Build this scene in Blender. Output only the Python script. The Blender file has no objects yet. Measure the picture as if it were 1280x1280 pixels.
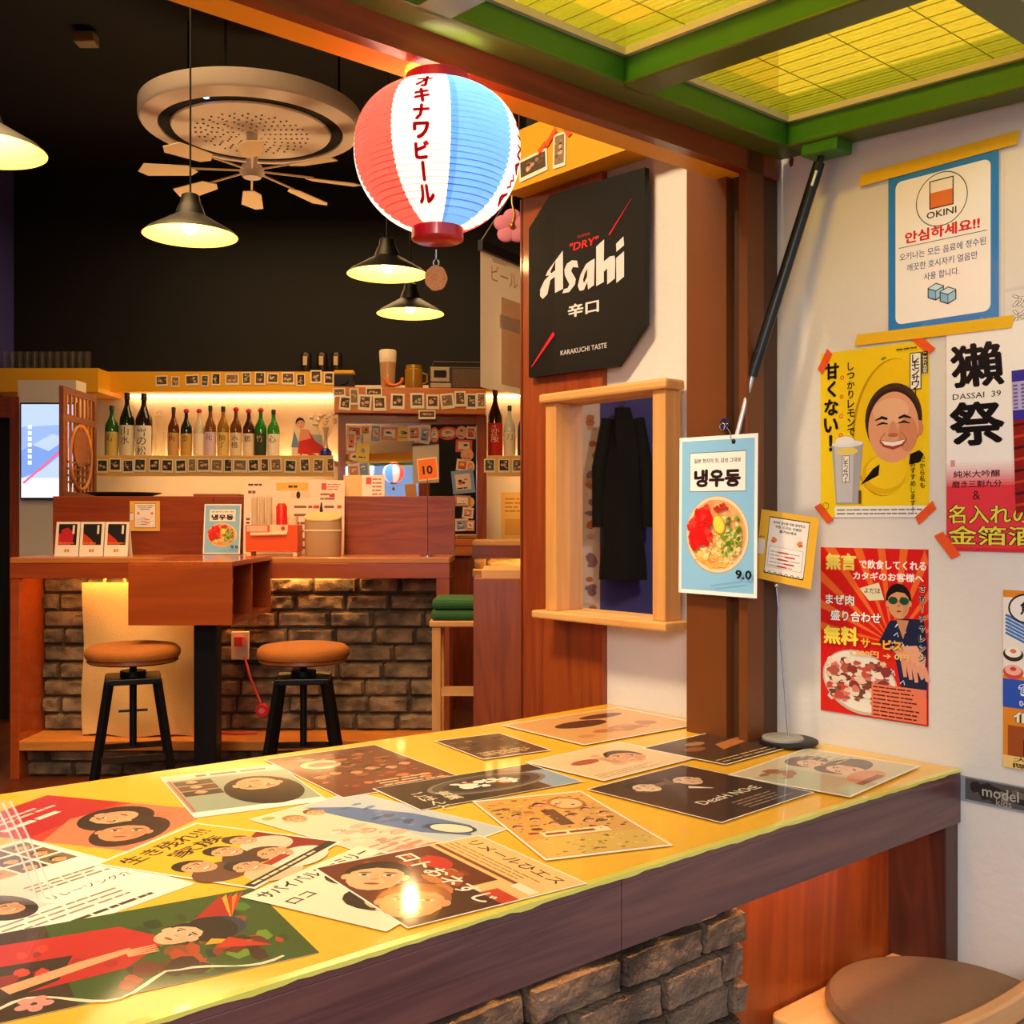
import bpy, math, random
from mathutils import Vector, Matrix, noise
random.seed(7)
SC = bpy.context.scene
COL = SC.collection
PI = math.pi
# ---------------------------------------------------------------- camera, world, light, exposure
F, EYE, HORIZON = 1328.0, 1.2, 650.0          # focal length in pixels of a 1280 frame, eye height, horizon row
cd = bpy.data.cameras.new('camera'); cam = bpy.data.objects.new('camera', cd); COL.objects.link(cam)
cam.location = (0, 0, EYE); cam.rotation_euler = (PI/2, 0, 0)
cd.sensor_width = 36.0; cd.lens = 36.0*F/1280.0; cd.shift_y = (HORIZON-640.0)/1280.0
cd.clip_start = 0.02
SC.camera = cam
w = bpy.data.worlds.new('daylight'); SC.world = w; w.use_nodes = True
w.node_tree.nodes['Background'].inputs[0].default_value = (0.72, 0.83, 1.0, 1)
w.node_tree.nodes['Background'].inputs[1].default_value = 0.85
def area(name, loc, target, sx, sy, power, color, spread=None):
    l = bpy.data.lights.new(name, 'AREA'); l.shape = 'RECTANGLE'; l.size = sx; l.size_y = sy
    l.energy = power; l.color = color
    o = bpy.data.objects.new(name, l); COL.objects.link(o); o.location = loc
    o.rotation_euler = (Vector(target)-Vector(loc)).to_track_quat('-Z', 'Y').to_euler()
    if spread: l.spread = math.radians(spread)
    return o
def lamp(name, loc, power, color, r=0.03):
    l = bpy.data.lights.new(name, 'POINT'); l.energy = power; l.color = color; l.shadow_soft_size = r
    o = bpy.data.objects.new(name, l); COL.objects.link(o); o.location = loc
    return o
WARM = (1.0, 0.62, 0.27); WARMER = (1.0, 0.50, 0.16); NEUTRAL = (1.0, 0.86, 0.72)
area('alley_lamp_light', (-0.5, -2.3, 2.35), (0.75, 1.9, 1.1), 1.3, 1.0, 46, (1.0, 0.88, 0.80))
area('room_lamp_light', (-1.6, 3.3, 3.45), (-1.4, 3.9, 0), 1.6, 1.6, 30, WARM, 110)
area('air_unit_uplight', (-1.3, 5.75, 1.40), (-1.25, 5.2, 3.0), 1.8, 0.3, 9, WARM, 140)  # added unseen uplight that brightens the ceiling unit's underside and fan
area('kitchen_lamp_light', (-1.2, 6.2, 3.2), (-1.2, 6.4, 0), 2.4, 0.7, 26, WARM)
area('facade_lamp_light', (-0.55, 1.35, 2.85), (-0.5, 1.5, 1.5), 1.2, 0.15, 75, (1.0, 0.80, 0.5))
SC.view_settings.view_transform = 'Standard'
SC.view_settings.look = 'None'
SC.view_settings.exposure = 0.60
SC.view_settings.gamma = 1.0
SC.view_settings.use_curve_mapping = False
SC.cycles.max_bounces = 8
# ---------------------------------------------------------------- frames of reference
CA, SA = 0.7614, 0.6483                        # the street window's counter runs along (CA, SA); its wall along (-SA, CA)
AX, AY = 0.7533, 1.7992                        # front right corner of the counter on the white wall
ANG = math.atan2(SA, CA)
def W(s, t, z=0.0):                            # point in the street window's own frame
    return Vector((AX + s*CA - t*SA, AY + s*SA + t*CA, z))
CS, CT = -1.7400, -0.8816                      # the eye in that frame
def ray(x, y): return Vector(((x-640.0)/F, 1.0, (HORIZON-y)/F))
def at(x, y, Y): r = ray(x, y); return Vector((r.x*Y, Y, EYE + r.z*Y))
def on_s(x, y, s):                             # where the sight line meets the plane s = const -> (t, z)
    r = ray(x, y); k = (s-CS)/(r.x*CA + r.y*SA); return (CT + k*(-r.x*SA + r.y*CA), EYE + k*r.z)
def on_t(x, y, t):
    r = ray(x, y); k = (t-CT)/(-r.x*SA + r.y*CA); return (CS + k*(r.x*CA + r.y*SA), EYE + k*r.z)
def on_z(x, y, z):
    r = ray(x, y); k = (z-EYE)/r.z; return (CS + k*(r.x*CA + r.y*SA), CT + k*(-r.x*SA + r.y*CA))
# ---------------------------------------------------------------- materials
def lin(h):
    if isinstance(h, str):
        h = h.lstrip('#'); c = [int(h[i:i+2], 16)/255 for i in (0, 2, 4)]
        return tuple((x/12.92 if x <= 0.04045 else ((x+0.055)/1.055)**2.4) for x in c)
    return h
MATS = {}
def mat(name, color='#888888', rough=0.5, metal=0.0, emit=None, strength=0.0, coat=0.0, trans=0.0, alpha=1.0, spec=0.5, ior=1.45, bump=0.0, bscale=80.0, mottle=0.0, mscale=6.0):
    if name in MATS: return MATS[name]
    m = bpy.data.materials.new(name); m.use_nodes = True; MATS[name] = m
    nt = m.node_tree; b = nt.nodes['Principled BSDF']; c = lin(color)
    b.inputs['Base Color'].default_value = (*c, 1); b.inputs['Roughness'].default_value = rough
    b.inputs['Metallic'].default_value = metal; b.inputs['IOR'].default_value = ior
    b.inputs['Specular IOR Level'].default_value = spec
    b.inputs['Coat Weight'].default_value = coat; b.inputs['Coat Roughness'].default_value = 0.04
    b.inputs['Transmission Weight'].default_value = trans; b.inputs['Alpha'].default_value = alpha
    if emit: b.inputs['Emission Color'].default_value = (*lin(emit), 1); b.inputs['Emission Strength'].default_value = strength
    if bump or mottle:
        tc = nt.nodes.new('ShaderNodeTexCoord')
    if bump:
        n = nt.nodes.new('ShaderNodeTexNoise'); n.inputs['Scale'].default_value = bscale; n.inputs['Detail'].default_value = 4
        bp = nt.nodes.new('ShaderNodeBump'); bp.inputs['Strength'].default_value = bump; bp.inputs['Distance'].default_value = 0.01
        nt.links.new(tc.outputs['Object'], n.inputs['Vector']); nt.links.new(n.outputs['Fac'], bp.inputs['Height']); nt.links.new(bp.outputs['Normal'], b.inputs['Normal'])
    if mottle:
        n = nt.nodes.new('ShaderNodeTexNoise'); n.inputs['Scale'].default_value = mscale; n.inputs['Detail'].default_value = 5
        mx = nt.nodes.new('ShaderNodeMix'); mx.data_type = 'RGBA'
        mx.inputs[6].default_value = (*[x*(1-mottle) for x in c], 1); mx.inputs[7].default_value = (*[min(1, x*(1+mottle*0.6)) for x in c], 1)
        nt.links.new(tc.outputs['Object'], n.inputs['Vector']); nt.links.new(n.outputs['Fac'], mx.inputs[0]); nt.links.new(mx.outputs[2], b.inputs['Base Color'])
    return m
def wood(name, c1, c2, axis='X', scale=1.0, rough=0.4, coat=0.0, bump=0.15):
    """grain runs along the given object axis"""
    if name in MATS: return MATS[name]
    m = bpy.data.materials.new(name); m.use_nodes = True; MATS[name] = m
    nt = m.node_tree; b = nt.nodes['Principled BSDF']; N = nt.nodes.new; L = nt.links.new
    tc = N('ShaderNodeTexCoord'); mp = N('ShaderNodeMapping')
    sc = [14*scale]*3; sc['XYZ'.index(axis)] = 1.1*scale; mp.inputs['Scale'].default_value = sc
    n1 = N('ShaderNodeTexNoise'); n1.inputs['Scale'].default_value = 1.0; n1.inputs['Detail'].default_value = 3; n1.inputs['Distortion'].default_value = 0.8
    n2 = N('ShaderNodeTexNoise'); n2.inputs['Scale'].default_value = 9.0; n2.inputs['Detail'].default_value = 6
    ma = N('ShaderNodeMath'); ma.operation = 'MULTIPLY'; ma.inputs[1].default_value = 9.0
    fr = N('ShaderNodeMath'); fr.operation = 'PINGPONG'; fr.inputs[1].default_value = 1.0
    ad = N('ShaderNodeMath'); ad.operation = 'MULTIPLY_ADD'; ad.inputs[1].default_value = 0.55; 
    sb = N('ShaderNodeMath'); sb.operation = 'MULTIPLY'; sb.inputs[1].default_value = 0.5
    mx = N('ShaderNodeMix'); mx.data_type = 'RGBA'; mx.inputs[6].default_value = (*lin(c1), 1); mx.inputs[7].default_value = (*lin(c2), 1)
    L(tc.outputs['Object'], mp.inputs['Vector']); L(mp.outputs[0], n1.inputs['Vector']); L(mp.outputs[0], n2.inputs['Vector'])
    L(n1.outputs['Fac'], ma.inputs[0]); L(ma.outputs[0], fr.inputs[0]); L(n2.outputs['Fac'], sb.inputs[0])
    L(fr.outputs[0], ad.inputs[0]); L(sb.outputs[0], ad.inputs[2]); L(ad.outputs[0], mx.inputs[0]); L(mx.outputs[2], b.inputs['Base Color'])
    bp = N('ShaderNodeBump'); bp.inputs['Strength'].default_value = bump; bp.inputs['Distance'].default_value = 0.004
    L(ad.outputs[0], bp.inputs['Height']); L(bp.outputs['Normal'], b.inputs['Normal'])
    b.inputs['Roughness'].default_value = rough; b.inputs['Coat Weight'].default_value = coat; b.inputs['Coat Roughness'].default_value = 0.08
    return m
def printed(name, rough, coat):
    m = bpy.data.materials.new(name); m.use_nodes = True; nt = m.node_tree; b = nt.nodes['Principled BSDF']
    a = nt.nodes.new('ShaderNodeVertexColor'); a.layer_name = 'ink'
    nt.links.new(a.outputs['Color'], b.inputs['Base Color']); b.inputs['Roughness'].default_value = rough
    b.inputs['Coat Weight'].default_value = coat; b.inputs['Coat Roughness'].default_value = 0.07; MATS[name] = m
    b.inputs['Specular IOR Level'].default_value = 0.3
    return m
SIGNP = printed('sign_print', 0.5, 0.0); PAPER = printed('printed_paper', 0.55, 0.0); GLOSSY = printed('laminated_print', 0.3, 0.35); UNDER = printed('print_under_clear_resin', 0.5, 0.75)
# ---------------------------------------------------------------- mesh building
class MB:
    def __init__(self): self.v = []; self.f = []; self.m = []
    def add(self, vs, fs, mi=0):
        n = len(self.v); self.v += [tuple(p) for p in vs]; self.f += [tuple(i+n for i in f) for f in fs]; self.m += [mi]*len(fs); return self
    def box(self, x0, y0, z0, x1, y1, z1, mi=0):
        x0, x1 = min(x0, x1), max(x0, x1); y0, y1 = min(y0, y1), max(y0, y1); z0, z1 = min(z0, z1), max(z0, z1)
        return self.add([(x0,y0,z0),(x1,y0,z0),(x1,y1,z0),(x0,y1,z0),(x0,y0,z1),(x1,y0,z1),(x1,y1,z1),(x0,y1,z1)],
                        [(0,3,2,1),(4,5,6,7),(0,1,5,4),(1,2,6,5),(2,3,7,6),(3,0,4,7)], mi)
    def beam(self, p, q, w, h, mi=0, up=(0,0,1)):          # a bar of rectangular section from p to q
        p, q = Vector(p), Vector(q); d = (q-p).normalized(); a = d.cross(Vector(up))
        if a.length < 1e-4: a = d.cross(Vector((0,1,0)))
        a.normalize(); b = a.cross(d); a *= w/2; b *= h/2
        vs = [p-a-b, p+a-b, p+a+b, p-a+b, q-a-b, q+a-b, q+a+b, q-a+b]
        return self.add(vs, [(0,1,2,3),(7,6,5,4),(0,4,5,1),(1,5,6,2),(2,6,7,3),(3,7,4,0)], mi)
    def cyl(self, p, q, r0, r1=None, n=20, mi=0, caps=True):
        r1 = r0 if r1 is None else r1; p, q = Vector(p), Vector(q); d = (q-p).normalized()
        a = d.cross(Vector((0,0,1)) if abs(d.z) < 0.95 else Vector((1,0,0))).normalized(); b = d.cross(a)
        vs = []
        for c, r in ((p, r0), (q, r1)):
            vs += [c + (a*math.cos(2*PI*i/n) + b*math.sin(2*PI*i/n))*r for i in range(n)]
        fs = [(i, (i+1) % n, n+(i+1) % n, n+i) for i in range(n)]
        if caps: fs += [tuple(range(n-1, -1, -1)), tuple(range(n, 2*n))]
        return self.add(vs, fs, mi)
    def lathe(self, prof, n=28, c=(0,0,0), mi=0):
        vs = []; k = len(prof)
        for r, z in prof: vs += [(c[0]+max(r, 1e-5)*math.cos(2*PI*i/n), c[1]+max(r, 1e-5)*math.sin(2*PI*i/n), c[2]+z) for i in range(n)]
        return self.add(vs, [(j*n+i, j*n+(i+1) % n, (j+1)*n+(i+1) % n, (j+1)*n+i) for j in range(k-1) for i in range(n)], mi)
    def tube(self, pts, r, n=10, mi=0):
        pts = [Vector(p) for p in pts]; vs = []; a = None
        for i, p in enumerate(pts):
            d = (pts[min(i+1, len(pts)-1)] - pts[max(i-1, 0)]).normalized()
            if a is None: a = d.cross(Vector((0,0,1)) if abs(d.z) < 0.9 else Vector((1,0,0)))
            a = (a - d*a.dot(d)).normalized(); b = d.cross(a)
            rr = r[i] if isinstance(r, (list, tuple)) else r
            vs += [p + (a*math.cos(2*PI*k/n) + b*math.sin(2*PI*k/n))*rr for k in range(n)]
        fs = [(j*n+i, j*n+(i+1) % n, (j+1)*n+(i+1) % n, (j+1)*n+i) for j in range(len(pts)-1) for i in range(n)]
        fs += [tuple(range(n-1, -1, -1)), tuple(range((len(pts)-1)*n, len(pts)*n))]
        return self.add(vs, fs, mi)
    def prism(self, poly, z0, z1, mi=0):
        n = len(poly); vs = [(x, y, z0) for x, y in poly] + [(x, y, z1) for x, y in poly]
        return self.add(vs, [tuple(range(n-1, -1, -1)), tuple(range(n, 2*n))] + [(i, (i+1) % n, n+(i+1) % n, n+i) for i in range(n)], mi)
    def ball(self, c, rx, ry=None, rz=None, n=16, k=10, mi=0):
        ry = rx if ry is None else ry; rz = rx if rz is None else rz; vs = []
        for j in range(k+1):
            th = PI*j/k
            vs += [(c[0]+rx*max(math.sin(th), 1e-4)*math.cos(2*PI*i/n), c[1]+ry*max(math.sin(th), 1e-4)*math.sin(2*PI*i/n), c[2]-rz*math.cos(th)) for i in range(n)]
        return self.add(vs, [(j*n+i, j*n+(i+1) % n, (j+1)*n+(i+1) % n, (j+1)*n+i) for j in range(k) for i in range(n)], mi)
    def xf(self, M):
        self.v = [tuple(M @ Vector(p)) for p in self.v]; return self
def obj(name, mb, mats, parent=None, smooth=False, bevel=0.0, label=None, loc=None, rot=None):
    me = bpy.data.meshes.new(name); me.from_pydata(mb.v, [], mb.f)
    if not isinstance(mats, (list, tuple)): mats = [mats]
    for m in mats: me.materials.append(m)
    if len(mats) > 1: me.polygons.foreach_set('material_index', mb.m)
    me.validate(); me.update()
    if smooth: me.shade_smooth(); me.set_sharp_from_angle(angle=math.radians(40))
    o = bpy.data.objects.new(name, me); COL.objects.link(o)
    if parent: o.parent = parent
    if loc is not None: o.location = loc
    if rot is not None: o.rotation_euler = rot
    if bevel:
        b = o.modifiers.new('edges', 'BEVEL'); b.width = bevel; b.segments = 2; b.limit_method = 'ANGLE'; b.angle_limit = 0.6
    if label: o['label'] = label
    return o
def tag(o, label, cat, group=None, kind=None):
    o['label'] = label; o['category'] = cat
    if group: o['group'] = group
    if kind: o['kind'] = kind
    return o
def thing(name, label, cat, loc=(0,0,0), rot=(0,0,0), group=None):
    o = bpy.data.objects.new(name, None); COL.objects.link(o); o.location = loc; o.rotation_euler = rot; o.empty_display_size = 0.05
    return tag(o, label, cat, group)
def struct(name, mb, m, label, cat, **k): return tag(obj(name, mb, m, **k), label, cat, kind='structure')
def copy_tree(o, parent=None):
    c = o.copy(); COL.objects.link(c); c.parent = parent
    for ch in list(o.children): copy_tree(ch, c)
    return c
ORD = ['first', 'second', 'third', 'fourth', 'fifth', 'sixth', 'seventh', 'eighth', 'ninth', 'tenth', 'eleventh', 'twelfth', 'thirteenth', 'fourteenth', 'fifteenth', 'sixteenth', 'seventeenth', 'eighteenth', 'nineteenth', 'twentieth', 'twenty-first', 'twenty-second']
# ---------------------------------------------------------------- printing: flat coloured shapes and lettering laid into a sheet's own mesh
GLYPH = {}
def glyphs(s, bold=0.0):
    key = (s, bold)
    if key not in GLYPH:
        if bold:                                   # a heavier weight: the outline laid down several times round a small circle
            v0, f0, tw, th = glyphs(s); vs = []; fs = []
            if v0:
                for k in range(6):
                    n = len(vs); dx, dy = bold*math.cos(2*PI*k/6), bold*math.sin(2*PI*k/6)
                    vs += [(x+dx, y+dy) for x, y in v0]; fs += [tuple(i+n for i in f) for f in f0]
            GLYPH[key] = (vs, fs, tw+2*bold, th+2*bold); return GLYPH[key]
        c = bpy.data.curves.new('t', 'FONT'); c.body = s; c.resolution_u = 2; c.fill_mode = 'FRONT'
        o = bpy.data.objects.new('t', c); COL.objects.link(o); bpy.context.view_layer.update()
        me = bpy.data.meshes.new_from_object(o.evaluated_get(bpy.context.evaluated_depsgraph_get()))
        vs = [(v.co.x, v.co.y) for v in me.vertices]; fs = [tuple(p.vertices) for p in me.polygons]
        bpy.data.objects.remove(o); bpy.data.curves.remove(c); bpy.data.meshes.remove(me)
        if vs:
            x0 = min(v[0] for v in vs); x1 = max(v[0] for v in vs); y0 = min(v[1] for v in vs); y1 = max(v[1] for v in vs)
            vs = [(x-(x0+x1)/2, y-(y0+y1)/2) for x, y in vs]; GLYPH[key] = (vs, fs, x1-x0, y1-y0)
        else: GLYPH[key] = ([], [], 1, 1)
    return GLYPH[key]
class Canvas:
    """x to the reader's right, y up, origin at the sheet's centre; each shape lies a hair above the last"""
    def __init__(self, wd, ht, bg='#ffffff', step=0.00003, thick=0.0006, poly=None):
        self.w, self.h, self.step, self.z = wd, ht, step, 0.0
        self.v = []; self.f = []; self.c = []
        pl = poly or [(-wd/2,-ht/2),(wd/2,-ht/2),(wd/2,ht/2),(-wd/2,ht/2)]
        n = len(pl); col = lin(bg)
        self.v = [(x, y, -thick) for x, y in pl] + [(x, y, 0) for x, y in pl]
        self.f = [tuple(range(n-1, -1, -1)), tuple(range(n, 2*n))] + [(i, (i+1) % n, n+(i+1) % n, n+i) for i in range(n)]
        self.c = [col]*len(self.f)
    def put(self, vs, fs, c):
        self.z += self.step; n = len(self.v)
        self.v += [(x, y, self.z) for x, y in vs]; self.f += [tuple(i+n for i in f) for f in fs]; self.c += [lin(c)]*len(fs)
    def poly(self, pts, c): self.put(pts, [tuple(range(len(pts)))], c)
    def rect(self, x0, y0, x1, y1, c): self.poly([(x0,y0),(x1,y0),(x1,y1),(x0,y1)], c)
    def ell(self, cx, cy, rx, ry, c, rot=0.0, n=26, a0=0.0, a1=2*PI):
        full = abs(a1-a0-2*PI) < 1e-6; k = n if full else n+1
        p = []
        for i in range(k):
            a = a0+(a1-a0)*i/n; x, y = rx*math.cos(a), ry*math.sin(a)
            p.append((cx+x*math.cos(rot)-y*math.sin(rot), cy+x*math.sin(rot)+y*math.cos(rot)))
        self.poly(p, c)
    def rrect(self, x0, y0, x1, y1, r, c):
        p = []
        for cx, cy, a in ((x1-r, y0+r, -PI/2), (x1-r, y1-r, 0), (x0+r, y1-r, PI/2), (x0+r, y0+r, PI)):
            p += [(cx+r*math.cos(a+PI/2*i/5), cy+r*math.sin(a+PI/2*i/5)) for i in range(6)]
        self.poly(p, c)
    def ring(self, cx, cy, rx, ry, wd, c, n=36):
        vs = [(cx+rx*math.cos(2*PI*i/n), cy+ry*math.sin(2*PI*i/n)) for i in range(n)] + [(cx+(rx-wd)*math.cos(2*PI*i/n), cy+(ry-wd)*math.sin(2*PI*i/n)) for i in range(n)]
        self.put(vs, [(i, (i+1) % n, n+(i+1) % n, n+i) for i in range(n)], c)
    def line(self, pts, wd, c):
        vs = []; n = len(pts)
        for i, p in enumerate(pts):
            a = pts[max(i-1, 0)]; b = pts[min(i+1, n-1)]; dx, dy = b[0]-a[0], b[1]-a[1]; l = math.hypot(dx, dy) or 1
            k = wd[i] if isinstance(wd, (list, tuple)) else wd
            vs += [(p[0]-dy/l*k/2, p[1]+dx/l*k/2), (p[0]+dy/l*k/2, p[1]-dx/l*k/2)]
        self.put(vs, [(2*i+1, 2*i+3, 2*i+2, 2*i) for i in range(n-1)], c)
    def text(self, s, cx, cy, h=None, w=None, c='#111111', bold=0.0, rot=0.0, shear=0.0):
        vs, fs, tw, th = glyphs(s, bold)
        if not vs: return
        kx = w/tw if w else h/th; ky = h/th if h else w/tw
        ca, sa = math.cos(rot), math.sin(rot); o = []
        for x, y in vs:
            x, y = x*kx + shear*y*ky, y*ky; o.append((cx+x*ca-y*sa, cy+x*sa+y*ca))
        self.put(o, fs, c)
        if bold:                                   # the repeats of a heavy letter must not share one plane
            k = len(o)//6; n = len(self.v)-len(o)
            for i in range(len(o)): self.v[n+i] = (*self.v[n+i][:2], self.z+self.step*0.5*(i//k))
            self.z += self.step*3
    def vtext(self, s, cx, top, size, c='#111111', bold=0.0, pitch=1.1, slant=0.0, rots='ー〜'):
        for i, ch in enumerate(s):
            vs, fs, tw, th = glyphs(ch, bold); k = size*0.92/max(tw, th, 0.55)
            self.text(ch, cx+slant*i*size, top-size*(0.5+i*pitch), h=th*k, w=tw*k, c=c, bold=bold, rot=-PI/2 if ch in rots else 0)
    def outlined(self, s, cx, cy, h, c, edge, w=None, bold=0.02, o=0.05, rot=0.0):
        self.text(s, cx, cy, h=h*1.06, w=w*1.03 if w else None, c=edge, bold=bold+o, rot=rot); self.text(s, cx, cy, h=h, w=w, c=c, bold=bold, rot=rot)
    def lines(self, x0, y0, x1, y1, n, c, frac=0.45, rnd=None):       # rows of print too small to read
        rnd = rnd or random.Random(n)
        dy = (y1-y0)/n
        for i in range(n):
            y = y1-dy*(i+0.5); x = x0; end = x0+(x1-x0)*rnd.uniform(0.72, 1.0)
            while x < end-dy*0.4:
                l = min(rnd.uniform(0.8, 3.0)*dy, end-x); self.rect(x, y-dy*frac/2, x+l*0.86, y+dy*frac/2, c); x += l
    def face(self, cx, cy, r, skin='#e8a878', hair='#2a1610', rot=0.0, smile=0.5, lng=False):
        ca, sa = math.cos(rot), math.sin(rot)
        P = lambda x, y: (cx+r*(x*ca-y*sa), cy+r*(x*sa+y*ca))
        E = lambda x, y, a, b, c, q=0.0: self.ell(*P(x, y), a*r, b*r, c, rot+q, 16)
        if lng: E(0, -0.25, 1.05, 1.35, hair)
        E(0, 0.18, 0.92, 1.08, hair); E(-0.80, -0.08, 0.13, 0.22, skin); E(0.80, -0.08, 0.13, 0.22, skin)
        E(0, -0.08, 0.78, 1.0, skin)
        self.poly([P(-0.78, 0.25), P(-0.7, 0.75), P(0, 1.05), P(0.7, 0.75), P(0.78, 0.25), P(0.45, 0.62), P(-0.1, 0.7), P(-0.5, 0.52)], hair)
        s0 = lin(skin); dk = tuple(x*0.62 for x in s0); md = tuple(x*0.84 for x in s0)
        self.poly([P(0.10, 0.45), P(0.62, 0.35), P(0.74, -0.1), P(0.55, -0.65), P(0.2, -0.98), P(0.34, -0.4), P(0.16, -0.1)], md)
        for q in (-1, 1):
            E(q*0.34, 0.1, 0.17, 0.075, '#f0e4d8'); E(q*0.34, 0.1, 0.075, 0.075, '#241410'); E(q*0.34, 0.165, 0.18, 0.025, '#241410'); E(q*0.35, 0.30, 0.20, 0.04, hair, q*-0.15)
        self.poly([P(-0.04, 0.2), P(0.04, 0.2), P(0.14, -0.22), P(0, -0.28), P(-0.14, -0.22)], md); E(0, -0.24, 0.12, 0.05, dk); E(0, -0.58, 0.16+0.2*smile, 0.05+0.09*smile, '#a03830'); 
        if smile > 0.4: E(0, -0.555, 0.13+0.18*smile, 0.03+0.05*smile, '#f6ece0')
    def blotch(self, x0, y0, x1, y1, n, cols, rmin, rmax, rnd):
        for i in range(n):
            r = rnd.uniform(rmin, rmax); r2 = r*rnd.uniform(0.35, 0.9)
            x = rnd.uniform(x0+r, max(x0+r, x1-r)); y = rnd.uniform(y0+r, max(y0+r, y1-r))
            k = rnd.randint(5, 9); a0 = rnd.uniform(0, 6.28)
            self.poly([(x+math.cos(a0+6.2832*j/k)*r*rnd.uniform(0.6, 1), y+math.sin(a0+6.2832*j/k)*r2*rnd.uniform(0.6, 1)) for j in range(k)], rnd.choice(cols))
    def mesh(self, name, m):
        me = bpy.data.meshes.new(name); me.from_pydata(self.v, [], self.f); me.materials.append(m)
        a = me.color_attributes.new('ink', 'FLOAT_COLOR', 'CORNER'); buf = []
        for f, c in zip(self.f, self.c): buf += [c[0], c[1], c[2], 1.0]*len(f)
        a.data.foreach_set('color', buf); me.update(); return me
    def build(self, name, m=None, parent=None, matrix=None):
        o = bpy.data.objects.new(name, self.mesh(name, m or PAPER)); COL.objects.link(o)
        if parent: o.parent = parent
        if matrix is not None: o.matrix_world = matrix
        return o
def frame3(origin, xd, yd):                    # matrix of a sheet: x = reading direction, y = up, z = out of the sheet
    x = Vector(xd).normalized(); y = Vector(yd); y = (y - x*y.dot(x)).normalized(); z = x.cross(y)
    return Matrix(((x.x, y.x, z.x, origin[0]), (x.y, y.y, z.y, origin[1]), (x.z, y.z, z.z, origin[2]), (0, 0, 0, 1)))
UV, VV, ZV = Vector((CA, SA, 0)), Vector((-SA, CA, 0)), Vector((0, 0, 1))
def on_wall(t, z, tilt=0.0, off=0.002):        # sheet stuck on the white wall, facing the counter
    x = -VV*math.cos(tilt) + ZV*math.sin(tilt); y = ZV*math.cos(tilt) + VV*math.sin(tilt)
    return frame3(W(-off, t, z), x, y)
def facing(loc, tilt=0.0, yaw=0.0, lean=0.0):  # sheet that faces the street side (-Y)
    return Matrix.Translation(loc) @ Matrix.Rotation(yaw, 4, 'Z') @ Matrix.Rotation(PI/2 - lean, 4, 'X') @ Matrix.Rotation(tilt, 4, 'Z')
# ================================================================ THE SETTING
DARKWOOD = wood('dark_stained_wood', '#46272a', '#74473f', 'X', 1.0, 0.38, 0.25)
REDWOOD = wood('red_brown_plywood', '#7a2c08', '#a44a14', 'Z', 0.8, 0.4, 0.15)
REDWOOD_X = wood('red_brown_board', '#74290a', '#9c4514', 'X', 0.8, 0.38, 0.2)
TABLEWOOD = wood('orange_brown_veneer', '#8e3c10', '#a84c16', 'X', 0.6, 0.3, 0.3, 0.05)
PINE = wood('bare_pine', '#e0a560', '#c88642', 'Z', 0.7, 0.5, 0.0, 0.08)
PINE_X = wood('bare_pine_along', '#e3a962', '#cd8d48', 'X', 0.7, 0.5, 0.0, 0.08)
PALEPINE = wood('pale_pine_seat', '#eccb90', '#dcae6a', 'X', 0.6, 0.45, 0.1, 0.05)
COLUMN = mat('brown_painted_steel', '#6e3a14', 0.42, mottle=0.12, mscale=8)
COLUMN_DK = mat('dark_brown_steel', '#4a2a12', 0.45)  # darker brown for the post's groove and recessed strip
PLASTER = mat('white_plaster', '#ddd5cc', 0.7, bump=0.12, bscale=45, mottle=0.05, mscale=3)
BLACKWALL = mat('black_painted_wall', '#080707', 0.75, mottle=0.25, mscale=2.5)
YELLOW = mat('yellow_paint', '#e8a818', 0.5, mottle=0.05)
YELLOW_DP = mat('deep_yellow', '#dc9c18', 0.5)
CREAM = mat('cream_wall_paint', '#ece0cc', 0.7, bump=0.05)
floor = struct('floor', MB().box(-4.2, -4.2, -0.06, 3.2, 8.0, 0), wood('brown_floor_boards', '#45200f', '#6a3216', 'Y', 0.6, 0.4), 'brown wooden floor boards of the bar', 'floor')
p = [W(-5.4, 0.36), W(0.13, 0.36), W(0.13, 1.1), W(2.5, 1.1), Vector((2.0, 7.4, 0)), Vector((-3.4, 7.4, 0)), Vector((-3.4, -1.2, 0))]
struct('ceiling', MB().prism([(q.x, q.y) for q in p], 3.6, 3.7), BLACKWALL, 'black painted ceiling high above the bar', 'ceiling')
struct('wall_back', MB().box(-3.4, 7.25, 0, 2.0, 7.4, 2.12, 0).box(-3.4, 7.25, 2.12, 2.0, 7.4, 3.6, 1), [CREAM, BLACKWALL], 'cream back wall behind the bottles, black higher up', 'wall')
struct('wall_left', MB().box(-3.5, -1.3, 0, -3.4, 7.4, 3.6), mat('violet_blue_wall_paint', '#4c4aa0', 0.7, mottle=0.2, mscale=2), 'dark blue violet wall at the left side of the room', 'wall')
WL = W(0, 0)
def wstruct(name, mb, m, label, cat): return struct(name, mb, m, label, cat, loc=WL, rot=(0, 0, ANG))
wstruct('wall_right', MB().box(0, -3.2, 0, 0.12, 1.10, 3.6), PLASTER, 'white plaster wall at the right with posters taped to it', 'wall')
wstruct('wall_right_inner', MB().box(0.12, 1.0, 0, 2.6, 1.10, 3.6), BLACKWALL, 'inner wall that turns away behind the wooden panel', 'wall')
struct('wall_far_right', MB().box(1.9, 4.0, 0, 2.0, 7.4, 3.6), CREAM, 'cream wall at the far right of the room', 'wall')
FACADE = mat('cream_facade', '#d8b878', 0.6, mottle=0.1)
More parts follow.
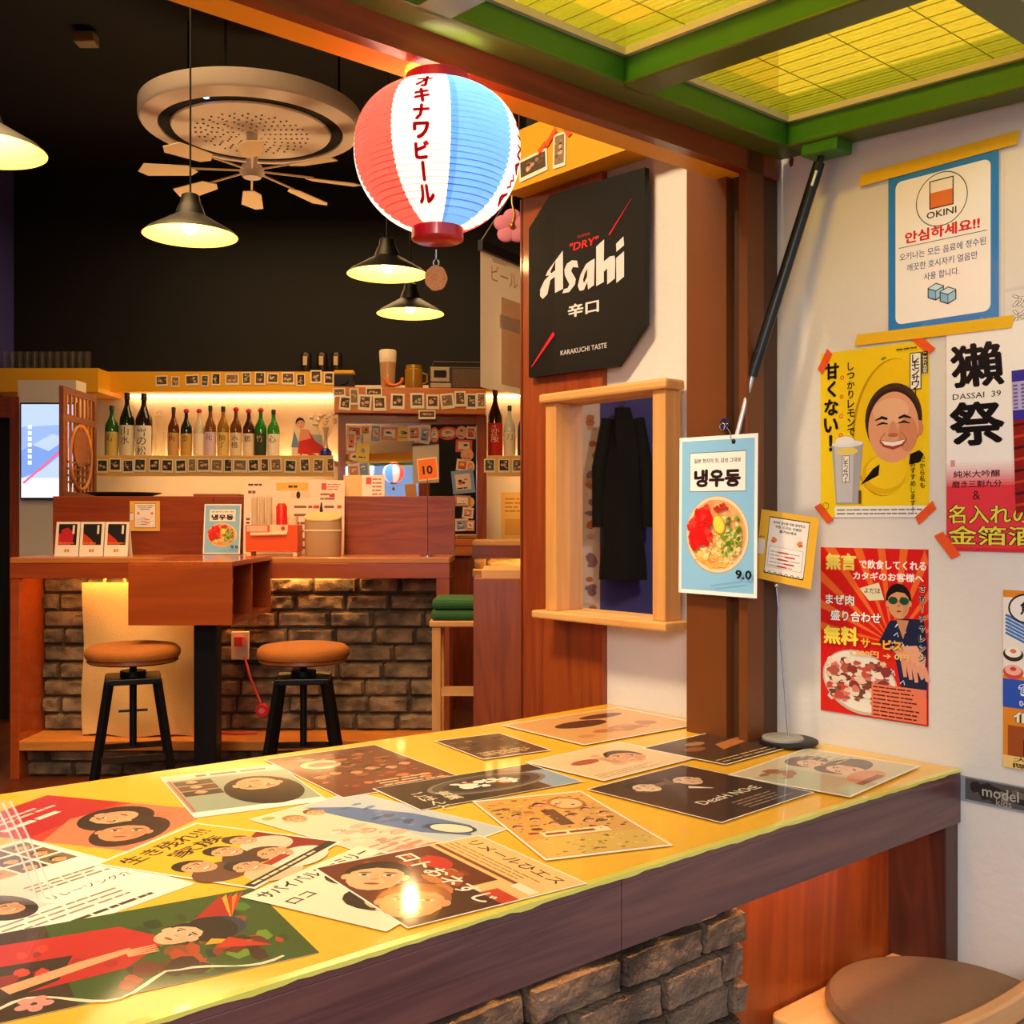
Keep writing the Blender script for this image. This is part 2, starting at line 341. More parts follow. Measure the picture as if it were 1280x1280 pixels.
wstruct('wall_front', MB().box(-5.6, 0.36, 1.96, 0.0, 0.46, 3.6, 0).box(-5.6, 0.36, 0, -2.45, 0.46, 1.96, 0).box(-5.6, 0.461, 1.96, 0, 0.465, 3.6, 2).box(-2.45, 0.30, 0, 0, 0.36, 0.6, 1), [FACADE, BLACKWALL, mat('brown_inner_boarding', '#7a5430', 0.6)], 'street facade above the counter opening', 'wall')
wstruct('trim_1', MB().box(-2.45, 0.352, 1.858, -0.01, 0.375, 1.96), wood('red_brown_beam', '#6a2a10', '#8a3c18', 'X', 0.5, 0.35, 0.3), 'red brown beam edge above the counter opening', 'beam')
wstruct('trim_2', MB().box(-2.45, 0.375, 1.858, -0.002, 0.425, 1.96), YELLOW_DP, 'yellow underside of the beam above the lantern', 'beam')  # beam's yellow also carries the bulb's warm glow, put into the colour
c = MB().box(-0.108, 0.352, 0.78, -0.058, 0.372, 1.95, 0).box(-0.058, 0.362, 0.78, -0.001, 0.50, 1.95, 1).box(-0.090, 0.372, 0.78, -0.058, 0.402, 1.95, 1).box(-0.108, 0.402, 0.78, -0.058, 0.50, 1.95, 0)
wstruct('trim_3', c, [COLUMN, COLUMN_DK], 'brown grooved post between the counter opening and the white wall', 'post')
wstruct('trim_4', MB().box(-0.075, 0.43, 1.995, -0.001, 1.10, 2.135), YELLOW_DP, 'yellow boxed ledge on the wall above the black sign', 'ledge')
wstruct('trim_5', MB().box(-0.006, 0.47, 2.135, 0.0, 1.10, 3.6), BLACKWALL, 'black upper part of the inner wall above the yellow ledge', 'wall panel')
wstruct('trim_6', MB().box(-0.016, 0.826, 0.0, -0.0005, 1.108, 1.994).box(-0.016, 1.1005, 0.0, 0.12, 1.112, 1.994), REDWOOD, 'red brown plywood panel at the end of the inner wall', 'wall panel')
# across the alley, seen only in mirrors
struct('wall_outside', MB().box(-7, -6.2, 0, 7, -6.0, 2.2, 0).box(-7, -6.2, 2.2, 7, -6.0, 2.9, 1), [mat('pale_blue_wall', '#a8c4e8', 0.7), mat('yellow_band', '#f0d020', 0.6)], 'pale blue wall with a yellow band across the alley', 'wall')
# ---- green awning window propped open above the counter
GREEN = mat('green_painted_steel', '#3f7a22', 0.4, mottle=0.12, mscale=10)
OLIVE = mat('olive_brown_underside', '#4c5a18', 0.4); SEAL = mat('grey_silicone_seal', '#c8bca8', 0.5)
def pane_material():
    m = bpy.data.materials.new('ribbed_yellow_pane'); m.use_nodes = True; nt = m.node_tree; nt.nodes.clear(); N = nt.nodes.new; L = nt.links.new
    out = N('ShaderNodeOutputMaterial'); tr = N('ShaderNodeBsdfTransparent'); tr.inputs[0].default_value = (*lin('#f2ea88'), 1)
    gl = N('ShaderNodeBsdfGlossy'); gl.inputs['Roughness'].default_value = 0.12; gl.inputs[0].default_value = (*lin('#f0e0a0'), 1)
    tl = N('ShaderNodeBsdfTranslucent'); tl.inputs[0].default_value = (*lin('#dcd060'), 1)
    df = N('ShaderNodeBsdfDiffuse'); df.inputs[0].default_value = (*lin('#c8b850'), 1)
    tc = N('ShaderNodeTexCoord'); wv = N('ShaderNodeTexWave'); wv.inputs['Scale'].default_value = 26; wv.bands_direction = 'X'
    bp = N('ShaderNodeBump'); bp.inputs['Strength'].default_value = 1.0; bp.inputs['Distance'].default_value = 0.006
    L(tc.outputs['Object'], wv.inputs['Vector']); L(wv.outputs['Fac'], bp.inputs['Height'])
    for n in (gl, tl, df): L(bp.outputs['Normal'], n.inputs['Normal'])
    a = N('ShaderNodeMixShader'); a.inputs[0].default_value = 0.30; b = N('ShaderNodeMixShader'); b.inputs[0].default_value = 0.14; d = N('ShaderNodeMixShader'); d.inputs[0].default_value = 0.35
    L(tl.outputs[0], d.inputs[1]); L(df.outputs[0], d.inputs[2]); L(tr.outputs[0], a.inputs[1]); L(d.outputs[0], a.inputs[2]); L(a.outputs[0], b.inputs[1]); L(gl.outputs[0], b.inputs[2]); L(b.outputs[0], out.inputs['Surface'])
    return m
PANE = pane_material()
win = bpy.data.objects.new('window_1', None); COL.objects.link(win); win.location = W(0, 0.338, 1.895); win.rotation_euler = (math.atan(0.055), 0, 0)
win.rotation_euler = (Matrix.Rotation(ANG, 3, 'Z') @ Matrix.Rotation(math.atan(0.055), 3, 'X')).to_euler()
tag(win, 'green framed awning window with yellow panes propped open overhead', 'window', kind='structure')
# local: x along the counter (0 at the wall), y towards the street is negative, z up; pane sits at z = 0.058
R = 0.038
def rail(x0, y0, x1, y1, nm='frame_rail'):
    m = MB().box(x0, y0, 0.006, x1, y1, 0.10)
    e = 0.010; m.box(x0-e if x1-x0 < y1-y0 else x0, y0-e if x1-x0 > y1-y0 else y0, 0, x1+e if x1-x0 < y1-y0 else x1, y1+e if x1-x0 > y1-y0 else y1, 0.006)
    m.m = [0]*6+[1]*6; return obj(nm, m, [GREEN, OLIVE], win, bevel=0.002)
xs = [-0.022, -0.46, -0.862, -1.30, -1.76, -2.25]; Y0, Y1 = -0.60, 0.0
rail(-2.28, Y1-R, -0.012, Y1); rail(-2.28, Y0, -0.012, Y0+R)
for i, x in enumerate(xs): rail(x-R, Y0+R, x, Y1-R)
for i in range(len(xs)-1):
    xa, xb = xs[i+1], xs[i]-R
    obj('pane', MB().box(xa-0.004, Y0+R-0.004, 0.060, xb+0.004, Y1-R+0.004, 0.064), PANE, win)
    s = MB()
    for (a, b_, c_, d) in ((xa, Y0+R, xb, Y0+R+0.009), (xa, Y1-R-0.009, xb, Y1-R), (xa, Y0+R, xa+0.009, Y1-R), (xb-0.009, Y0+R, xb, Y1-R)): s.box(a, b_, 0.048, c_, d, 0.0595)
    obj('seal', s, SEAL, win)
    wr = MB(); n = int((xb-xa)/0.034)
    for k in range(1, n):
        x = xa+(xb-xa)*k/n; wr.box(x-0.0004, Y0+R+0.009, 0.0585, x+0.0004, Y1-R-0.009, 0.0597)
    for k in range(1, 4):
        y = Y0+R+(Y1-Y0-2*R)*k/4
        wr.box(xa+0.009, y-0.0004, 0.0585, xb-0.009, y+0.0004, 0.0597)
    obj('wire_mesh', wr, mat('dark_wire', '#8a8430', 0.5, 0.3), win)
obj('strut_bracket', MB().box(-0.066, -0.15, -0.022, -0.014, -0.075, 0.012), GREEN, win, bevel=0.003)
# ---- the counter in the opening
ctr = thing('window_counter', 'long counter with yellow top, dark wood apron and stone brick front', 'counter', W(0, 0, 0), (0, 0, ANG))
ZC = 0.78
top_poly = [(-0.002, 0.0), (-0.002, 0.824), (-0.40, 0.815), (-0.9, 0.845), (-1.3, 0.866), (-2.42, 0.90), (-2.42, 0.0)]
top_poly = [(-2.42, 0.0), (-0.002, 0.0), (-0.002, 0.824), (-0.388, 0.812), (-0.90, 0.846), (-1.30, 0.866), (-2.42, 0.90)]
YTOP = mat('glossy_yellow_top', '#f0b426', 0.45, coat=0.75, mottle=0.04, mscale=5); YTOP.node_tree.nodes['Principled BSDF'].inputs['Coat Roughness'].default_value = 0.07
obj('countertop', MB().prism(top_poly, ZC-0.012, ZC), YTOP, ctr)
edge = MB(); rnd = random.Random(3); pts = []
for i in range(161):
    s = -2.42+2.418*i/160; pts.append((s, ZC-0.0028-0.003*max(0, noise.noise(Vector((s*19, 0, 0))))-0.002*rnd.random()))
vs = []; fs = []
for s, z in pts: vs += [(s, -0.0092, z), (s, -0.0088, ZC+0.0003), (s, 0.002, ZC+0.0006)]
for i in range(160): fs += [(3*i, 3*i+3, 3*i+4, 3*i+1), (3*i+1, 3*i+4, 3*i+5, 3*i+2)]
edge.add(vs, fs); obj('resin_edge', edge, mat('pale_green_resin', '#d8cc58', 0.25, coat=0.6), ctr, label='pale green lip of clear resin along the front edge')
obj('apron', MB().box(-2.42, -0.008, 0.690, -0.826, 0.03, ZC-0.0122).box(-2.42, -0.008, ZC-0.0125, -0.826, -0.0005, ZC-0.0032), DARKWOOD, ctr, bevel=0.001)
obj('apron', MB().box(-0.8252, -0.008, 0.690, -0.002, 0.03, ZC-0.0122).box(-0.8252, -0.008, ZC-0.0125, -0.002, -0.0005, ZC-0.0032), DARKWOOD, ctr, bevel=0.001)
obj('back_apron', MB().box(-2.42, 0.77, 0.70, -0.02, 0.79, ZC-0.012), DARKWOOD, ctr)
obj('side_leg', MB().box(-0.045, -0.004, 0.0, -0.003, 0.13, 0.690), wood('dark_leg_wood', '#3a1c14', '#54291e', 'Z', 1.0, 0.4), ctr, bevel=0.002)
obj('wood_panel', MB().box(-0.62, 0.10, 0.0, -0.045, 0.118, 0.768), REDWOOD, ctr)
def bricks(x0, x1, z0, z1, bw, bh, gap, seed, amp, y=0.0, depth=0.02, nu=9, nv=5):
    """a face of split stone bricks looking towards -y"""
    m = MB(); rnd = random.Random(seed); r = 0; z = z0
    m.box(x0, y, z0, x1, y+0.03, z1, 1)
    while z < z1-0.01:
        hb = min(bh, z1-z)-gap; x = x0 - (bw*0.5 if r % 2 else 0) - rnd.uniform(0, bw*0.2)
        while x < x1:
            wb = bw*rnd.uniform(0.85, 1.15); a, b = max(x, x0), min(x+wb-gap, x1)
            if b-a > 0.015:
                d0 = depth*rnd.uniform(0.6, 1.15); vs = []; of = Vector((rnd.uniform(0, 50), rnd.uniform(0, 50), 0))
                for j in range(nv+1):
                    for i in range(nu+1):
                        fx, fz = i/nu, j/nv; X, Z = a+(b-a)*fx, z+hb*fz
                        e = min(fx, 1-fx)*(b-a); g = min(fz, 1-fz)*hb; k = min(1, min(e, g)/(bh*0.07)) if min(e, g) > 0 else 0
                        q = noise.noise(of+Vector((X*22, Z*30, 0)))+0.5*noise.noise(of+Vector((X*60, Z*75, 3)))+0.25*noise.noise(of+Vector((X*150, Z*170, 9)))
                        jx = amp*0.15*noise.noise(of+Vector((X*40, Z*40, 7)))
                        vs.append((X+jx, y-(d0*(0.72+0.28*k)+amp*q*k if k > 0 else -0.002), Z+jx*0.7))
                fs = [(jj*(nu+1)+ii, jj*(nu+1)+ii+1, (jj+1)*(nu+1)+ii+1, (jj+1)*(nu+1)+ii) for jj in range(nv) for ii in range(nu)]
                m.add(vs, fs, 0)
            x += wb
        z += bh; r += 1
    return m
def stone(name, c1, c2, rough=0.75):
    m = mat(name, c1, rough, bump=0.5, bscale=140); nt = m.node_tree; b = nt.nodes['Principled BSDF']
    tc = nt.nodes.new('ShaderNodeTexCoord'); n = nt.nodes.new('ShaderNodeTexNoise'); n.inputs['Scale'].default_value = 9; n.inputs['Detail'].default_value = 8
    cr = nt.nodes.new('ShaderNodeValToRGB'); cr.color_ramp.elements[0].color = (*lin(c2), 1); cr.color_ramp.elements[1].color = (*lin(c1), 1); cr.color_ramp.elements[0].position = 0.38; cr.color_ramp.elements[1].position = 0.66
    nt.links.new(tc.outputs['Object'], n.inputs['Vector']); nt.links.new(n.outputs['Fac'], cr.inputs[0]); nt.links.new(cr.outputs[0], b.inputs['Base Color']); return m
STONE = stone('grey_brown_stone', '#866e58', '#3e322a', 0.5); MORTAR = mat('dark_mortar', '#40352c', 0.9)
obj('light_strip', MB().box(-1.9, 0.034, 0.752, -0.12, 0.042, 0.764), mat('counter_led_strip', '#ffffff', 0.4, emit='#ffc880', strength=30), ctr, label='glowing warm strip behind the apron')
obj('brick_panel', bricks(-1.75, -0.505, 0.0, 0.766, 0.145, 0.050, 0.0035, 11, 0.006, y=0.075, depth=0.022, nu=22, nv=10), [STONE, MORTAR], ctr, smooth=True)
# ================================================================ PRINTS UNDER THE RESIN OF THE COUNTER
def top_quad(tl, tr, br, bl):                  # corners seen on the counter -> centre, reading direction, width, height
    P = [Vector((*on_z(*q, ZC), 0)) if q else None for q in (tl, tr, br, bl)]
    if P[2] is None: P[2] = P[1]+P[3]-P[0]
    if P[3] is None: P[3] = P[0]+P[2]-P[1]
    c = (P[0]+P[1]+P[2]+P[3])/4; x = ((P[1]-P[0])+(P[2]-P[3]))/2; y = ((P[0]-P[3])+(P[1]-P[2]))/2
    return c, x, x.length, y.length
FLY = [0]
def flyer(corners, draw, label, bg='#f4ead8', size=None):
    c, x, wd, ht = top_quad(*corners)
    if size: wd, ht = size
    FLY[0] += 1
    cv = Canvas(wd, ht, bg, step=0.000012, thick=0.0002); draw(cv, wd, ht)
    xd = UV*x.x + VV*x.y; yd = ZV.cross(xd); k = 0.00018/max(cv.z, 1e-6)
    cv.v = [(p[0], p[1], p[2]*k if p[2] > 0 else p[2]) for p in cv.v]
    o = cv.build('film_flyer', UNDER, None, frame3(W(c.x, c.y, ZC+0.0003+0.0002*FLY[0]), xd, yd))
    return tag(o, label, 'flyer', 'printed flyers under the clear resin of the counter')
R_ = random.Random
SK, SK2 = '#e6a070', '#d88a5c'
def f_red(c, w, h):
    c.rect(-w/2, -h/2, w/2, h*0.18, '#c83a24'); c.rect(-w/2, h*0.05, w/2, h/2, '#b81420')
    c.lines(-w*0.40, h*0.19, w*0.40, h*0.27, 1, '#f4d8c8', 0.5, R_(31)); c.lines(-w*0.3, h*0.30, w*0.3, h*0.4, 2, '#f0c0b0', rnd=R_(4))
    c.poly([(-w/2,-h*0.05),(0,h*0.08),(w/2,-0.02*h),(w/2,-h/2),(-w/2,-h/2)], '#d87850')
    c.ell(w*0.12, -h*0.12, w*0.32, h*0.17, '#2e1610', 0.3); c.ell(-w*0.12, -h*0.32, w*0.36, h*0.16, '#3a1a12', 0.2)
    c.face(w*0.10, -h*0.10, w*0.19, SK, '#2a120c', 1.3, 0.3); c.face(-w*0.14, -h*0.30, w*0.21, SK2, '#30160e', -1.2, 0.3); c.ring(w*0.3, -h*0.3, w*0.05, w*0.05, w*0.006, '#a83020')
def f_grid(c, w, h):
    rnd = R_(5); cols = ['#5a3a26', '#b83a24', '#7a6a4a', '#3c2c22', '#c8945c', '#8a5a3c']
    for j in range(3):
        for i in range(5):
            x, y = -w*0.46+i*w*0.185, h*0.12+j*h*0.12; c.rect(x, y, x+w*0.165, y+h*0.10, cols[(i*2+j*3) % 6]); c.face(x+w*0.08, y+h*0.04, h*0.032, SK, '#2a1810', 0, 0.2)
    c.ell(-w*0.28, -h*0.14, w*0.15, h*0.15, '#3c2416'); c.face(-w*0.28, -h*0.16, w*0.10, SK, '#2c1a10', 0.4)
    c.text('リレーソング介', w*0.18, -h*0.20, w=w*0.5, c='#3a3020'); c.lines(-w*0.05, -h*0.12, w*0.44, -h*0.02, 3, '#9a8468', rnd=R_(6)); c.lines(-w*0.46, -h*0.47, w*0.46, -h*0.43, 1, '#4a3c2c', 0.5, R_(7)); c.lines(-w*0.46, -h*0.40, w*0.46, -h*0.28, 3, '#a08c70', 0.35, R_(8))
def f_family(c, w, h):
    c.rect(-w*0.48, -h*0.48, w*0.48, h*0.48, '#eeb024'); c.text('生き残れ!!!', -w*0.02, h*0.36, w=w*0.8, h=h*0.13, c='#1c1208', bold=0.02); c.text('家族', w*0.05, h*0.20, w=w*0.5, h=h*0.12, c='#1c1208', bold=0.02)
    c.poly([(w*0.02,-h*0.48),(w*0.48,-h*0.48),(w*0.48,h*0.06),(w*0.25,h*0.0)], '#8a2018')
    for x, y, r, hr, cl in ((-0.30, -0.02, 0.13, '#2a1810', '#6a4030'), (0.02, 0.0, 0.12, '#1e120c', '#4a3428'), (0.27, 0.04, 0.11, '#40301e', '#d8c0a0'), (-0.18, -0.26, 0.12, '#30201a', '#e0b890'), (0.12, -0.25, 0.14, '#50301c', '#e8d8c0')):
        c.ell(w*x, h*(y-0.17), w*r*1.7, h*0.14, cl); c.face(w*x, h*y, w*r, SK, hr, 0.1, 0.8)
    c.rect(-w*0.1, -h*0.37, w*0.12, -h*0.31, '#a82c1c'); c.rect(-w*0.48, -h*0.48, w*0.48, -h*0.42, '#30241a'); c.lines(-w*0.44, -h*0.47, w*0.44, -h*0.43, 1, '#e8d8b0', 0.5, R_(3))
def f_parrot(c, w, h):
    rnd = R_(21); c.rect(-w/2, -h/2, w/2, h/2, '#35501c'); c.blotch(-w/2, 0, w/2, h/2, 46, ['#4c7424', '#28401a', '#6a8c2c', '#1c3014', '#8a4420'], w*0.03, w*0.11, rnd)
    c.blotch(w*0.05, -h*0.1, w/2, h/2, 26, ['#8c2c18', '#6a2414', '#b04020', '#3a1c14'], w*0.04, w*0.12, rnd); c.rect(-w/2, -h/2, w/2, -h*0.18, '#3a2418')
    for k in range(5): c.poly([(-w*0.48, h*(0.46-k*0.02)), (-w*0.2+k*w*0.03, h*(0.30-k*0.03)), (-w*0.10+k*w*0.02, h*0.34)], ['#c02a18', '#d87820', '#b82018', '#e0a028', '#a81c14'][k])
    c.poly([(-w*0.36,-h*0.5),(-w*0.30,h*0.02),(-w*0.02,h*0.14),(w*0.22,-h*0.02),(w*0.30,-h*0.5)], '#c01c1c'); c.poly([(-w*0.1,-h*0.5),(-w*0.05,-h*0.14),(w*0.2,-h*0.2),(w*0.42,-h*0.5)], '#2e1c16')
    c.blotch(-w*0.3, -h*0.45, w*0.2, 0, 14, ['#a81418', '#d83828', '#8c1014'], w*0.03, w*0.09, rnd); c.line([(w*0.2,-h*0.34),(w*0.08,-h*0.12),(w*0.02,h*0.02)], [w*0.09, w*0.08, w*0.05], SK)
    for k in range(4): c.line([(w*0.03+k*w*0.02, h*0.0), (w*0.02+k*w*0.026, h*0.09)], [w*0.022, w*0.012], SK)
    c.ell(-w*0.05, h*0.29, w*0.15, h*0.09, '#24324a'); c.ell(-w*0.04, h*0.27, w*0.17, h*0.08, '#1a1412'); c.face(-w*0.05, h*0.18, w*0.13, '#eeb48c', '#1c1412', 0.4, 0.3)
    c.poly([(w*0.08,h*0.25),(w*0.2,h*0.36),(w*0.14,h*0.22)], '#e0a028'); c.poly([(w*0.1,h*0.3),(w*0.3,h*0.4),(w*0.2,h*0.24)], '#c83018')
    p = [(w*0.42-0.10*w*math.sin(i*0.55)*(1 if i < 14 else 0.6), -h*0.40+h*0.8*i/22) for i in range(23)]
    c.line(p, [w*(0.012+0.014*abs(math.sin(i*0.7))) for i in range(23)], '#ecd9b4')
    for k in range(5): a = 2*PI*k/5; c.ell(w*0.39+w*0.045*math.cos(a), -h*0.28+w*0.045*math.sin(a), w*0.033, w*0.028, '#e89080', a)
def f_grey(c, w, h):
    c.rect(-w*0.49, -h*0.49, w*0.49, h*0.40, '#98a088'); c.rect(-w*0.49, -h*0.49, w*0.49, -h*0.36, '#d8ccb0'); c.lines(-w*0.36, -h*0.465, w*0.40, -h*0.385, 1, '#d85838', 0.55, R_(13))
    for i in range(3): c.rect(w*0.14, -h*0.32+i*h*0.13, w*0.44, -h*0.21+i*h*0.13, ['#5c4430', '#6a3a2a', '#44342a'][i]); c.face(w*0.3, -h*0.275+i*h*0.13, h*0.04, SK, '#2a1810')
    c.ell(-w*0.16, h*0.08, w*0.30, h*0.34, '#201410'); c.face(-w*0.16, -h*0.04, w*0.22, '#eaa878', '#201410', 0, 0.3); c.rect(w*0.455, -h*0.36, w*0.47, h*0.38, '#d05038')
def f_crowd(c, w, h):
    rnd = R_(9); c.rect(-w*0.49, -h*0.49, w*0.49, h*0.49, '#6a3218'); c.blotch(-w*0.48, -h*0.2, w*0.48, h*0.48, 50, ['#9a4a24', '#b8683c', '#54280f', '#c88a58', '#3a1e10'], w*0.03, w*0.10, rnd)
    c.blotch(-w*0.48, -h*0.48, w*0.48, -h*0.1, 30, ['#a83c20', '#7a2816', '#d07040'], w*0.03, w*0.08, rnd); c.ell(-w*0.2, h*0.2, w*0.16, h*0.1, '#d8b890'); c.ell(-w*0.2, h*0.2, w*0.11, h*0.05, '#5a3018')
    for i in range(6): c.face(w*(-0.38+0.15*i), -h*0.06+h*0.04*(i % 2), w*0.055, SK2, '#2a140c', 0, 0.6)
    c.lines(-w*0.1, -h*0.42, w*0.42, -h*0.28, 3, '#e0c090', 0.4, R_(15)); c.blotch(-w*0.46, -h*0.46, w*0.46, h*0.46, 60, ['#7e3a1c', '#a85c34', '#46200e', '#c07848'], w*0.012, w*0.035, rnd)
def f_blue(c, w, h):
    rnd = R_(12); c.rect(-w*0.49, -h*0.49, w*0.49, h*0.49, '#e8cfae'); c.rect(0, -h*0.49, w*0.49, h*0.49, '#c0c4c4'); c.blotch(-w*0.46, -h*0.44, w*0.1, h*0.1, 34, ['#e8b094', '#ecc4a4', '#d89078', '#f0d8bc'], w*0.03, w*0.1, rnd)
    c.poly([(-w*0.05,h*0.46),(w*0.18,h*0.30),(w*0.36,h*0.0),(w*0.40,-h*0.34),(w*0.22,-h*0.44),(w*0.06,-h*0.24),(-w*0.02,h*0.1)], '#5c74a0'); c.blotch(w*0.02, -h*0.3, w*0.36, h*0.36, 16, ['#4a6290', '#7088ac', '#3c527c'], w*0.03, w*0.09, rnd)
    c.ell(w*0.26, -h*0.30, w*0.11, h*0.12, '#3a3c50', 0.3); c.ell(w*0.26, -h*0.30, w*0.09, h*0.10, '#ecd8bc', 0.3)
    c.face(-w*0.28, h*0.34, w*0.09, SK, '#b07a3c'); c.face(-w*0.08, h*0.36, w*0.08, SK, '#7a4a2c'); c.ell(-w*0.4, h*0.44, w*0.05, w*0.04, '#a8b040'); c.lines(-w*0.4, -h*0.4, 0, -h*0.2, 4, '#d08878', 0.3, rnd)
def f_survival(c, w, h):
    c.rect(-w*0.49, -h*0.49, w*0.49, h*0.49, '#f2e2c4'); c.text('サバイバルファミリー', 0, h*0.40, w=w*0.9, h=h*0.12, c='#22170f', bold=0.025); c.text('ロコ', -w*0.35, h*0.2, h=h*0.08, c='#22170f', bold=0.02)
    c.face(w*0.05, h*0.14, w*0.15, SK, '#3a2214', 0.2); c.face(-w*0.12, -h*0.24, w*0.21, '#eab488', '#24160f', 0.3, 0.3); c.face(w*0.26, -h*0.30, w*0.19, '#dc9468', '#8a5430', 0.2, 0.6); c.lines(w*0.2, h*0.0, w*0.46, h*0.26, 5, '#a08868', 0.3, R_(3)); c.rect(w*0.30, h*0.2, w*0.47, h*0.3, '#9a8a70')
def f_brown(c, w, h):
    rnd = R_(14); c.rect(-w*0.49, -h*0.49, w*0.49, h*0.49, '#e8bc78'); c.text('リメールひエス', 0, h*0.40, h=h*0.075, w=w*0.84, c='#54301a', bold=0.01); c.lines(-w*0.46, h*0.24, w*0.46, h*0.33, 3, '#a8743c', 0.3, R_(5)); c.rect(-w*0.49, h*0.20, w*0.30, h*0.225, '#8a4420'); c.rect(w*0.30, h*0.17, w*0.47, h*0.23, '#f4e4c0')
    c.rect(-w*0.49, -h*0.49, w*0.20, h*0.17, '#6a2814'); c.rect(w*0.20, -h*0.49, w*0.49, h*0.0, '#4c2414'); c.blotch(-w*0.48, -h*0.45, w*0.3, h*0.16, 30, ['#b04a20', '#8a3818', '#c87840', '#4a1c10', '#9a3c1c'], w*0.04, w*0.12, rnd); c.ell(-w*0.22, h*0.06, w*0.12, h*0.07, '#c82c20'); c.rect(w*0.30, h*0.0, w*0.49, h*0.10, '#c83c24')
    c.text('ロトおネすじ', 0, -h*0.02, h=h*0.12, w=w*0.86, c='#f6ead2', bold=0.02); c.face(-w*0.20, -h*0.30, w*0.19, '#e8b080', '#2a160e', 0.9, 0.3); c.face(w*0.22, -h*0.32, w*0.2, '#dc9468', '#a85c2c', 0.9, 0.6)
def f_gold(c, w, h):
    rnd = R_(17); c.rect(-w*0.48, -h*0.48, w*0.48, h*0.48, '#d8a04c'); c.blotch(-w*0.47, -h*0.2, w*0.47, h*0.47, 60, ['#b87430', '#8a5426', '#e8bc6c', '#6a4020', '#c88a3c', '#9a4020'], w*0.02, w*0.07, rnd)
    c.rect(-w*0.46, -h*0.47, w*0.46, -h*0.22, '#d8b050'); c.blotch(-w*0.46, -h*0.47, w*0.46, -h*0.22, 50, ['#a87c30', '#8a6428', '#e8cc74'], w*0.012, w*0.03, rnd); c.ell(w*0.22, h*0.30, w*0.16, h*0.12, '#b06428'); c.ell(w*0.22, h*0.30, w*0.13, h*0.09, '#e4b878')
    for i in range(9): c.face(w*(-0.4+0.1*i), h*(-0.02+0.09*((i*5) % 3)), w*0.05, SK, ['#2a1810', '#503018', '#1c100a'][i % 3], 0, 0.6)
    c.rect(-w*0.07, -h*0.05, w*0.05, h*0.22, '#54301e'); c.face(-w*0.01, h*0.3, w*0.07, SK, '#1c100a', 0, 0.3); c.rect(-w*0.3, -h*0.2, w*0.25, -h*0.12, '#f0d8a0'); c.lines(-w*0.27, -h*0.185, w*0.22, -h*0.135, 1, '#8a3018', 0.6, R_(27)); c.blotch(-w*0.46, -h*0.2, w*0.46, h*0.46, 90, ['#a86c34', '#7a4c24', '#e0b060', '#90401c', '#5c3418'], w*0.01, w*0.028, rnd)
def f_plate(c, w, h):
    rnd = R_(23); c.rect(-w*0.49, -h*0.49, w*0.49, h*0.49, '#32251c'); c.rect(w*0.30, -h*0.49, w*0.49, h*0.2, '#8ca4b4'); c.ell(w*0.06, h*0.02, w*0.36, h*0.33, '#807264'); c.ell(w*0.06, h*0.03, w*0.33, h*0.30, '#4c443c'); c.ell(w*0.06, h*0.03, w*0.27, h*0.24, '#2a221e')
    c.blotch(-w*0.14, -h*0.16, w*0.26, h*0.22, 60, ['#f2e8d4', '#e8dcc0', '#b84028', '#f8f0e0'], w*0.015, w*0.045, rnd); c.vtext('ごはんと', -w*0.36, h*0.1, w*0.09, '#e8d4b0', 0.01, 1.0); c.vtext('言葉', -w*0.24, h*0.0, w*0.09, '#e8d4b0', 0.02, 1.0)
def f_brown2(c, w, h):
    rnd = R_(29); c.rect(-w*0.48, -h*0.48, w*0.48, h*0.48, '#5a3c22'); c.blotch(-w*0.47, -h*0.4, w*0.47, h*0.4, 40, ['#7a5430', '#40281a', '#98703e', '#2e1c12'], w*0.03, w*0.1, rnd); c.lines(-w*0.4, -h*0.4, w*0.4, -h*0.22, 3, '#d8b880', 0.4, rnd)
def f_dark(c, w, h):
    rnd = R_(31); c.rect(-w*0.49, -h*0.49, w*0.49, h*0.49, '#30211a'); c.blotch(-w*0.45, h*0.1, w*0.3, h*0.47, 16, ['#584436', '#241812', '#6c5848'], w*0.05, w*0.14, rnd)
    c.face(-w*0.2, h*0.28, w*0.11, '#e0c0a0', '#140e0c', 0.2, 0.1); c.face(w*0.16, h*0.22, w*0.12, '#d8b494', '#180f0c', -0.2, 0.1); c.line([(w*0.02,h*0.1),(w*0.12,-h*0.02)], [w*0.06, w*0.01], '#e8d8c8')
    c.text('DeatH NOtE', w*0.05, -h*0.18, w=w*0.62, c='#f0e4d4', bold=0.005); c.lines(-w*0.1, -h*0.44, w*0.4, -h*0.28, 4, '#a08c78', 0.3, rnd)
def f_pale(c, w, h):
    rnd = R_(37); c.rect(-w*0.48, -h*0.48, w*0.48, h*0.48, '#e8c898'); c.blotch(-w*0.2, -h*0.3, w*0.4, h*0.3, 14, ['#d8a878', '#c88c60', '#ecd4ac'], w*0.04, w*0.14, rnd); c.face(w*0.15, h*0.0, w*0.16, SK, '#4a2a1c', -0.4); c.ell(-w*0.2, h*0.1, w*0.13, h*0.08, '#b05a38'); c.lines(-w*0.44, -h*0.44, w*0.2, -h*0.3, 3, '#b0885c', 0.3, rnd)
def f_dark2(c, w, h):
    rnd = R_(41); c.rect(-w*0.48, -h*0.48, w*0.48, h*0.48, '#3e2a1c'); c.poly([(-w*0.1,-h*0.1),(w*0.38,h*0.0),(w*0.36,h*0.16),(0,h*0.1)], '#b8703c'); c.ell(-w*0.25, h*0.1, w*0.1, h*0.08, '#8a5436'); c.ell(-w*0.1, h*0.25, w*0.1, h*0.07, '#a07850'); c.lines(-w*0.44, -h*0.45, w*0.44, -h*0.3, 2, '#c8a878', 0.35, rnd)
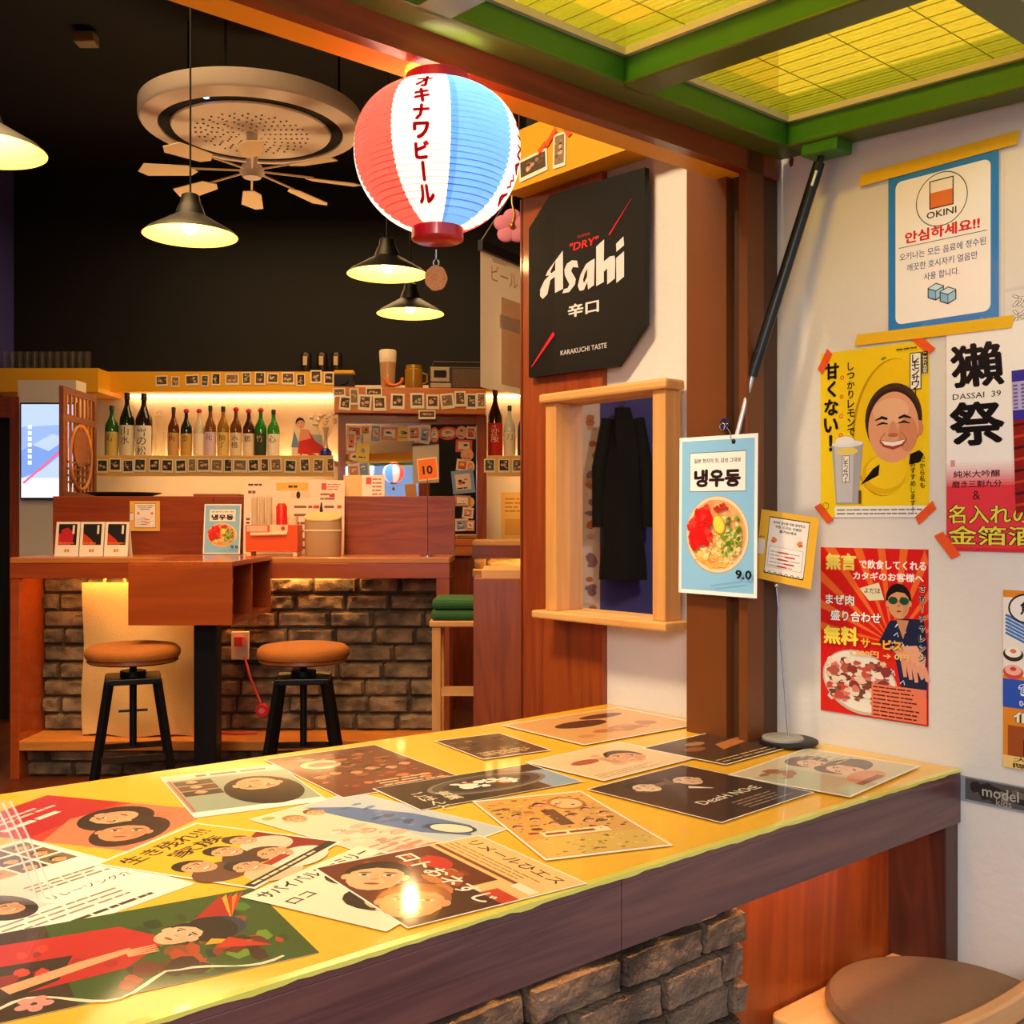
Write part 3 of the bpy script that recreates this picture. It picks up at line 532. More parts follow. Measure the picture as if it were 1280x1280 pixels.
def f_couple(c, w, h):
    rnd = R_(43); c.rect(-w*0.48, -h*0.48, w*0.48, h*0.48, '#cfc2a4'); c.rect(-w*0.48, -h*0.48, -w*0.1, h*0.3, '#b4b898'); c.blotch(-w*0.46, h*0.0, -w*0.1, h*0.4, 12, ['#a89c78', '#bcae88', '#a06a48'], w*0.03, w*0.1, rnd)
    c.ell(w*0.14, h*0.26, w*0.17, h*0.16, '#6a5040'); c.face(w*0.10, h*0.2, w*0.12, '#e6b898', '#6a5040', 0.5, 0.3); c.ell(w*0.20, -h*0.06, w*0.22, h*0.17, '#5c4436'); c.face(w*0.08, -h*0.08, w*0.13, '#eab898', '#5c4436', 0.6, 0.3)
    c.ell(w*0.02, -h*0.32, w*0.18, h*0.12, '#d88a5c'); c.rect(-w*0.2, -h*0.42, w*0.1, -h*0.36, '#8a3c28'); c.lines(w*0.2, h*0.0, w*0.45, h*0.4, 5, '#a8a090', 0.3, rnd)
def f_shade(c, w, h):
    rnd = R_(47); c.rect(-w*0.48, -h*0.48, w*0.48, h*0.48, '#d8a060'); c.ell(-w*0.1, h*0.12, w*0.2, h*0.12, '#3a2418'); c.ell(w*0.18, h*0.28, w*0.18, h*0.08, '#4a2c1c'); c.blotch(-w*0.44, -h*0.4, w*0.4, 0, 10, ['#c88850', '#b07040'], w*0.04, w*0.12, rnd)
flyer([(-45,1036),(70,987),(262,1022),(135,1068)], f_red, 'red flyer of two lying faces in the back left corner of the counter')
flyer([(-150,1098),(50,1046),(228,1108),(0,1196)], f_grid, 'cream flyer with a grid of small pictures beneath the clear acrylic plates')
flyer([(330,1117),(398,1202),(-60,1282),(-95,1176)], f_parrot, 'green and red flyer of a woman in a red robe with white cursive')
flyer([(402,1000),(224,1028),(216,969),(355,957)], f_grey, 'grey green flyer with one dark-haired head upside down')
flyer([(312,1022),(440,994),(636,1033),(508,1087)], f_blue, 'pale pink flyer with a long blue figure in the middle of the counter')
flyer([(132,1078),(258,1024),(416,1060),(306,1117)], f_family, 'yellow flyer of a smiling family with black brush lettering')
flyer([(344,949),(482,930),(566,976),(412,1001)], f_crowd, 'reddish brown crowded flyer at the back edge below the right stool')
flyer([(306,1121),(452,1058),None,(478,1169)], f_survival, 'cream flyer with black katakana heading half hidden by the dark red brown one')
flyer([(600,1046),(736,1107),(508,1162),None], f_brown, 'dark red brown flyer with white kana and a tan lettered strip near the front edge')
flyer([(582,1006),(730,988),(838,1062),(690,1074)], f_gold, 'golden flyer packed with tiny people beside the bare yellow patch')
flyer([(482,992),(668,950),(724,986),(506,1010)], f_plate, 'dark flyer with a round black plate of white rice')
flyer([(544,928),(626,917),(688,940),(602,951)], f_brown2, 'small olive brown flyer near the back edge of the counter')
flyer([(640,906),(790,884),(862,908),(716,936)], f_shade, 'tan flyer with dark blots in the back corner by the plywood panel')
flyer([(672,952),(780,928),(866,950),(738,982)], f_pale, 'pale peach flyer with one faint face behind the dark lettered one')
flyer([(736,987),(858,958),(1012,993),(900,1034)], f_dark, 'dark brown flyer with two pale faces and white ragged lettering')
flyer([(806,938),(905,912),(1002,934),(902,958)], f_dark2, 'dark flyer with an orange streak at the foot of the brown post')
flyer([(914,971),(1010,936),(1150,962),(1058,1000)], f_couple, 'washed-out grey green flyer of two heads at the right end of the counter')
# ================================================================ POSTERS ON THE WHITE WALL
ORANGE_TAPE = mat('orange_tape', '#e8541c', 0.5); YELLOW_TAPE = mat('yellow_tape', '#e8b418', 0.5)
def tape(parent, x, y, l, wd, rot, m, lift=0.0016):
    ca, sa = math.cos(rot), math.sin(rot); vs = []; n = 6
    for i in range(n+1):
        u = -l/2+l*i/n
        for q in (-1, 1):
            uu = u+(0.002*q if i in (0, n) else 0); vs.append((x+uu*ca-q*wd/2*sa, y+uu*sa+q*wd/2*ca, lift+0.0003*math.sin(i*1.7)))
    fs = [(2*i, 2*i+2, 2*i+3, 2*i+1) for i in range(n)]; b = MB().add(vs, fs)
    b.add([(p[0], p[1], p[2]-0.0003) for p in vs], [tuple(reversed(f)) for f in fs])
    return obj('tape', b, m, parent)
def wall_poster(t0, t1, z0, z1, draw, label, bg='#f4eee6', tilt=0.0, off=0.0025, name='poster', m=None, cat='poster'):
    wd, ht = t0-t1, z1-z0; c = Canvas(wd, ht, bg, step=0.000012, thick=0.0005); draw(c, wd, ht)
    o = c.build(name, m or GLOSSY, None, on_wall((t0+t1)/2, (z0+z1)/2, tilt, off)); return tag(o, label, cat)
def p_okini(c, w, h):
    c.rect(-w/2, -h/2, w/2, h/2, '#2f7fc8'); c.rrect(-w*0.43, -h*0.452, w*0.43, h*0.452, w*0.06, '#f6f0ec')
    c.ring(0, h*0.28, w*0.235, w*0.235, w*0.008, '#2a2624'); c.rect(-w*0.11, h*0.23, w*0.11, h*0.405, '#2a2624'); c.rect(-w*0.10, h*0.237, w*0.10, h*0.398, '#f2e8dc'); c.rect(-w*0.10, h*0.237, w*0.10, h*0.33, '#e07838')
    c.text('OKINI', 0, h*0.195, h=h*0.042, w=w*0.27, c='#241f1e', bold=0.015)
    c.text('안심하세요!!', 0, h*0.085, h=h*0.075, w=w*0.68, c='#d8281c', bold=0.035); c.rect(-w*0.40, h*0.028, w*0.40, h*0.032, '#3a3634')
    for i, s in enumerate(('오키나는 모든 음료에 정수된', '깨끗한 호시자키 얼음만', '사용 합니다.')): c.text(s, 0, -h*(0.03+0.075*i), h=h*0.047, w=w*(0.78, 0.64, 0.32)[i], c='#2a4a8a', bold=0.006)
    for x, y in ((-0.05, -0.285), (0.06, -0.32)):
        c.poly([(w*(x-0.075),h*(y+0.03)),(w*x,h*(y+0.055)),(w*(x+0.075),h*(y+0.03)),(w*(x+0.075),h*(y-0.03)),(w*x,h*(y-0.055)),(w*(x-0.075),h*(y-0.03))], '#26364a')
        c.poly([(w*(x-0.065),h*(y+0.028)),(w*x,h*(y+0.048)),(w*(x+0.065),h*(y+0.028)),(w*x,h*(y+0.008))], '#c8e6f4'); c.poly([(w*(x-0.065),h*(y+0.022)),(w*(x-0.003),h*(y+0.002)),(w*(x-0.003),h*(y-0.045)),(w*(x-0.065),h*(y-0.027))], '#7cbce0'); c.poly([(w*(x+0.065),h*(y+0.022)),(w*(x+0.003),h*(y+0.002)),(w*(x+0.003),h*(y-0.045)),(w*(x+0.065),h*(y-0.027))], '#98cce8')
po = wall_poster(0.124, -0.0735, 1.532, 1.81, p_okini, 'blue bordered notice with red Korean heading and two ice cubes', off=0.004)
tape(po, -0.012, 0.147, 0.285, 0.022, 0.005, YELLOW_TAPE); tape(po, -0.02, -0.146, 0.285, 0.020, -0.02, YELLOW_TAPE)
def p_lemon(c, w, h):
    c.rect(-w/2, -h/2, w/2, h/2, '#f2cc18'); c.rect(-w*0.36, -h*0.5, w*0.5, -h*0.435, '#f2ece2'); c.lines(-w*0.34, -h*0.49, w*0.46, -h*0.445, 2, '#8a8078', 0.4, R_(2))
    c.ell(w*0.14, h*0.02, w*0.33, h*0.40, '#c8900c', -0.12, 40); c.ell(w*0.155, h*0.02, w*0.32, h*0.395, '#f0c414', -0.12, 40); c.ell(w*0.10, h*0.425, w*0.025, h*0.008, '#7a8a20', 0.3)
    c.ell(w*0.10, -h*0.25, w*0.20, h*0.115, '#e0b010'); c.ell(w*0.12, -h*0.235, w*0.18, h*0.10, '#f4ca1c')
    hx, hy = w*0.185, h*0.035
    c.ell(hx, hy+h*0.035, w*0.255, h*0.205, '#4a3420', 0, 40); c.ell(hx, hy+h*0.01, w*0.245, h*0.20, '#3a2416', 0, 40)
    c.ell(hx+w*0.235, hy-h*0.03, w*0.03, h*0.045, '#d08458'); c.ell(hx, hy-h*0.015, w*0.225, h*0.205, '#e4a078', 0, 40); c.ell(hx-w*0.02, hy+h*0.08, w*0.16, h*0.075, '#ecb48c'); c.ell(hx+w*0.13, hy-h*0.06, w*0.085, h*0.10, '#d48a60')
    for q in (-1, 1):
        c.line([(hx+q*w*0.05, hy+h*0.035), (hx+q*w*0.10, hy+h*0.046), (hx+q*w*0.16, hy+h*0.032)], [w*0.02, w*0.026, w*0.01], '#2a1810')
        c.line([(hx+q*w*0.045, hy+h*0.006), (hx+q*w*0.095, hy+h*0.014), (hx+q*w*0.15, hy+h*0.002)], [w*0.008, w*0.02, w*0.006], '#241410'); c.line([(hx+q*w*0.07, hy-h*0.045), (hx+q*w*0.11, hy-h*0.075), (hx+q*w*0.115, hy-h*0.11)], w*0.008, '#b86c48')
    c.poly([(hx-w*0.015,hy+h*0.02),(hx+w*0.015,hy+h*0.02),(hx+w*0.045,hy-h*0.05),(hx,hy-h*0.066),(hx-w*0.045,hy-h*0.05)], '#d89068'); c.ell(hx, hy-h*0.06, w*0.045, h*0.012, '#b86c48')
    c.poly([(hx-w*0.125,hy-h*0.085),(hx,hy-h*0.098),(hx+w*0.125,hy-h*0.085),(hx+w*0.09,hy-h*0.125),(hx,hy-h*0.145),(hx-w*0.09,hy-h*0.125)], '#a8402c'); c.poly([(hx-w*0.11,hy-h*0.09),(hx,hy-h*0.101),(hx+w*0.11,hy-h*0.09),(hx+w*0.075,hy-h*0.114),(hx,hy-h*0.125),(hx-w*0.075,hy-h*0.114)], '#f8f0e4')
    c.poly([(hx-w*0.18,-h*0.215),(hx-w*0.12,-h*0.19),(hx-w*0.13,-h*0.255),(hx-w*0.30,-h*0.31)], '#1c1410'); c.poly([(hx+w*0.15,-h*0.14),(hx+w*0.23,-h*0.12),(hx+w*0.27,-h*0.145),(hx+w*0.23,-h*0.19),(hx+w*0.14,-h*0.20)], '#1c1410')
    c.vtext('しっかりレモンで', -w*0.205, h*0.43, w*0.078, '#1c1408', 0.02, 1.02, 0.01); c.vtext('甘くない！', -w*0.385, h*0.44, w*0.155, '#1c1408', 0.04, 1.0, -0.02)
    for i in range(4): c.ring(-w*0.285-i*w*0.005, h*(0.34-0.115*i), w*0.018, w*0.018, w*0.006, '#d84020')
    c.poly([(-w*0.385,-h*0.06),(-w*0.085,-h*0.06),(-w*0.135,-h*0.42),(-w*0.345,-h*0.42)], '#a8a4a4'); c.poly([(-w*0.36,-h*0.075),(-w*0.17,-h*0.075),(-w*0.19,-h*0.41),(-w*0.335,-h*0.41)], '#c4c0be'); c.ell(-w*0.235, -h*0.06, w*0.15, h*0.02, '#e4e0dc'); c.ell(-w*0.26, -h*0.04, w*0.09, h*0.025, '#ece8e4'); c.ell(-w*0.235, -h*0.105, w*0.10, h*0.022, '#e8cc60')
    c.rect(-w*0.285, -h*0.29, w*-0.215, -h*0.13, '#241c18'); c.rect(-w*0.28, -h*0.287, -w*0.22, -h*0.133, '#f0e8dc'); c.vtext('レモンサワー', -w*0.25, -h*0.137, w*0.05, '#1c1410', 0.01, 0.72)
    c.rect(w*0.335, h*0.225, w*0.435, h*0.435, '#241c18'); c.rect(w*0.342, h*0.23, w*0.428, h*0.43, '#f4ecdc'); c.vtext('レモンサワー', w*0.385, h*0.425, w*0.072, '#1c1410', 0.02, 0.74); c.rect(w*0.44, h*0.31, w*0.49, h*0.435, '#3a2c1c'); c.vtext('こだわり酒場の', w*0.465, h*0.43, w*0.04, '#f0e4c0', 0, 0.62)
    c.vtext('だから私も', w*0.445, -h*0.155, w*0.05, '#1c1408', 0.01, 1.05); c.vtext('おすすめします！', w*0.365, -h*0.18, w*0.05, '#1c1408', 0.01, 1.05); c.rect(-w*0.125, -h*0.42, -w*0.10, -h*0.34, '#6a4a18'); c.ring(-w*0.44, -h*0.43, w*0.03, w*0.03, w*0.005, '#7a5a18'); c.lines(w*0.22, h*0.455, w*0.46, h*0.472, 1, '#5a4818', 0.5)
po = wall_poster(0.2635, 0.0475, 1.205, 1.512, p_lemon, 'yellow poster of a laughing face in a lemon hood beside a cup')
for x, y, r in ((-0.098, 0.138, 1.05), (0.098, 0.146, -0.75), (-0.100, -0.146, -0.85), (0.102, -0.146, 0.72)): tape(po, x, y, 0.042, 0.015, r, ORANGE_TAPE)
def p_dassai(c, w, h):
    for i in range(10):
        k = i/9; y1 = h*(-0.09-0.013*i); a, b = lin('#f4ece6'), lin('#e03a44'); c.rect(-w/2, -h/2, w/2, y1, tuple(a[j]*(1-k)+b[j]*k for j in range(3)))
    x = -w*0.29; c.text('獺', x, h*0.33, h=h*0.20, w=w*0.36, c='#120e0e', bold=0.03, shear=-0.08); c.text('DASSAI  39', x, h*0.195, h=h*0.026, w=w*0.33, c='#2a2422', bold=0.005); c.text('祭', x, h*0.07, h=h*0.20, w=w*0.38, c='#120e0e', bold=0.035, shear=-0.1)
    c.rect(-w*0.47, -h*0.12, -w*0.44, -h*0.09, '#d89890'); c.text('純米大吟醸', x, -h*0.155, h=h*0.032, w=w*0.32, c='#5a1418', bold=0.015); c.text('磨き三割九分', x, -h*0.20, h=h*0.032, w=w*0.34, c='#5a1418', bold=0.015); c.text('&', x, -h*0.25, h=h*0.04, c='#4a2022')
    for s, y, q in (('名入れの', -0.335, 0.56), ('金箔酒', -0.43, 0.60)): c.outlined(s, -w*0.485+w*q/2, h*y, h*0.085, '#e8d848', '#2a1c10', w=w*q, bold=0.015, o=0.04)
    c.rect(-w/2, -h/2, w/2, -h*0.485, '#d02c3c')
po = wall_poster(0.0165, -0.232, 1.148, 1.522, p_dassai, 'white to red sake poster with two huge black brush characters', off=0.0035); tape(po, -0.122, -0.178, 0.05, 0.017, -0.9, ORANGE_TAPE)
def p_red(c, w, h):
    c.rect(-w/2, -h/2, w/2, h/2, '#d81c18')
    for i in range(11):
        a = 0.35+i*0.26; a2 = a+0.09; q = [(w*0.18, -h*0.05)]
        for aa in (a, a2):
            dx, dy = math.cos(aa), math.sin(aa); k = min((w*0.5-w*0.18*(1 if dx > 0 else -1))/max(abs(dx), 1e-3), (h*0.5+h*0.05)/max(dy, 1e-3) if dy > 0 else 9); q.append((w*0.18+dx*k, -h*0.05+dy*k))
        c.poly(q, '#ec6a2a')
    c.text('無言', -w*0.30, h*0.415, h=h*0.105, w=w*0.30, c='#f4e068', bold=0.045); c.text('で飲食してくれる', w*0.18, h*0.405, h=h*0.055, w=w*0.60, c='#fbf4ea', bold=0.03); c.text('カタギのお客様へ', w*0.14, h*0.335, h=h*0.05, w=w*0.64, c='#fbf4ea', bold=0.03)
    c.outlined('まぜ肉', -w*0.31, h*0.185, h*0.065, '#fbf4ea', '#7a100c', w=w*0.28, bold=0.03); c.outlined('盛り合わせ', -w*0.16, h*0.09, h*0.065, '#fbf4ea', '#7a100c', w=w*0.48, bold=0.03)
    c.poly([(-w*0.12,h*0.26),(w*0.06,h*0.30),(w*0.11,h*0.20),(-w*0.03,h*0.19)], '#e8dcb0'); c.text('よだほ', -w*0.0, h*0.25, w=w*0.15, c='#2a2018', bold=0.01)
    c.poly([(w*0.06,-h*0.05),(w*0.16,h*0.08),(w*0.30,h*0.10),(w*0.46,h*0.10),(w*0.49,-h*0.04),(w*0.49,-h*0.34),(w*0.28,-h*0.36),(w*0.2,-h*0.1)], '#1a2444')
    rr = R_(8)
    for i in range(16): x, y = w*rr.uniform(0.14, 0.44), h*rr.uniform(-0.32, 0.06); c.line([(x,y),(x+w*0.03,y+h*0.02),(x+w*0.04,y-h*0.005)], w*0.008, '#d8dce4')
    c.poly([(w*0.22,h*0.09),(w*0.33,h*0.09),(w*0.28,-h*0.02)], '#c88860'); c.face(w*0.24, h*0.19, w*0.125, '#d89868', '#1c1410', 0.05, 0.1)
    for q in (-1, 1): c.ell(w*(0.24+q*0.05), h*0.20, w*0.042, h*0.022, '#1c4a34')
    c.poly([(w*0.16,-h*0.07),(w*0.40,-h*0.05),(w*0.48,-h*0.12),(w*0.46,-h*0.22),(w*0.30,-h*0.16)], '#e4a484')
    for i in range(5): c.line([(w*(0.28+0.045*i),-h*(0.13+0.01*i)),(w*(0.30+0.05*i),-h*(0.235+0.012*(i % 3)))], [w*0.05, w*0.03], '#e0987a')
    c.ell(-w*0.12, -h*0.30, w*0.36, h*0.185, '#c8b8a4', -0.25, 40); c.ell(-w*0.12, -h*0.295, w*0.345, h*0.172, '#ece2d2', -0.25, 40)
    c.blotch(-w*0.46, -h*0.44, w*0.20, -h*0.14, 150, ['#e8c0a0', '#c84a40', '#8a3430', '#ecd4b8', '#d87868', '#6a4038', '#f0dcc8', '#b05848'], w*0.025, w*0.07, rr)
    c.rect(w*0.0, -h*0.49, w*0.49, -h*0.295, '#e87858'); c.lines(w*0.015, -h*0.485, w*0.47, -h*0.30, 8, '#5a1c14', 0.35, rr)
    c.outlined('無料', -w*0.29, -h*0.03, h*0.115, '#f8e050', '#c81c10', w=w*0.34, bold=0.045, o=0.05); c.outlined('サービス', w*0.09, -h*0.06, h*0.06, '#f4b838', '#a01810', w=w*0.38, bold=0.04); c.text('1,580円 → 0円', w*0.07, -h*0.125, h=h*0.04, w=w*0.54, c='#f4c070', bold=0.03)
    c.vtext('さあ！チャレンジ', w*0.455, h*0.30, w*0.066, '#f4e8d8', 0.09, 1.22); c.vtext('さあ！チャレンジ', w*0.455, h*0.30, w*0.062, '#1c1410', 0.03, 1.3)
wall_poster(0.2635, 0.049, 0.843, 1.149, p_red, 'red poster with sunglasses face and a platter of meat')
def p_sushi(c, w, h):
    rr = R_(19); c.rect(-w/2, -h/2, w/2, h/2, '#e08828'); c.rect(-w/2, h*0.02, w/2, h*0.46, '#f0e4d8')
    for i in range(6): c.line([(-w*0.5+w*0.02, h*(0.36-0.02*i)), (-w*0.2, h*(0.27-0.02*i)), (w*0.2, h*(0.24-0.02*i)), (w*0.5, h*(0.30-0.02*i))], h*0.014, '#3a7ac0')
    c.ell(-w*0.31, h*0.40, w*0.15, h*0.085, '#2a2624'); c.ell(-w*0.31, h*0.40, w*0.135, h*0.075, '#f0e8e0'); c.text('魚', -w*0.31, h*0.405, h=h*0.08, c='#1c1816', bold=0.03)
    for j in range(2):
        for i in range(6): x, y = -w*0.42+w*0.165*i, h*(0.14-0.10*j); c.ell(x, y, w*0.08, h*0.04, ['#2a2420', '#d8483c'][j]); c.ell(x, y+h*0.012, w*0.065, h*0.03, ['#f4ece0', '#f0b49c'][j]); c.ell(x, y+h*0.018, w*0.025, h*0.012, ['#e07840', '#d83c34'][j])
    c.rect(-w/2, -h*0.16, w/2, h*0.0, '#2050b8'); c.text('☎', -w*0.32, -h*0.055, h=h*0.07, c='#f4f0ec', bold=0.01); c.text('0467-', -w*0.3, -h*0.13, h=h*0.032, c='#f0ece8', bold=0.01)
    c.outlined('個室', -w*0.22, -h*0.21, h*0.06, '#f4e8c8', '#3a1c0c', w=w*0.4, bold=0.02); c.rect(-w*0.46, -h*0.43, w*0.46, -h*0.26, '#a04c20'); c.rect(-w*0.34, -h*0.42, w*0.3, -h*0.33, '#2a1610'); c.ell(-w*0.2, -h*0.29, w*0.1, h*0.015, '#e8a060')
    c.rect(-w/2, -h*0.5, w/2, -h*0.43, '#f0c878'); c.text('大人数', -w*0.22, -h*0.447, h=h*0.028, w=w*0.40, c='#3a2010'); c.text('隠れ家', -w*0.22, -h*0.481, h=h*0.028, w=w*0.40, c='#3a2010', bold=0.02)
wall_poster(-0.0795, -0.285, 0.797, 1.086, p_sushi, 'orange poster of sushi with a white telephone sign on a blue band')
def p_purple(c, w, h):
    rr = R_(33); c.rect(-w/2, -h/2, w/2, h/2, '#8c1c18')
    for i in range(9): c.line([(-w*0.5, h*(-0.45+0.08*i)), (-w*0.1, h*(-0.40+0.08*i)), (w*0.5, h*(-0.47+0.09*i))], h*0.018, ['#c83828', '#4a100e'][i % 2])
    c.rect(-w/2, h*0.15, w/2, h/2, '#3c2f9a'); c.rect(-w*0.5, h*0.22, w*0.5, h*0.42, '#b8aed0')
    for j in range(7):
        for i in range(16): c.rect(-w*0.49+w*0.062*i, h*(0.23+0.026*j), -w*0.455+w*0.062*i, h*(0.243+0.026*j), '#6a5aa8')
wall_poster(-0.098, -0.30, 1.215, 1.445, p_purple, 'purple and dark red poster at the right edge over the sake poster', off=0.0055, tilt=0.03)
def p_clear(c, w, h):
    c.rect(-w*0.5, -h*0.30, w*0.5, -h*0.28, '#d8cfc4'); c.outlined('冰杯', -w*0.26, -h*0.36, h*0.085, '#efe4d6', '#3a3028', w=w*0.36, bold=0.01, o=0.03); c.outlined('冷酒', -w*0.26, -h*0.45, h*0.085, '#efe4d6', '#3a3028', w=w*0.36, bold=0.01, o=0.03)
wall_poster(-0.082, -0.29, 1.515, 1.80, p_clear, 'pale blank sheet with outlined characters right of the blue bordered notice', bg='#e2dacf', off=0.0015)
def p_pink(c, w, h): c.text('個', -w*0.1, 0, h=h*0.6, c='#d8786c', bold=0.0)
wall_poster(-0.10, -0.26, 1.45, 1.512, p_pink, 'narrow white strip with a pink character below the pale blank sheet', bg='#e9e0d6', off=0.0012)
def p_strip(c, w, h):
    rr = R_(51); c.rect(-w*0.46, -h*0.42, w/2, h*0.44, '#54504c'); c.blotch(-w*0.46, -h*0.5, w*0.5, h*0.5, 46, ['#38322e', '#7a7670', '#2c2826', '#6a6058'], w*0.02, w*0.08, rr); c.text('model', -w*0.26, h*0.05, h=h*0.42, c='#b0a89c', bold=0.01); c.text('kids', -w*0.24, -h*0.28, h=h*0.28, c='#a89c90')
wall_poster(-0.004, -0.30, 0.728, 0.770, p_strip, 'worn dark printed strip on the wall beside the counter end', bg='#8c949a', name='worn_sticker_strip', cat='sticker')
# ================================================================ AT THE BROWN POST
t0, z0 = on_s(1010, 205, 0); rust = MB()
rust.add([(0,0,0),(0.006,0.002,0),(0.008,0.014,0),(0.002,0.022,0),(-0.003,0.012,0)], [(0,1,2,3,4)])
t_, z_ = on_s(988, 203, 0); rst = obj('rust_spot', rust, mat('rust', '#6a2c10', 0.8)); rst.matrix_world = on_wall(t_, z_-0.01, 0, 0.0006); tag(rst, 'small rust brown spot on the white wall under the green window frame', 'stain')
# gas strut
st = thing('gas_strut', 'black gas strut propping the green window frame', 'strut', W(-0.062, 0.40, 1.30), (0, 0, ANG))
o0 = W(-0.062, 0.40, 1.30)
def ws(s, t, z): return Vector((s+0.062, t-0.40, z-1.30))
ta, za = on_s(1020, 190, -0.062); tb, zb = on_s(940, 470, -0.094); tc_, zc_ = on_s(922, 552, -0.116)
A_, B_, C_ = ws(-0.045, ta+0.0, za-0.004), ws(-0.094, tb, zb), ws(-0.122, tc_, zc_)
obj('cylinder', MB().cyl(A_*0.97+B_*0.03, B_, 0.0105, n=20).cyl(A_*0.97+B_*0.03, A_, 0.006, n=12), mat('black_strut', '#121212', 0.35), st, smooth=True)
obj('rod', MB().cyl(B_, C_, 0.0048, n=14), mat('steel', '#c4c4cc', 0.42, 0.8), st, smooth=True, label='thin bright steel rod')
obj('end_fitting', MB().ball(C_, 0.008).cyl(C_, C_+Vector((0.012, 0, 0)), 0.006), mat('black_strut'), st, smooth=True)
dd = (B_-A_).normalized(); obj('rating_label', MB().beam(A_+dd*0.03+Vector((-0.0085, -0.0065, 0)), A_+dd*0.058+Vector((-0.0085, -0.0065, 0)), 0.004, 0.004), mat('white_label', '#e8e8e8', 0.5), st)
# hanging menu card
hs = thing('eye_hook', 'small steel eye hook screwed into the brown post', 'hook', W(-0.109, *on_s(907, 530, -0.109)), (0, 0, ANG))
CHROME = mat('chrome', '#c8c8cc', 0.18, 1.0)
obj('backplate', MB().cyl((0, 0, 0), (-0.004, 0, 0), 0.011, n=20), CHROME, hs, smooth=True)
obj('ring', MB().tube([(-0.010+0.0*math.cos(a), 0.006*math.sin(a), -0.006+0.007*math.cos(a)) for a in [2*PI*i/14 for i in range(15)]], 0.0013, 8), CHROME, hs, smooth=True)
ptl, ptr, pbr, pbl = [Vector((0, *on_s(x, y, -0.128))) for x, y in ((858, 549), (951, 540), (942, 749), (840, 738))]
cc = (ptl+ptr+pbr+pbl)/4; wd = ((ptr-ptl).length+(pbr-pbl).length)/2; ht = ((ptl-pbl).length+(ptr-pbr).length)/2; tl_ = math.atan2((ptr-ptl).z+(pbr-pbl).z, -((ptr-ptl).y+(pbr-pbl).y))
def noodle_card(c, w, h):
    c.rect(-w*0.465, -h*0.475, w*0.465, h*0.475, '#8cc4ea'); c.rect(-w*0.36, h*0.15, w*0.36, h*0.40, '#4a4440'); c.rect(-w*0.355, h*0.154, w*0.355, h*0.396, '#f4f0ea')
    c.text('일본 현지의 맛, 감성 그대로', 0, h*0.345, h=h*0.030, w=w*0.60, c='#3a2420', bold=0.02); c.text('냉우동', 0, h*0.235, h=h*0.115, w=w*0.60, c='#2c1814', bold=0.055)
    rr = R_(61); c.ell(0, -h*0.12, w*0.405, h*0.245, '#b8a890', 0, 48); c.ell(0, -h*0.118, w*0.395, h*0.238, '#f2d8b4', 0, 48); c.ell(0, -h*0.118, w*0.365, h*0.218, '#e8a868', 0, 48)
    def inside(n, x0, y0, x1, y1, cols, a, b):
        for i in range(n):
            for k in range(9):
                x, y = rr.uniform(x0, x1), rr.uniform(y0, y1)
                if (x/(w*0.33))**2+((y+h*0.118)/(h*0.198))**2 < 1: break
            r = rr.uniform(a, b); k = rr.randint(5, 8); c.poly([(x+math.cos(6.283*j/k)*r*rr.uniform(0.6, 1), y+math.sin(6.283*j/k)*r*rr.uniform(0.5, 1)) for j in range(k)], rr.choice(cols))
    inside(10, -w*0.1, 0, w*0.33, h*0.08, ['#e89860', '#f0b078'], w*0.04, w*0.07); inside(110, -w*0.30, -h*0.32, w*0.28, -h*0.10, ['#f4cc70', '#f0b850', '#e8a040', '#f8dc98'], w*0.03, w*0.06)
    for i in range(130): x, y = rr.uniform(-w*0.24, w*0.24), rr.uniform(-h*0.30, -h*0.11); a = rr.uniform(0, 3.14); c.line([(x, y), (x+math.cos(a)*w*0.04, y+math.sin(a)*w*0.03)], w*0.010, rr.choice(['#f8e0a0', '#f4d488', '#e0a048', '#fae8b8']))
    inside(14, -w*0.02, h*0.02, w*0.16, h*0.07, ['#c83420', '#a82818'], w*0.02, w*0.035); inside(90, w*0.08, -h*0.25, w*0.33, -h*0.0, ['#7a9c28', '#a8b840', '#587818', '#c8c870', '#d8d8a0'], w*0.014, w*0.036); inside(70, -w*0.33, -h*0.19, -w*0.06, h*0.06, ['#e8281c', '#d81c18', '#f04030', '#dc2420'], w*0.04, w*0.075)
    c.ell(w*0.05, -h*0.055, w*0.075, h*0.062, '#d8a818', 0.4); c.ell(w*0.045, -h*0.055, w*0.062, h*0.054, '#f6dc50', 0.4)
    c.text('9.0', w*0.36, -h*0.36, h=h*0.055, w=w*0.20, c='#161210', bold=0.03); c.line([(-w*0.05, -h*0.44), (w*0.36, -h*0.40)], w*0.012, '#78aed4')
cv = Canvas(wd, ht, '#f6f2ee', step=0.000012, thick=0.0012); noodle_card(cv, wd, ht)
mc = cv.build('menu_card', GLOSSY, None, None); ro = -tl_
x = -VV*math.cos(tl_)+ZV*math.sin(tl_); y = ZV*math.cos(tl_)+VV*math.sin(tl_); mc.matrix_world = frame3(W(-0.128, cc.y, cc.z), x, y)
tag(mc, 'pale blue noodle bowl menu card hanging on the brown post', 'menu card')
tw = MB().tube([(0.035-wd*0.0, ht*0.5-0.012, 0.0015), (0.033, ht*0.5+0.004, 0.004), (0.030, ht*0.5+0.014, 0.010)], 0.0009, 6); obj('wire_loop', tw, CHROME, mc, smooth=True)
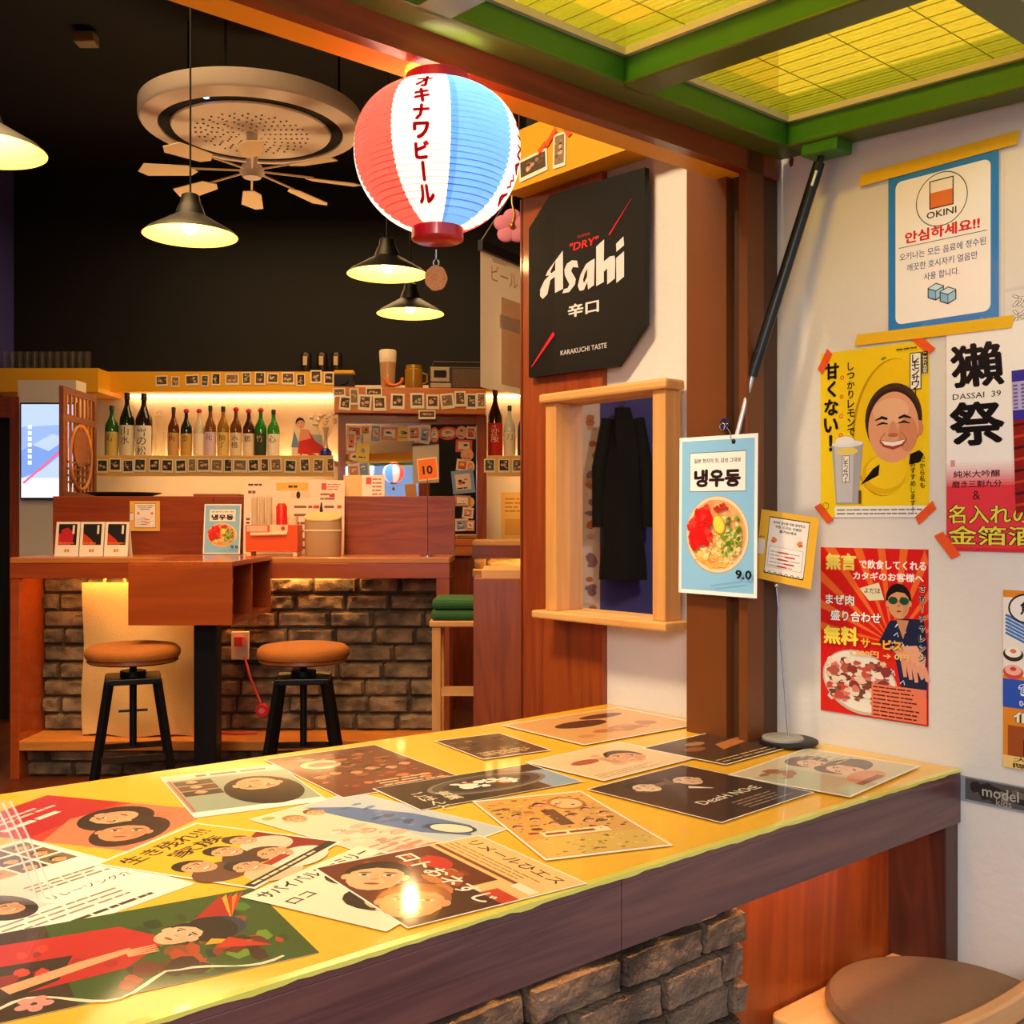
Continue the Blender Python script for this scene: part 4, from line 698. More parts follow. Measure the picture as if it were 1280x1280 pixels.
# card stand with yellow notice
bs, bt = -0.064, 0.292
cs_ = thing('card_stand', 'thin steel card stand with a round black base on the counter', 'card stand', W(bs, bt, ZC+0.0045), (0, 0, ANG))
obj('base', MB().lathe([(0, 0), (0.052, 0), (0.054, 0.002), (0.054, 0.006), (0.050, 0.008), (0, 0.008)], 40), mat('black_rubber', '#171514', 0.5), cs_, smooth=True)
obj('base_disc', MB().lathe([(0, 0.008), (0.038, 0.008), (0.038, 0.012), (0.036, 0.0135), (0, 0.0135)], 40, c=(-0.012, 0.004, 0)), mat('grey_metal_disc', '#a8a29c', 0.45, 0.4), cs_, smooth=True, label='pale grey metal disc')
tt, zz = on_s(972, 728, bs); obj('rod', MB().cyl((0, 0, 0.008), (-0.004, tt-bt, zz-ZC-0.01), 0.0016, n=10), CHROME, cs_, smooth=True)
obj('clip', MB().tube([(-0.004, tt-bt-0.006, zz-ZC-0.012), (-0.004, tt-bt+0.004, zz-ZC-0.004), (-0.004, tt-bt-0.004, zz-ZC+0.002), (-0.004, tt-bt, zz-ZC+0.010)], 0.0022, 8).ball((-0.004, tt-bt, zz-ZC-0.010), 0.005), CHROME, cs_, smooth=True)
Q = [Vector((0, *on_s(x, y, bs-0.01))) for x, y in ((955, 637), (1028, 648), (1011, 736), (941, 721))]
cc = sum(Q, Vector())/4; wd = ((Q[1]-Q[0]).length+(Q[2]-Q[3]).length)/2; ht = ((Q[0]-Q[3]).length+(Q[1]-Q[2]).length)/2
def notice(c, w, h):
    c.rect(-w*0.34, -h*0.40, w*0.36, h*0.42, '#2a2420'); c.rect(-w*0.33, -h*0.385, w*0.35, h*0.405, '#f4ece4')
    zz = [(-w*0.34+w*0.70*i/14, -h*(0.40 if i % 2 else 0.36)) for i in range(15)]; c.line(zz, w*0.012, '#2a2420')
    for i, (a, b) in enumerate((('네이버 영수증 리뷰 참여하고', '#4a2018'), ('쿠폰 드리는 이벤트', '#3a4a18'), ('즐겨보세요', '#4a2018'))): c.text(a, w*0.01, h*(0.345-0.06*i), h=h*0.042, w=w*(0.56, 0.46, 0.30)[i], c=b, bold=0.03)
    for q in (-1, 1): c.ell(w*0.01+q*w*0.22, h*0.10, w*0.05, h*0.03, '#e88850', q*0.5); c.ell(w*0.01+q*w*0.24, h*0.07, w*0.04, h*0.02, '#d86838', q*0.3)
    c.rrect(-w*0.29, -h*0.30, w*0.31, h*0.0, w*0.02, '#8a8078'); c.rrect(-w*0.285, -h*0.296, w*0.305, -h*0.004, w*0.02, '#f6f0ea')
    for i in range(5): c.lines(-w*0.26, -h*(0.09+0.05*i), w*0.28, -h*(0.055+0.05*i), 1, '#a89c94', 0.35, R_(i)); c.rect(w*(-0.12+0.06*((i*2) % 4)), -h*(0.083+0.05*i), w*(0.06+0.06*((i*2) % 4)), -h*(0.062+0.05*i), '#c83424')
    c.line([(-w*0.48,h*0.1),(-w*0.44,h*0.12),(-w*0.42,h*0.1),(-w*0.39,h*0.12)], w*0.01, '#2a2420'); c.rect(-w*0.49, -h*0.14, -w*0.37, h*0.08, '#ece0d4')
cv = Canvas(wd, ht, '#eeb83c', step=0.000012, thick=0.0008); notice(cv, wd, ht); xd = Q[1]-Q[0]+Q[2]-Q[3]; yd = Q[0]-Q[3]+Q[1]-Q[2]
no = cv.build('notice_card', GLOSSY, None, frame3(W(bs-0.012, cc.y, cc.z), VV*xd.y+ZV*xd.z, VV*yd.y+ZV*yd.z)); tag(no, 'tilted yellow notice card in the steel card stand', 'notice card')
# ================================================================ ON THE INNER WALL
def sgn(c, w, h): pass
S0 = -0.034
P = [Vector(on_s(x, y, S0)) for x, y in ((806, 209), (806, 405), (771, 458), (661, 472), (661, 286), (687, 244))]
cx, cz = (P[0].x+P[3].x)/2, (P[0].y+P[3].y)/2; pl = [(cx-p.x, p.y-cz) for p in P]; w_ = abs(P[0].x-P[3].x); h_ = P[0].y-P[3].y
cv = Canvas(w_, h_, '#120d0c', step=0.00004, thick=0.014, poly=list(reversed(pl)))
cv.poly([(-w_*0.5, -h_*0.5), (-w_*0.27, -h_*0.49), (-w_*0.27, h_*0.43), (-w_*0.5, h_*0.33)], '#0a0707')  # reflection on the shiny board drawn as a blacker left band
def asahi(c, w, h):
    k1 = on_s(585+545/3.765, 140+620/3.765, S0); k2 = on_s(585+545/3.765, 140+580/3.765, S0); c.text('SUPER', cx-k2[0], k2[1]-cz, h=h*0.014, w=w*0.11, c='#b82018', bold=0.02); c.text('"DRY"', cx-k1[0], k1[1]-cz, h=h*0.045, w=w*0.25, c='#e0281c', bold=0.02, shear=0.15)
    wh = '#e6d8d4'
    def L(*p, col=wh):                             # letter outlines read off the board's face
        q = [on_s(585+x/3.765, 140+y/3.765, S0) for x, y in p]; c.poly([(cx-t, z-cz) for t, z in q], col)
    L((447,652),(448,832),(410,852),(409,775),(388,792),(374,858),(352,880),(340,866),(340,836),(360,794),(384,768),(366,772),(376,748))
    L((412,700),(411,745),(392,760),(388,752), col='#120d0c')
    L((514,700),(520,732),(494,730),(486,748),(508,786),(504,812),(476,848),(444,854),(452,834),(470,828),(478,812),(456,768),(454,742),(466,714),(490,698))
    L((597,690),(594,814),(566,836),(562,800),(546,838),(526,842),(517,818),(530,766),(556,716),(578,700)); L((562,738),(561,776),(546,806),(542,790),(550,760), col='#120d0c')
    L((641,600),(640,704),(668,680),(690,676),(694,696),(692,784),(656,812),(656,736),(640,752),(640,800),(604,820),(604,634))
    L((735,655),(735,775),(699,805),(698,688)); L((732,586),(735,628),(699,658),(698,620))
    c.text('辛口', 0, -h*0.165, h=h*0.075, w=w*0.27, c='#e8dcd8', bold=0.03); c.text('KARAKUCHI TASTE', 0.0, -h*0.39, h=h*0.028, w=w*0.40, c='#d8ccc8', bold=0.012)
    c.line([(-w*0.47,-h*0.44),(-w*0.26,-h*0.27)], [w*0.008, w*0.028], '#d81c30'); c.line([(w*0.22,h*0.20),(w*0.40,h*0.36)], [w*0.014, w*0.002], '#c01828')
asahi(cv, w_, h_)
so = cv.build('beer_sign', SIGNP, None, on_wall(cx, cz, 0, -S0)); tag(so, 'black beer sign board with cut corners and slanted white lettering', 'sign')
# pine framed mirror
t_l = on_s(686, 600, -0.055)[0]; t_r = on_s(836, 600, -0.055)[0]; zb_ = on_s(760, 778, -0.08)[1]; zt_ = on_s(760, 483, -0.06)[1]
mi = thing('wall_mirror', 'pine framed mirror with a little shelf on the inner wall', 'mirror', W(-0.016, (t_l+t_r)/2, zb_), (0, 0, ANG))
hw = (t_l-t_r)/2; hh = zt_-zb_
obj('mirror_glass', MB().box(-0.006, -hw+0.02, 0.01, -0.002, hw-0.02, hh-0.01), mat('mirror_silver', '#e4e4e8', 0.015, 1.0), mi)
for q in (-1, 1): obj('stile', MB().box(-0.05, q*hw, 0.012, 0, q*(hw-0.036), hh-0.022), PINE, mi, bevel=0.002)
obj('top_board', MB().box(-0.062, -hw-0.012, hh-0.022, 0, hw+0.012, hh), wood('bare_pine_y', '#e3a962', '#cd8d48', 'Y', 0.7, 0.5, 0.0, 0.08), mi, bevel=0.006)
obj('shelf', MB().box(-0.075, -hw-0.022, -0.006, 0, hw+0.022, 0.012), MATS['bare_pine_y'], mi, bevel=0.004)
# photo prints on the yellow ledge
def snap(name, wd, ht, seed, label, matrix, group=None, border=0.11, dark='#3a2c22', cat='photo', m=None):
    rnd = R_(seed); c = Canvas(wd, ht, '#f0e2c8', step=0.00004, thick=0.0008); b = min(wd, ht)*border
    c.rect(-wd/2+b, -ht/2+b*1.6, wd/2-b, ht/2-b, rnd.choice([dark, '#54402e', '#6a5440', '#3a3028', '#8a7050', '#4a5448']))
    c.blotch(-wd/2+b, -ht/2+b*1.6, wd/2-b, ht/2-b, 7, ['#9a7a5a', '#c09868', '#6a4c38', '#d8b890', '#8a5040', '#b0b8a0', '#e0c8a8'], wd*0.06, wd*0.18, rnd)
    for i in range(rnd.randint(1, 3)): c.face(wd*rnd.uniform(-0.22, 0.22), ht*rnd.uniform(-0.12, 0.12), min(wd, ht)*0.14, '#e8b48a', '#1c120e', rnd.uniform(-0.2, 0.2), 0.8)
    return tag(c.build(name, m or PAPER, None, matrix), label, cat, group)
Lg = 'photo prints taped to the yellow ledge'
q = on_s(667, 207, -0.075); s1 = snap('photo_print', 0.10, 0.052, 3, 'wide dark photo print on the yellow ledge beside the lantern', on_wall(q[0], q[1], 0.06, 0.0775), Lg); tape(s1, 0.035, 0.03, 0.03, 0.012, 0.5, ORANGE_TAPE)
q = on_s(700, 188, -0.075); s2 = snap('photo_print', 0.042, 0.078, 5, 'tall narrow photo print on the yellow ledge above the black sign', on_wall(q[0], q[1], -0.03, 0.0775), Lg); tape(s2, -0.028, 0.036, 0.045, 0.012, 0.75, ORANGE_TAPE); tape(s2, 0.026, 0.036, 0.03, 0.012, -0.8, ORANGE_TAPE)
# white cloth banner hanging beyond the panel
bd = Vector((0.5, 0.866, 0)); b0 = at(602, 300, 2.95); ban = thing('cloth_banner', 'white cloth banner hanging from a dark rod beyond the black sign', 'banner', (b0.x, b0.y, b0.z), (0, 0, math.atan2(0.866, 0.5)))
bm = MB(); vs = []; n = 14; k = 10
for j in range(k+1):
    for i in range(n+1): vs.append((0.42*i/n, 0.006*math.sin(i*0.9)*(j/k)+0.004, -0.012-0.395*j/k))
bm.add(vs, [(j*(n+1)+i, (j+1)*(n+1)+i, (j+1)*(n+1)+i+1, j*(n+1)+i+1) for j in range(k) for i in range(n)])
CLOTH = bpy.data.materials.new('white_cloth'); CLOTH.use_nodes = True; nt_ = CLOTH.node_tree; nt_.nodes.clear(); o_ = nt_.nodes.new('ShaderNodeOutputMaterial'); d_ = nt_.nodes.new('ShaderNodeBsdfDiffuse'); t_n = nt_.nodes.new('ShaderNodeBsdfTranslucent'); x_ = nt_.nodes.new('ShaderNodeMixShader')
for q_ in (d_, t_n): q_.inputs[0].default_value = (*lin('#e8dccc'), 1)
nt_.links.new(d_.outputs[0], x_.inputs[1]); nt_.links.new(t_n.outputs[0], x_.inputs[2]); nt_.links.new(x_.outputs[0], o_.inputs[0])
obj('cloth', bm, CLOTH, ban, smooth=True)
obj('rod', MB().box(-0.004, -0.006, -0.028, 0.424, 0.010, 0.0), mat('dark_rod', '#241a18', 0.5), ban)
obj('hanging_string', MB().tube([(0.0, 0, 0), (0.21, 0, 0.22)], 0.0015, 6).tube([(0.42, 0, 0), (0.21, 0, 0.22)], 0.0015, 6).tube([(0.21, 0, 0.22), (0.21, 0, 1.32)], 0.0015, 6), mat('string', '#8a7c70', 0.8), ban)
cv = Canvas(0.4, 0.38, '#d8ccc0', step=0.00004, thick=0.0003, poly=[(-0.001,-0.001),(0.001,-0.001),(0,0.001)])
cv.text('ビール', -0.09, 0.13, h=0.045, w=0.15, c='#d8b068'); cv.rect(-0.16, 0.16, -0.08, 0.175, '#f4ece0'); cv.rect(-0.11, -0.18, 0.18, 0.07, '#f0cca4'); cv.rect(-0.12, -0.02, 0.12, 0.02, '#e8e0d8')
CPR = CLOTH.copy(); CPR.name = 'cloth_print'; ac_ = CPR.node_tree.nodes.new('ShaderNodeVertexColor'); ac_.layer_name = 'ink'
for q_ in CPR.node_tree.nodes:
    if q_.type in ('BSDF_DIFFUSE', 'BSDF_TRANSLUCENT'): CPR.node_tree.links.new(ac_.outputs[0], q_.inputs[0])
pr = cv.build('print', CPR, ban); pr.matrix_local = Matrix.Translation((0.21, -0.0045, -0.21)) @ Matrix.Rotation(PI/2, 4, 'X')
fl = at(640, 283, 2.84); fw = thing('flower_ornament', 'pink flower ornament with a gold chain beside the banner', 'ornament', fl)
PINK = mat('pink_felt', '#d88090', 0.8); pm = MB()
for i in range(5): a = 2*PI*i/5+0.3; pm.ball((0.026*math.cos(a), 0, 0.026*math.sin(a)), 0.024, 0.008, 0.022)
obj('petals', pm, PINK, fw, smooth=True); obj('chain', MB().tube([(0, -0.01, 0.0), (0.006, -0.012, 0.03), (0.0, -0.008, 0.06), (0, 0, 0.12), (0, 0, 1.56)], 0.0025, 8).ball((0, -0.010, 0), 0.008, 0.006, 0.008), mat('gold_chain', '#b8862c', 0.3, 0.9), fw, smooth=True)
# ================================================================ LANTERN, PENDANTS, CEILING UNIT
def paper(name, col, through=None):
    m = bpy.data.materials.new(name); m.use_nodes = True; nt = m.node_tree; nt.nodes.clear(); N = nt.nodes.new
    out = N('ShaderNodeOutputMaterial'); d = N('ShaderNodeBsdfDiffuse'); t = N('ShaderNodeBsdfTranslucent'); x = N('ShaderNodeMixShader'); x.inputs[0].default_value = 0.5
    d.inputs[0].default_value = (*lin(col), 1); t.inputs[0].default_value = (*lin(through or col), 1)
    nt.links.new(d.outputs[0], x.inputs[1]); nt.links.new(t.outputs[0], x.inputs[2]); nt.links.new(x.outputs[0], out.inputs[0]); return m
LC = at(547, 191, 1.56); LR = 0.1245
lan = thing('paper_lantern', 'round red, white and blue paper lantern hanging from the beam', 'lantern', LC); lan.scale = (0.975,)*3
def lr(z):
    if z > 0: return LR*max(0.0, 1-(z/0.103)**2.4)**(1/2.2)
    return LR*max(0.0, 1-(z/0.1215)**2)**0.5
ZT, ZB = 0.0985, -0.1145; NR = 27; prof = []
for i in range(NR*4+1):
    z = ZB+(ZT-ZB)*i/(NR*4); prof.append((max(lr(z), 0.038)+(-0.0026 if i % 4 == 0 else 0.0005), z))
n = 144; vs = []; mi_ = []
for r, z in prof: vs += [(r*math.cos(2*PI*i/n-PI/2), r*math.sin(2*PI*i/n-PI/2), z) for i in range(n)]
def sector(deg):
    d = (deg+8.5) % 90
    k = int(((deg+8.5) % 360)//90)
    if d < 20 or d >= 70.5: return 0
    if d < 25 and k % 2 == 0: return 3
    return 2 if k % 2 == 0 else 1
b = MB(); b.v = vs
for j in range(len(prof)-1):
    for i in range(n): b.f.append((j*n+i, j*n+(i+1) % n, (j+1)*n+(i+1) % n, (j+1)*n+i)); b.m.append(sector((i+0.5)*360/n))
obj('shade', b, [paper('lantern_white_paper', '#f2e6dc'), paper('lantern_red_paper', '#dc3c34', '#e4544a'), paper('lantern_blue_paper', '#4488dc', '#5a9aea'), paper('lantern_deep_blue_paper', '#2c6cc4', '#4c8cdc')], lan, smooth=True)
def wrap(s, deg, top, size, pitch, upright=True, sx=1.0):
    o = MB(); z = top
    for ch in s:
        v_, f_, tw, th = glyphs(ch, 0.055); k = size*0.92/max(tw, th, 0.5); per = max(1, len(v_)//6)
        q = []
        for iv, (x, y) in enumerate(v_):
            x, y = x*k*sx, y*k
            if ch == 'ー' or not upright: x, y = (-y, x) if not upright else (y, -x)
            zz = z-size/2+y; r = lr(zz)+0.0014+0.00006*(iv//per); a = math.radians(deg)-PI/2+x/max(r, 0.03); q.append((r*math.cos(a), r*math.sin(a), zz))
        o.add(q, f_); z -= size*pitch
    return o
LRED = paper('lantern_red_ink', '#c81e28')
obj('lettering', wrap('オキナワビール', -6.5, 0.079, 0.0262, 0.98), LRED, lan); obj('lettering', wrap('OKINAWA', 78, 0.07, 0.024, 0.92, False), LRED, lan)
RIM = mat('red_lacquer_rim', '#b01428', 0.3, coat=0.4)
obj('top_ring', MB().lathe([(0.043, 0.096), (0.047, 0.097), (0.048, 0.113), (0.045, 0.115), (0.042, 0.113), (0.042, 0.096)], 48), RIM, lan, smooth=True)
obj('bottom_ring', MB().lathe([(0.0, -0.133), (0.036, -0.133), (0.039, -0.131), (0.039, -0.112), (0.036, -0.110), (0.0, -0.112)], 48), RIM, lan, smooth=True)
obj('hanger', MB().tube([(-0.043, 0, 0.112), (0, 0, 0.115), (0.043, 0, 0.112)], 0.0015, 8).tube([(0, 0, 0.114), (0, 0.0, 0.1215)], 0.002, 8), CHROME, lan, smooth=True)
obj('bulb', MB().ball((0, 0, 0.088), 0.012, 0.012, 0.012), mat('lantern_bulb', '#ffffff', 0.4, emit='#ffd8a8', strength=6), lan, smooth=True)
l = lamp('lantern_light', (0, 0, 0.058), 2.2, (1.0, 0.80, 0.60), 0.018); l.parent = lan
ch = thing('wooden_charm', 'small round wooden charm hanging under the lantern', 'charm', at(545, 312, 1.56))
obj('clasp', MB().tube([(0, 0, 0), (0, 0, -0.014)], 0.0012, 8).tube([(0.004*math.sin(a), 0, -0.019+0.005*math.cos(a)) for a in [2*PI*i/12 for i in range(13)]], 0.0012, 8), CHROME, ch, smooth=True)
pts = []; 
for i in range(40): a = 2*PI*i/40; r = 0.0165*(1+0.025*math.cos(7*a)); pts.append((r*math.cos(a), r*math.sin(a)*1.12))
tg = MB().prism(pts, -0.002, 0.002); tg.xf(Matrix.Translation((0, 0, -0.042)) @ Matrix.Rotation(PI/2, 4, 'X')); obj('tag', tg, mat('carved_wood', '#b06a2c', 0.5, bump=0.6, bscale=60), ch)
# pendants
SHB = mat('black_enamel', '#080707', 0.45); SHW = mat('white_enamel_inside', '#ecc878', 0.5)
def make_pendant():
    r = thing('pendant_lamp', 'x', 'lamp')
    sh = [(0.022, 0.145), (0.030, 0.14), (0.034, 0.115), (0.042, 0.10), (0.052, 0.070), (0.10, 0.042), (0.145, 0.016), (0.162, 0.0)]
    obj('shade', MB().lathe(sh, 48), SHB, r, smooth=True); obj('shade_lining', MB().lathe([(a-0.0015, z-0.0012) for a, z in sh[2:]] + [(0.162, -0.0004)], 48), SHW, r, smooth=True)
    obj('bulb', MB().ball((0, 0, 0.034), 0.026, 0.026, 0.030).cyl((0, 0, 0.055), (0, 0, 0.10), 0.014), mat('warm_bulb', '#fff0d0', 0.4, emit='#ffc870', strength=14), r, smooth=True)
    obj('cord', MB().cyl((0, 0, 0.145), (0, 0, 1.42), 0.0035, n=8), SHB, r); return r
PZ = 2.19
def place_pendant(px, py, Y, label, energy=6.5, first=[None]):
    q = at(px, py, Y); r = make_pendant() if first[0] is None else copy_tree(first[0]); first[0] = first[0] or r
    r.location = (q.x, q.y, PZ-0.0); r['label'] = label; r['group'] = 'black pendant lamps over the bar room'
    place_pendant.todo.append((r, energy)); return r
place_pendant.todo = []
place_pendant(238, 284, 3.70, 'black pendant lamp in front of the round ceiling unit')
place_pendant(484, 338, 4.28, 'black pendant lamp just below left of the lantern'); place_pendant(513, 407, 5.10, 'black pendant lamp farthest back, above the beer glass', 5); place_pendant(-22, 172, 2.84, 'black pendant lamp cut by the left edge of the photo')
for r, e in place_pendant.todo: l = lamp('pendant_light', (0, 0, -0.005), e, WARM, 0.03); l.parent = r
# round ceiling unit with fan
ac = thing('ceiling_air_unit', 'round white ceiling air unit with a slow fan under it', 'ceiling unit', at(315, 165, 4.9))
WH = mat('white_plastic', '#e8dcd0', 0.4)
obj('housing', MB().lathe([(0.0, 0.10), (0.47, 0.10), (0.50, 0.09), (0.50, 0.03), (0.49, 0.015), (0.415, 0.0), (0.41, 0.03)], 72), WH, ac, smooth=True)
obj('air_slot', MB().lathe([(0.415, 0.008), (0.36, 0.008)], 72), mat('matte_black', '#060505', 0.9), ac, smooth=True)
pc = MB().lathe([(0.36, 0.004), (0.355, -0.004), (0.30, -0.008), (0.0, -0.012)], 72); obj('centre_panel', pc, WH, ac, smooth=True)
gr = MB()
for j in range(9):
    rr_ = 0.06+0.024*j
    for i in range(int(rr_*110)): a = 2*PI*i/int(rr_*110); gr.box(rr_*math.cos(a)-0.004, rr_*math.sin(a)-0.003, -0.0135, rr_*math.cos(a)+0.004, rr_*math.sin(a)+0.003, -0.0105)
obj('grille_holes', gr, mat('dark_holes', '#4a4038', 0.8), ac)['kind'] = 'stuff'
obj('display_light', MB().cyl((-0.10, -0.385, 0.009), (-0.10, -0.385, 0.004), 0.011), mat('blue_led', '#ffffff', 0.4, emit='#a0c8ff', strength=6), ac, label='small glowing blue white display')
for i in range(3): a = 0.5+2*PI*i/3; obj('hanging_rod', MB().cyl((0.42*math.cos(a), 0.42*math.sin(a), 0.10), (0.42*math.cos(a), 0.42*math.sin(a), 0.62), 0.006, n=8), mat('dark_steel', '#2c2a28', 0.4, 0.8), ac)
FB = mat('pale_fan_blade', '#f0d8ac', 0.5)
obj('fan_hub', MB().cyl((0, 0, -0.012), (0, 0, -0.15), 0.026).lathe([(0, -0.215), (0.04, -0.212), (0.058, -0.185), (0.045, -0.155), (0, -0.15)], 28), WH, ac, smooth=True)
for i in range(8):
    a = math.radians(-166+45*i); M = Matrix.Rotation(a, 4, 'Z'); bl = MB().prism([(0.24, -0.010), (0.27, -0.046), (0.46, -0.058), (0.50, -0.02), (0.47, 0.050), (0.28, 0.042)], -0.002, 0.002)
    bl.xf(Matrix.Translation((0, 0, -0.185)) @ M @ Matrix.Rotation(0.05, 4, 'Y') @ Matrix.Rotation(0.18, 4, 'X')); fb_ = obj('fan_blade', bl, FB, ac)
    arm = MB().cyl((0.03, 0, 0.005), (0.28, 0, -0.005), 0.005, n=8); arm.xf(Matrix.Translation((0, 0, -0.185)) @ M); obj('blade_arm', arm, FB, fb_)
cm = thing('security_camera', 'small pale box camera high on the dark left wall side', 'camera', at(108, 50, 5.2)); obj('body', MB().box(-0.05, -0.04, -0.025, 0.05, 0.04, 0.03), mat('beige_plastic', '#8a7c5c', 0.5), cm, bevel=0.008); obj('bracket', MB().cyl((-0.03, 0, 0.03), (-0.03, 0, 0.07), 0.008), SHB, cm); obj('ceiling_stem', MB().cyl((-0.03, 0, 0.07), (-0.03, 0, 0.12), 0.006), SHB, cm)
# ================================================================ THE BAR COUNTER ACROSS THE ROOM
LED = mat('led_strip', '#ffffff', 0.4, emit='#ffc468', strength=42); LEDW = mat('led_strip_bright', '#ffffff', 0.4, emit='#ffd698', strength=18)
STONE2 = stone('warm_grey_stone', '#947c60', '#4c4034', 0.6); DARKSTEEL = mat('black_steel', '#121112', 0.4, 0.3)
XL, XR, YF, ZB_ = -2.317, -0.288, 4.9, 1.027
bar = thing('bar_counter', 'long orange brown bar counter with lit stone front across the room', 'counter', (XL, YF, 0))
def lb(x0, y0, z0, x1, y1, z1): return MB().box(x0-XL, y0-YF, z0, x1-XL, y1-YF, z1)
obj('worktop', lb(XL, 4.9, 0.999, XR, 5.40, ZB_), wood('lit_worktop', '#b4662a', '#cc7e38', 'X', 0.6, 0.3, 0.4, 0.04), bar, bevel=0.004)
obj('apron', lb(XL, 4.902, 0.93, XR, 4.93, 0.999), TABLEWOOD, bar, bevel=0.002)
obj('side_leg', lb(XL, 4.905, 0, XL+0.042, 5.2, 0.93), TABLEWOOD, bar, bevel=0.002); obj('side_leg', lb(XR-0.062, 4.905, 0, XR, 5.2, 0.93), REDWOOD, bar, bevel=0.002)
obj('foot_ledge', lb(XL+0.042, 4.90, 0.135, XR-0.062, 5.19, 0.18), wood('orange_ledge', '#b8702c', '#cf8a40', 'X', 0.6, 0.4), bar, bevel=0.003)
bp_ = bricks(XL+0.042, XR-0.062, 0.18, 0.93, 0.225, 0.083, 0.004, 5, 0.012, y=5.17, depth=0.028, nu=14, nv=6); bp_.v = [(x-XL, y-YF, z) for x, y, z in bp_.v]
obj('brick_panel', bp_, [STONE2, MORTAR], bar, smooth=True)
b2 = bricks(XL+0.042, XR-0.062, 0.0, 0.135, 0.225, 0.068, 0.006, 6, 0.006, y=4.99, depth=0.02, nu=10, nv=5); b2.v = [(x-XL, y-YF, z) for x, y, z in b2.v]
obj('plinth', b2, [STONE2, MORTAR], bar, smooth=True)
obj('light_strip', lb(-2.15, 4.95, 0.974, -1.40, 4.966, 0.984).box(-1.40-XL, 0.205, 0.965, -0.78-XL, 0.221, 0.975), LED, bar, label='glowing warm strip under the worktop')
scb = thing('screen_board', 'long low red brown screen board standing along the back of the bar counter', 'board', (XL, 5.36, ZB_)); sx_ = XR-XL
for a_, b_ in ((0, 0.40), (0.401, 0.70), (0.701, 1.0)): obj('board', MB().box(sx_*a_, 0, 0, sx_*b_, 0.025, 0.293), REDWOOD_X, scb, bevel=0.002)
kl = thing('kitchen_ledge', 'narrow wooden ledge behind the screen board of the bar', 'ledge', (-1.3, 5.55, 0)); obj('board', MB().box(-1.02, -0.155, 1.28, 1.0, 0.25, 1.312), TABLEWOOD, kl); obj('support', MB().box(-1.0, -0.14, 0, 0.98, 0.0, 1.28), BLACKWALL, kl)
# box table on a black post
bx = thing('box_table', 'small orange brown box table on a black post', 'table', (-1.31, 4.55, 0)); bb = lambda x0, y0, z0, x1, y1, z1: MB().box(x0+1.31, y0-4.55, z0, x1+1.31, y1-4.55, z1)
obj('top_board', bb(-1.518, 4.20, 1.015, -1.107, 4.895, 1.036), wood('glossy_table_top', '#a04818', '#bc5c22', 'Y', 0.6, 0.22, 0.5, 0.03), bx, bevel=0.002); obj('bottom_board', bb(-1.516, 4.22, 0.783, -1.109, 4.893, 0.80), TABLEWOOD, bx)
obj('front_panel', bb(-1.518, 4.20, 0.783, -1.107, 4.219, 1.015), TABLEWOOD, bx, bevel=0.002); obj('back_panel', bb(-1.516, 4.876, 0.80, -1.109, 4.893, 1.015), TABLEWOOD, bx); obj('side_panel', bb(-1.518, 4.22, 0.80, -1.50, 4.876, 1.015), TABLEWOOD, bx); obj('divider', bb(-1.50, 4.53, 0.80, -1.11, 4.545, 1.015), TABLEWOOD, bx)
obj('post', bb(-1.31, 4.37, 0.012, -1.218, 4.462, 0.783), DARKSTEEL, bx, bevel=0.006); obj('base_plate', bb(-1.42, 4.26, 0, -1.108, 4.58, 0.012), DARKSTEEL, bx, bevel=0.003)
# bar stools
FAB = mat('orange_brown_cushion', '#a8601c', 0.75, bump=0.3, bscale=300, mottle=0.15, mscale=14)
def make_stool(label, loc, rz):
    r = thing('bar_stool', label, 'stool', loc, (0, 0, rz), 'swivel bar stools at the box table')
    obj('seat', MB().lathe([(0, 0.705), (0.12, 0.707), (0.165, 0.700), (0.180, 0.686), (0.183, 0.668), (0.178, 0.655), (0, 0.655)], 48), FAB, r, smooth=True)
    obj('seat_base', MB().lathe([(0, 0.655), (0.172, 0.655), (0.174, 0.640), (0.165, 0.634), (0, 0.634)], 48), wood('stool_wood', '#7a3c14', '#96501e', 'X', 1, 0.4), r, smooth=True)
    obj('screw_column', MB().cyl((0, 0, 0.30), (0, 0, 0.634), 0.014).cyl((0, 0, 0.58), (0, 0, 0.60), 0.05), DARKSTEEL, r, smooth=True); obj('cross_bar', MB().cyl((-0.055, 0, 0.44), (0.055, 0, 0.44), 0.005), DARKSTEEL, r)
    obj('collar', MB().box(-0.105, -0.105, 0.556, 0.105, 0.105, 0.58), DARKSTEEL, r, bevel=0.004)
    for sx in (-1, 1):
        for sy in (-1, 1):
            lg = obj('leg', MB().beam((sx*0.088, sy*0.088, 0.57), (sx*0.168, sy*0.168, 0.018), 0.026, 0.030), DARKSTEEL, r, bevel=0.003)
            obj('foot_pad', MB().cyl((sx*0.169, sy*0.169, 0), (sx*0.168, sy*0.168, 0.02), 0.02), DARKSTEEL, lg)
    for a, b in (((-1, -1), (1, -1)), ((1, -1), (1, 1)), ((1, 1), (-1, 1)), ((-1, 1), (-1, -1))): obj('foot_rail', MB().beam((a[0]*0.131, a[1]*0.131, 0.275), (b[0]*0.131, b[1]*0.131, 0.275), 0.010, 0.024), mat('worn_steel', '#3a2c20', 0.35, 0.6), r)
    return r
make_stool('bar stool left of the black post, in front of the cream bag', (-1.512, 4.24, 0), 0.35); make_stool('bar stool right of the black post, in front of the bare stones', (-0.832, 4.24, 0), 0.12)
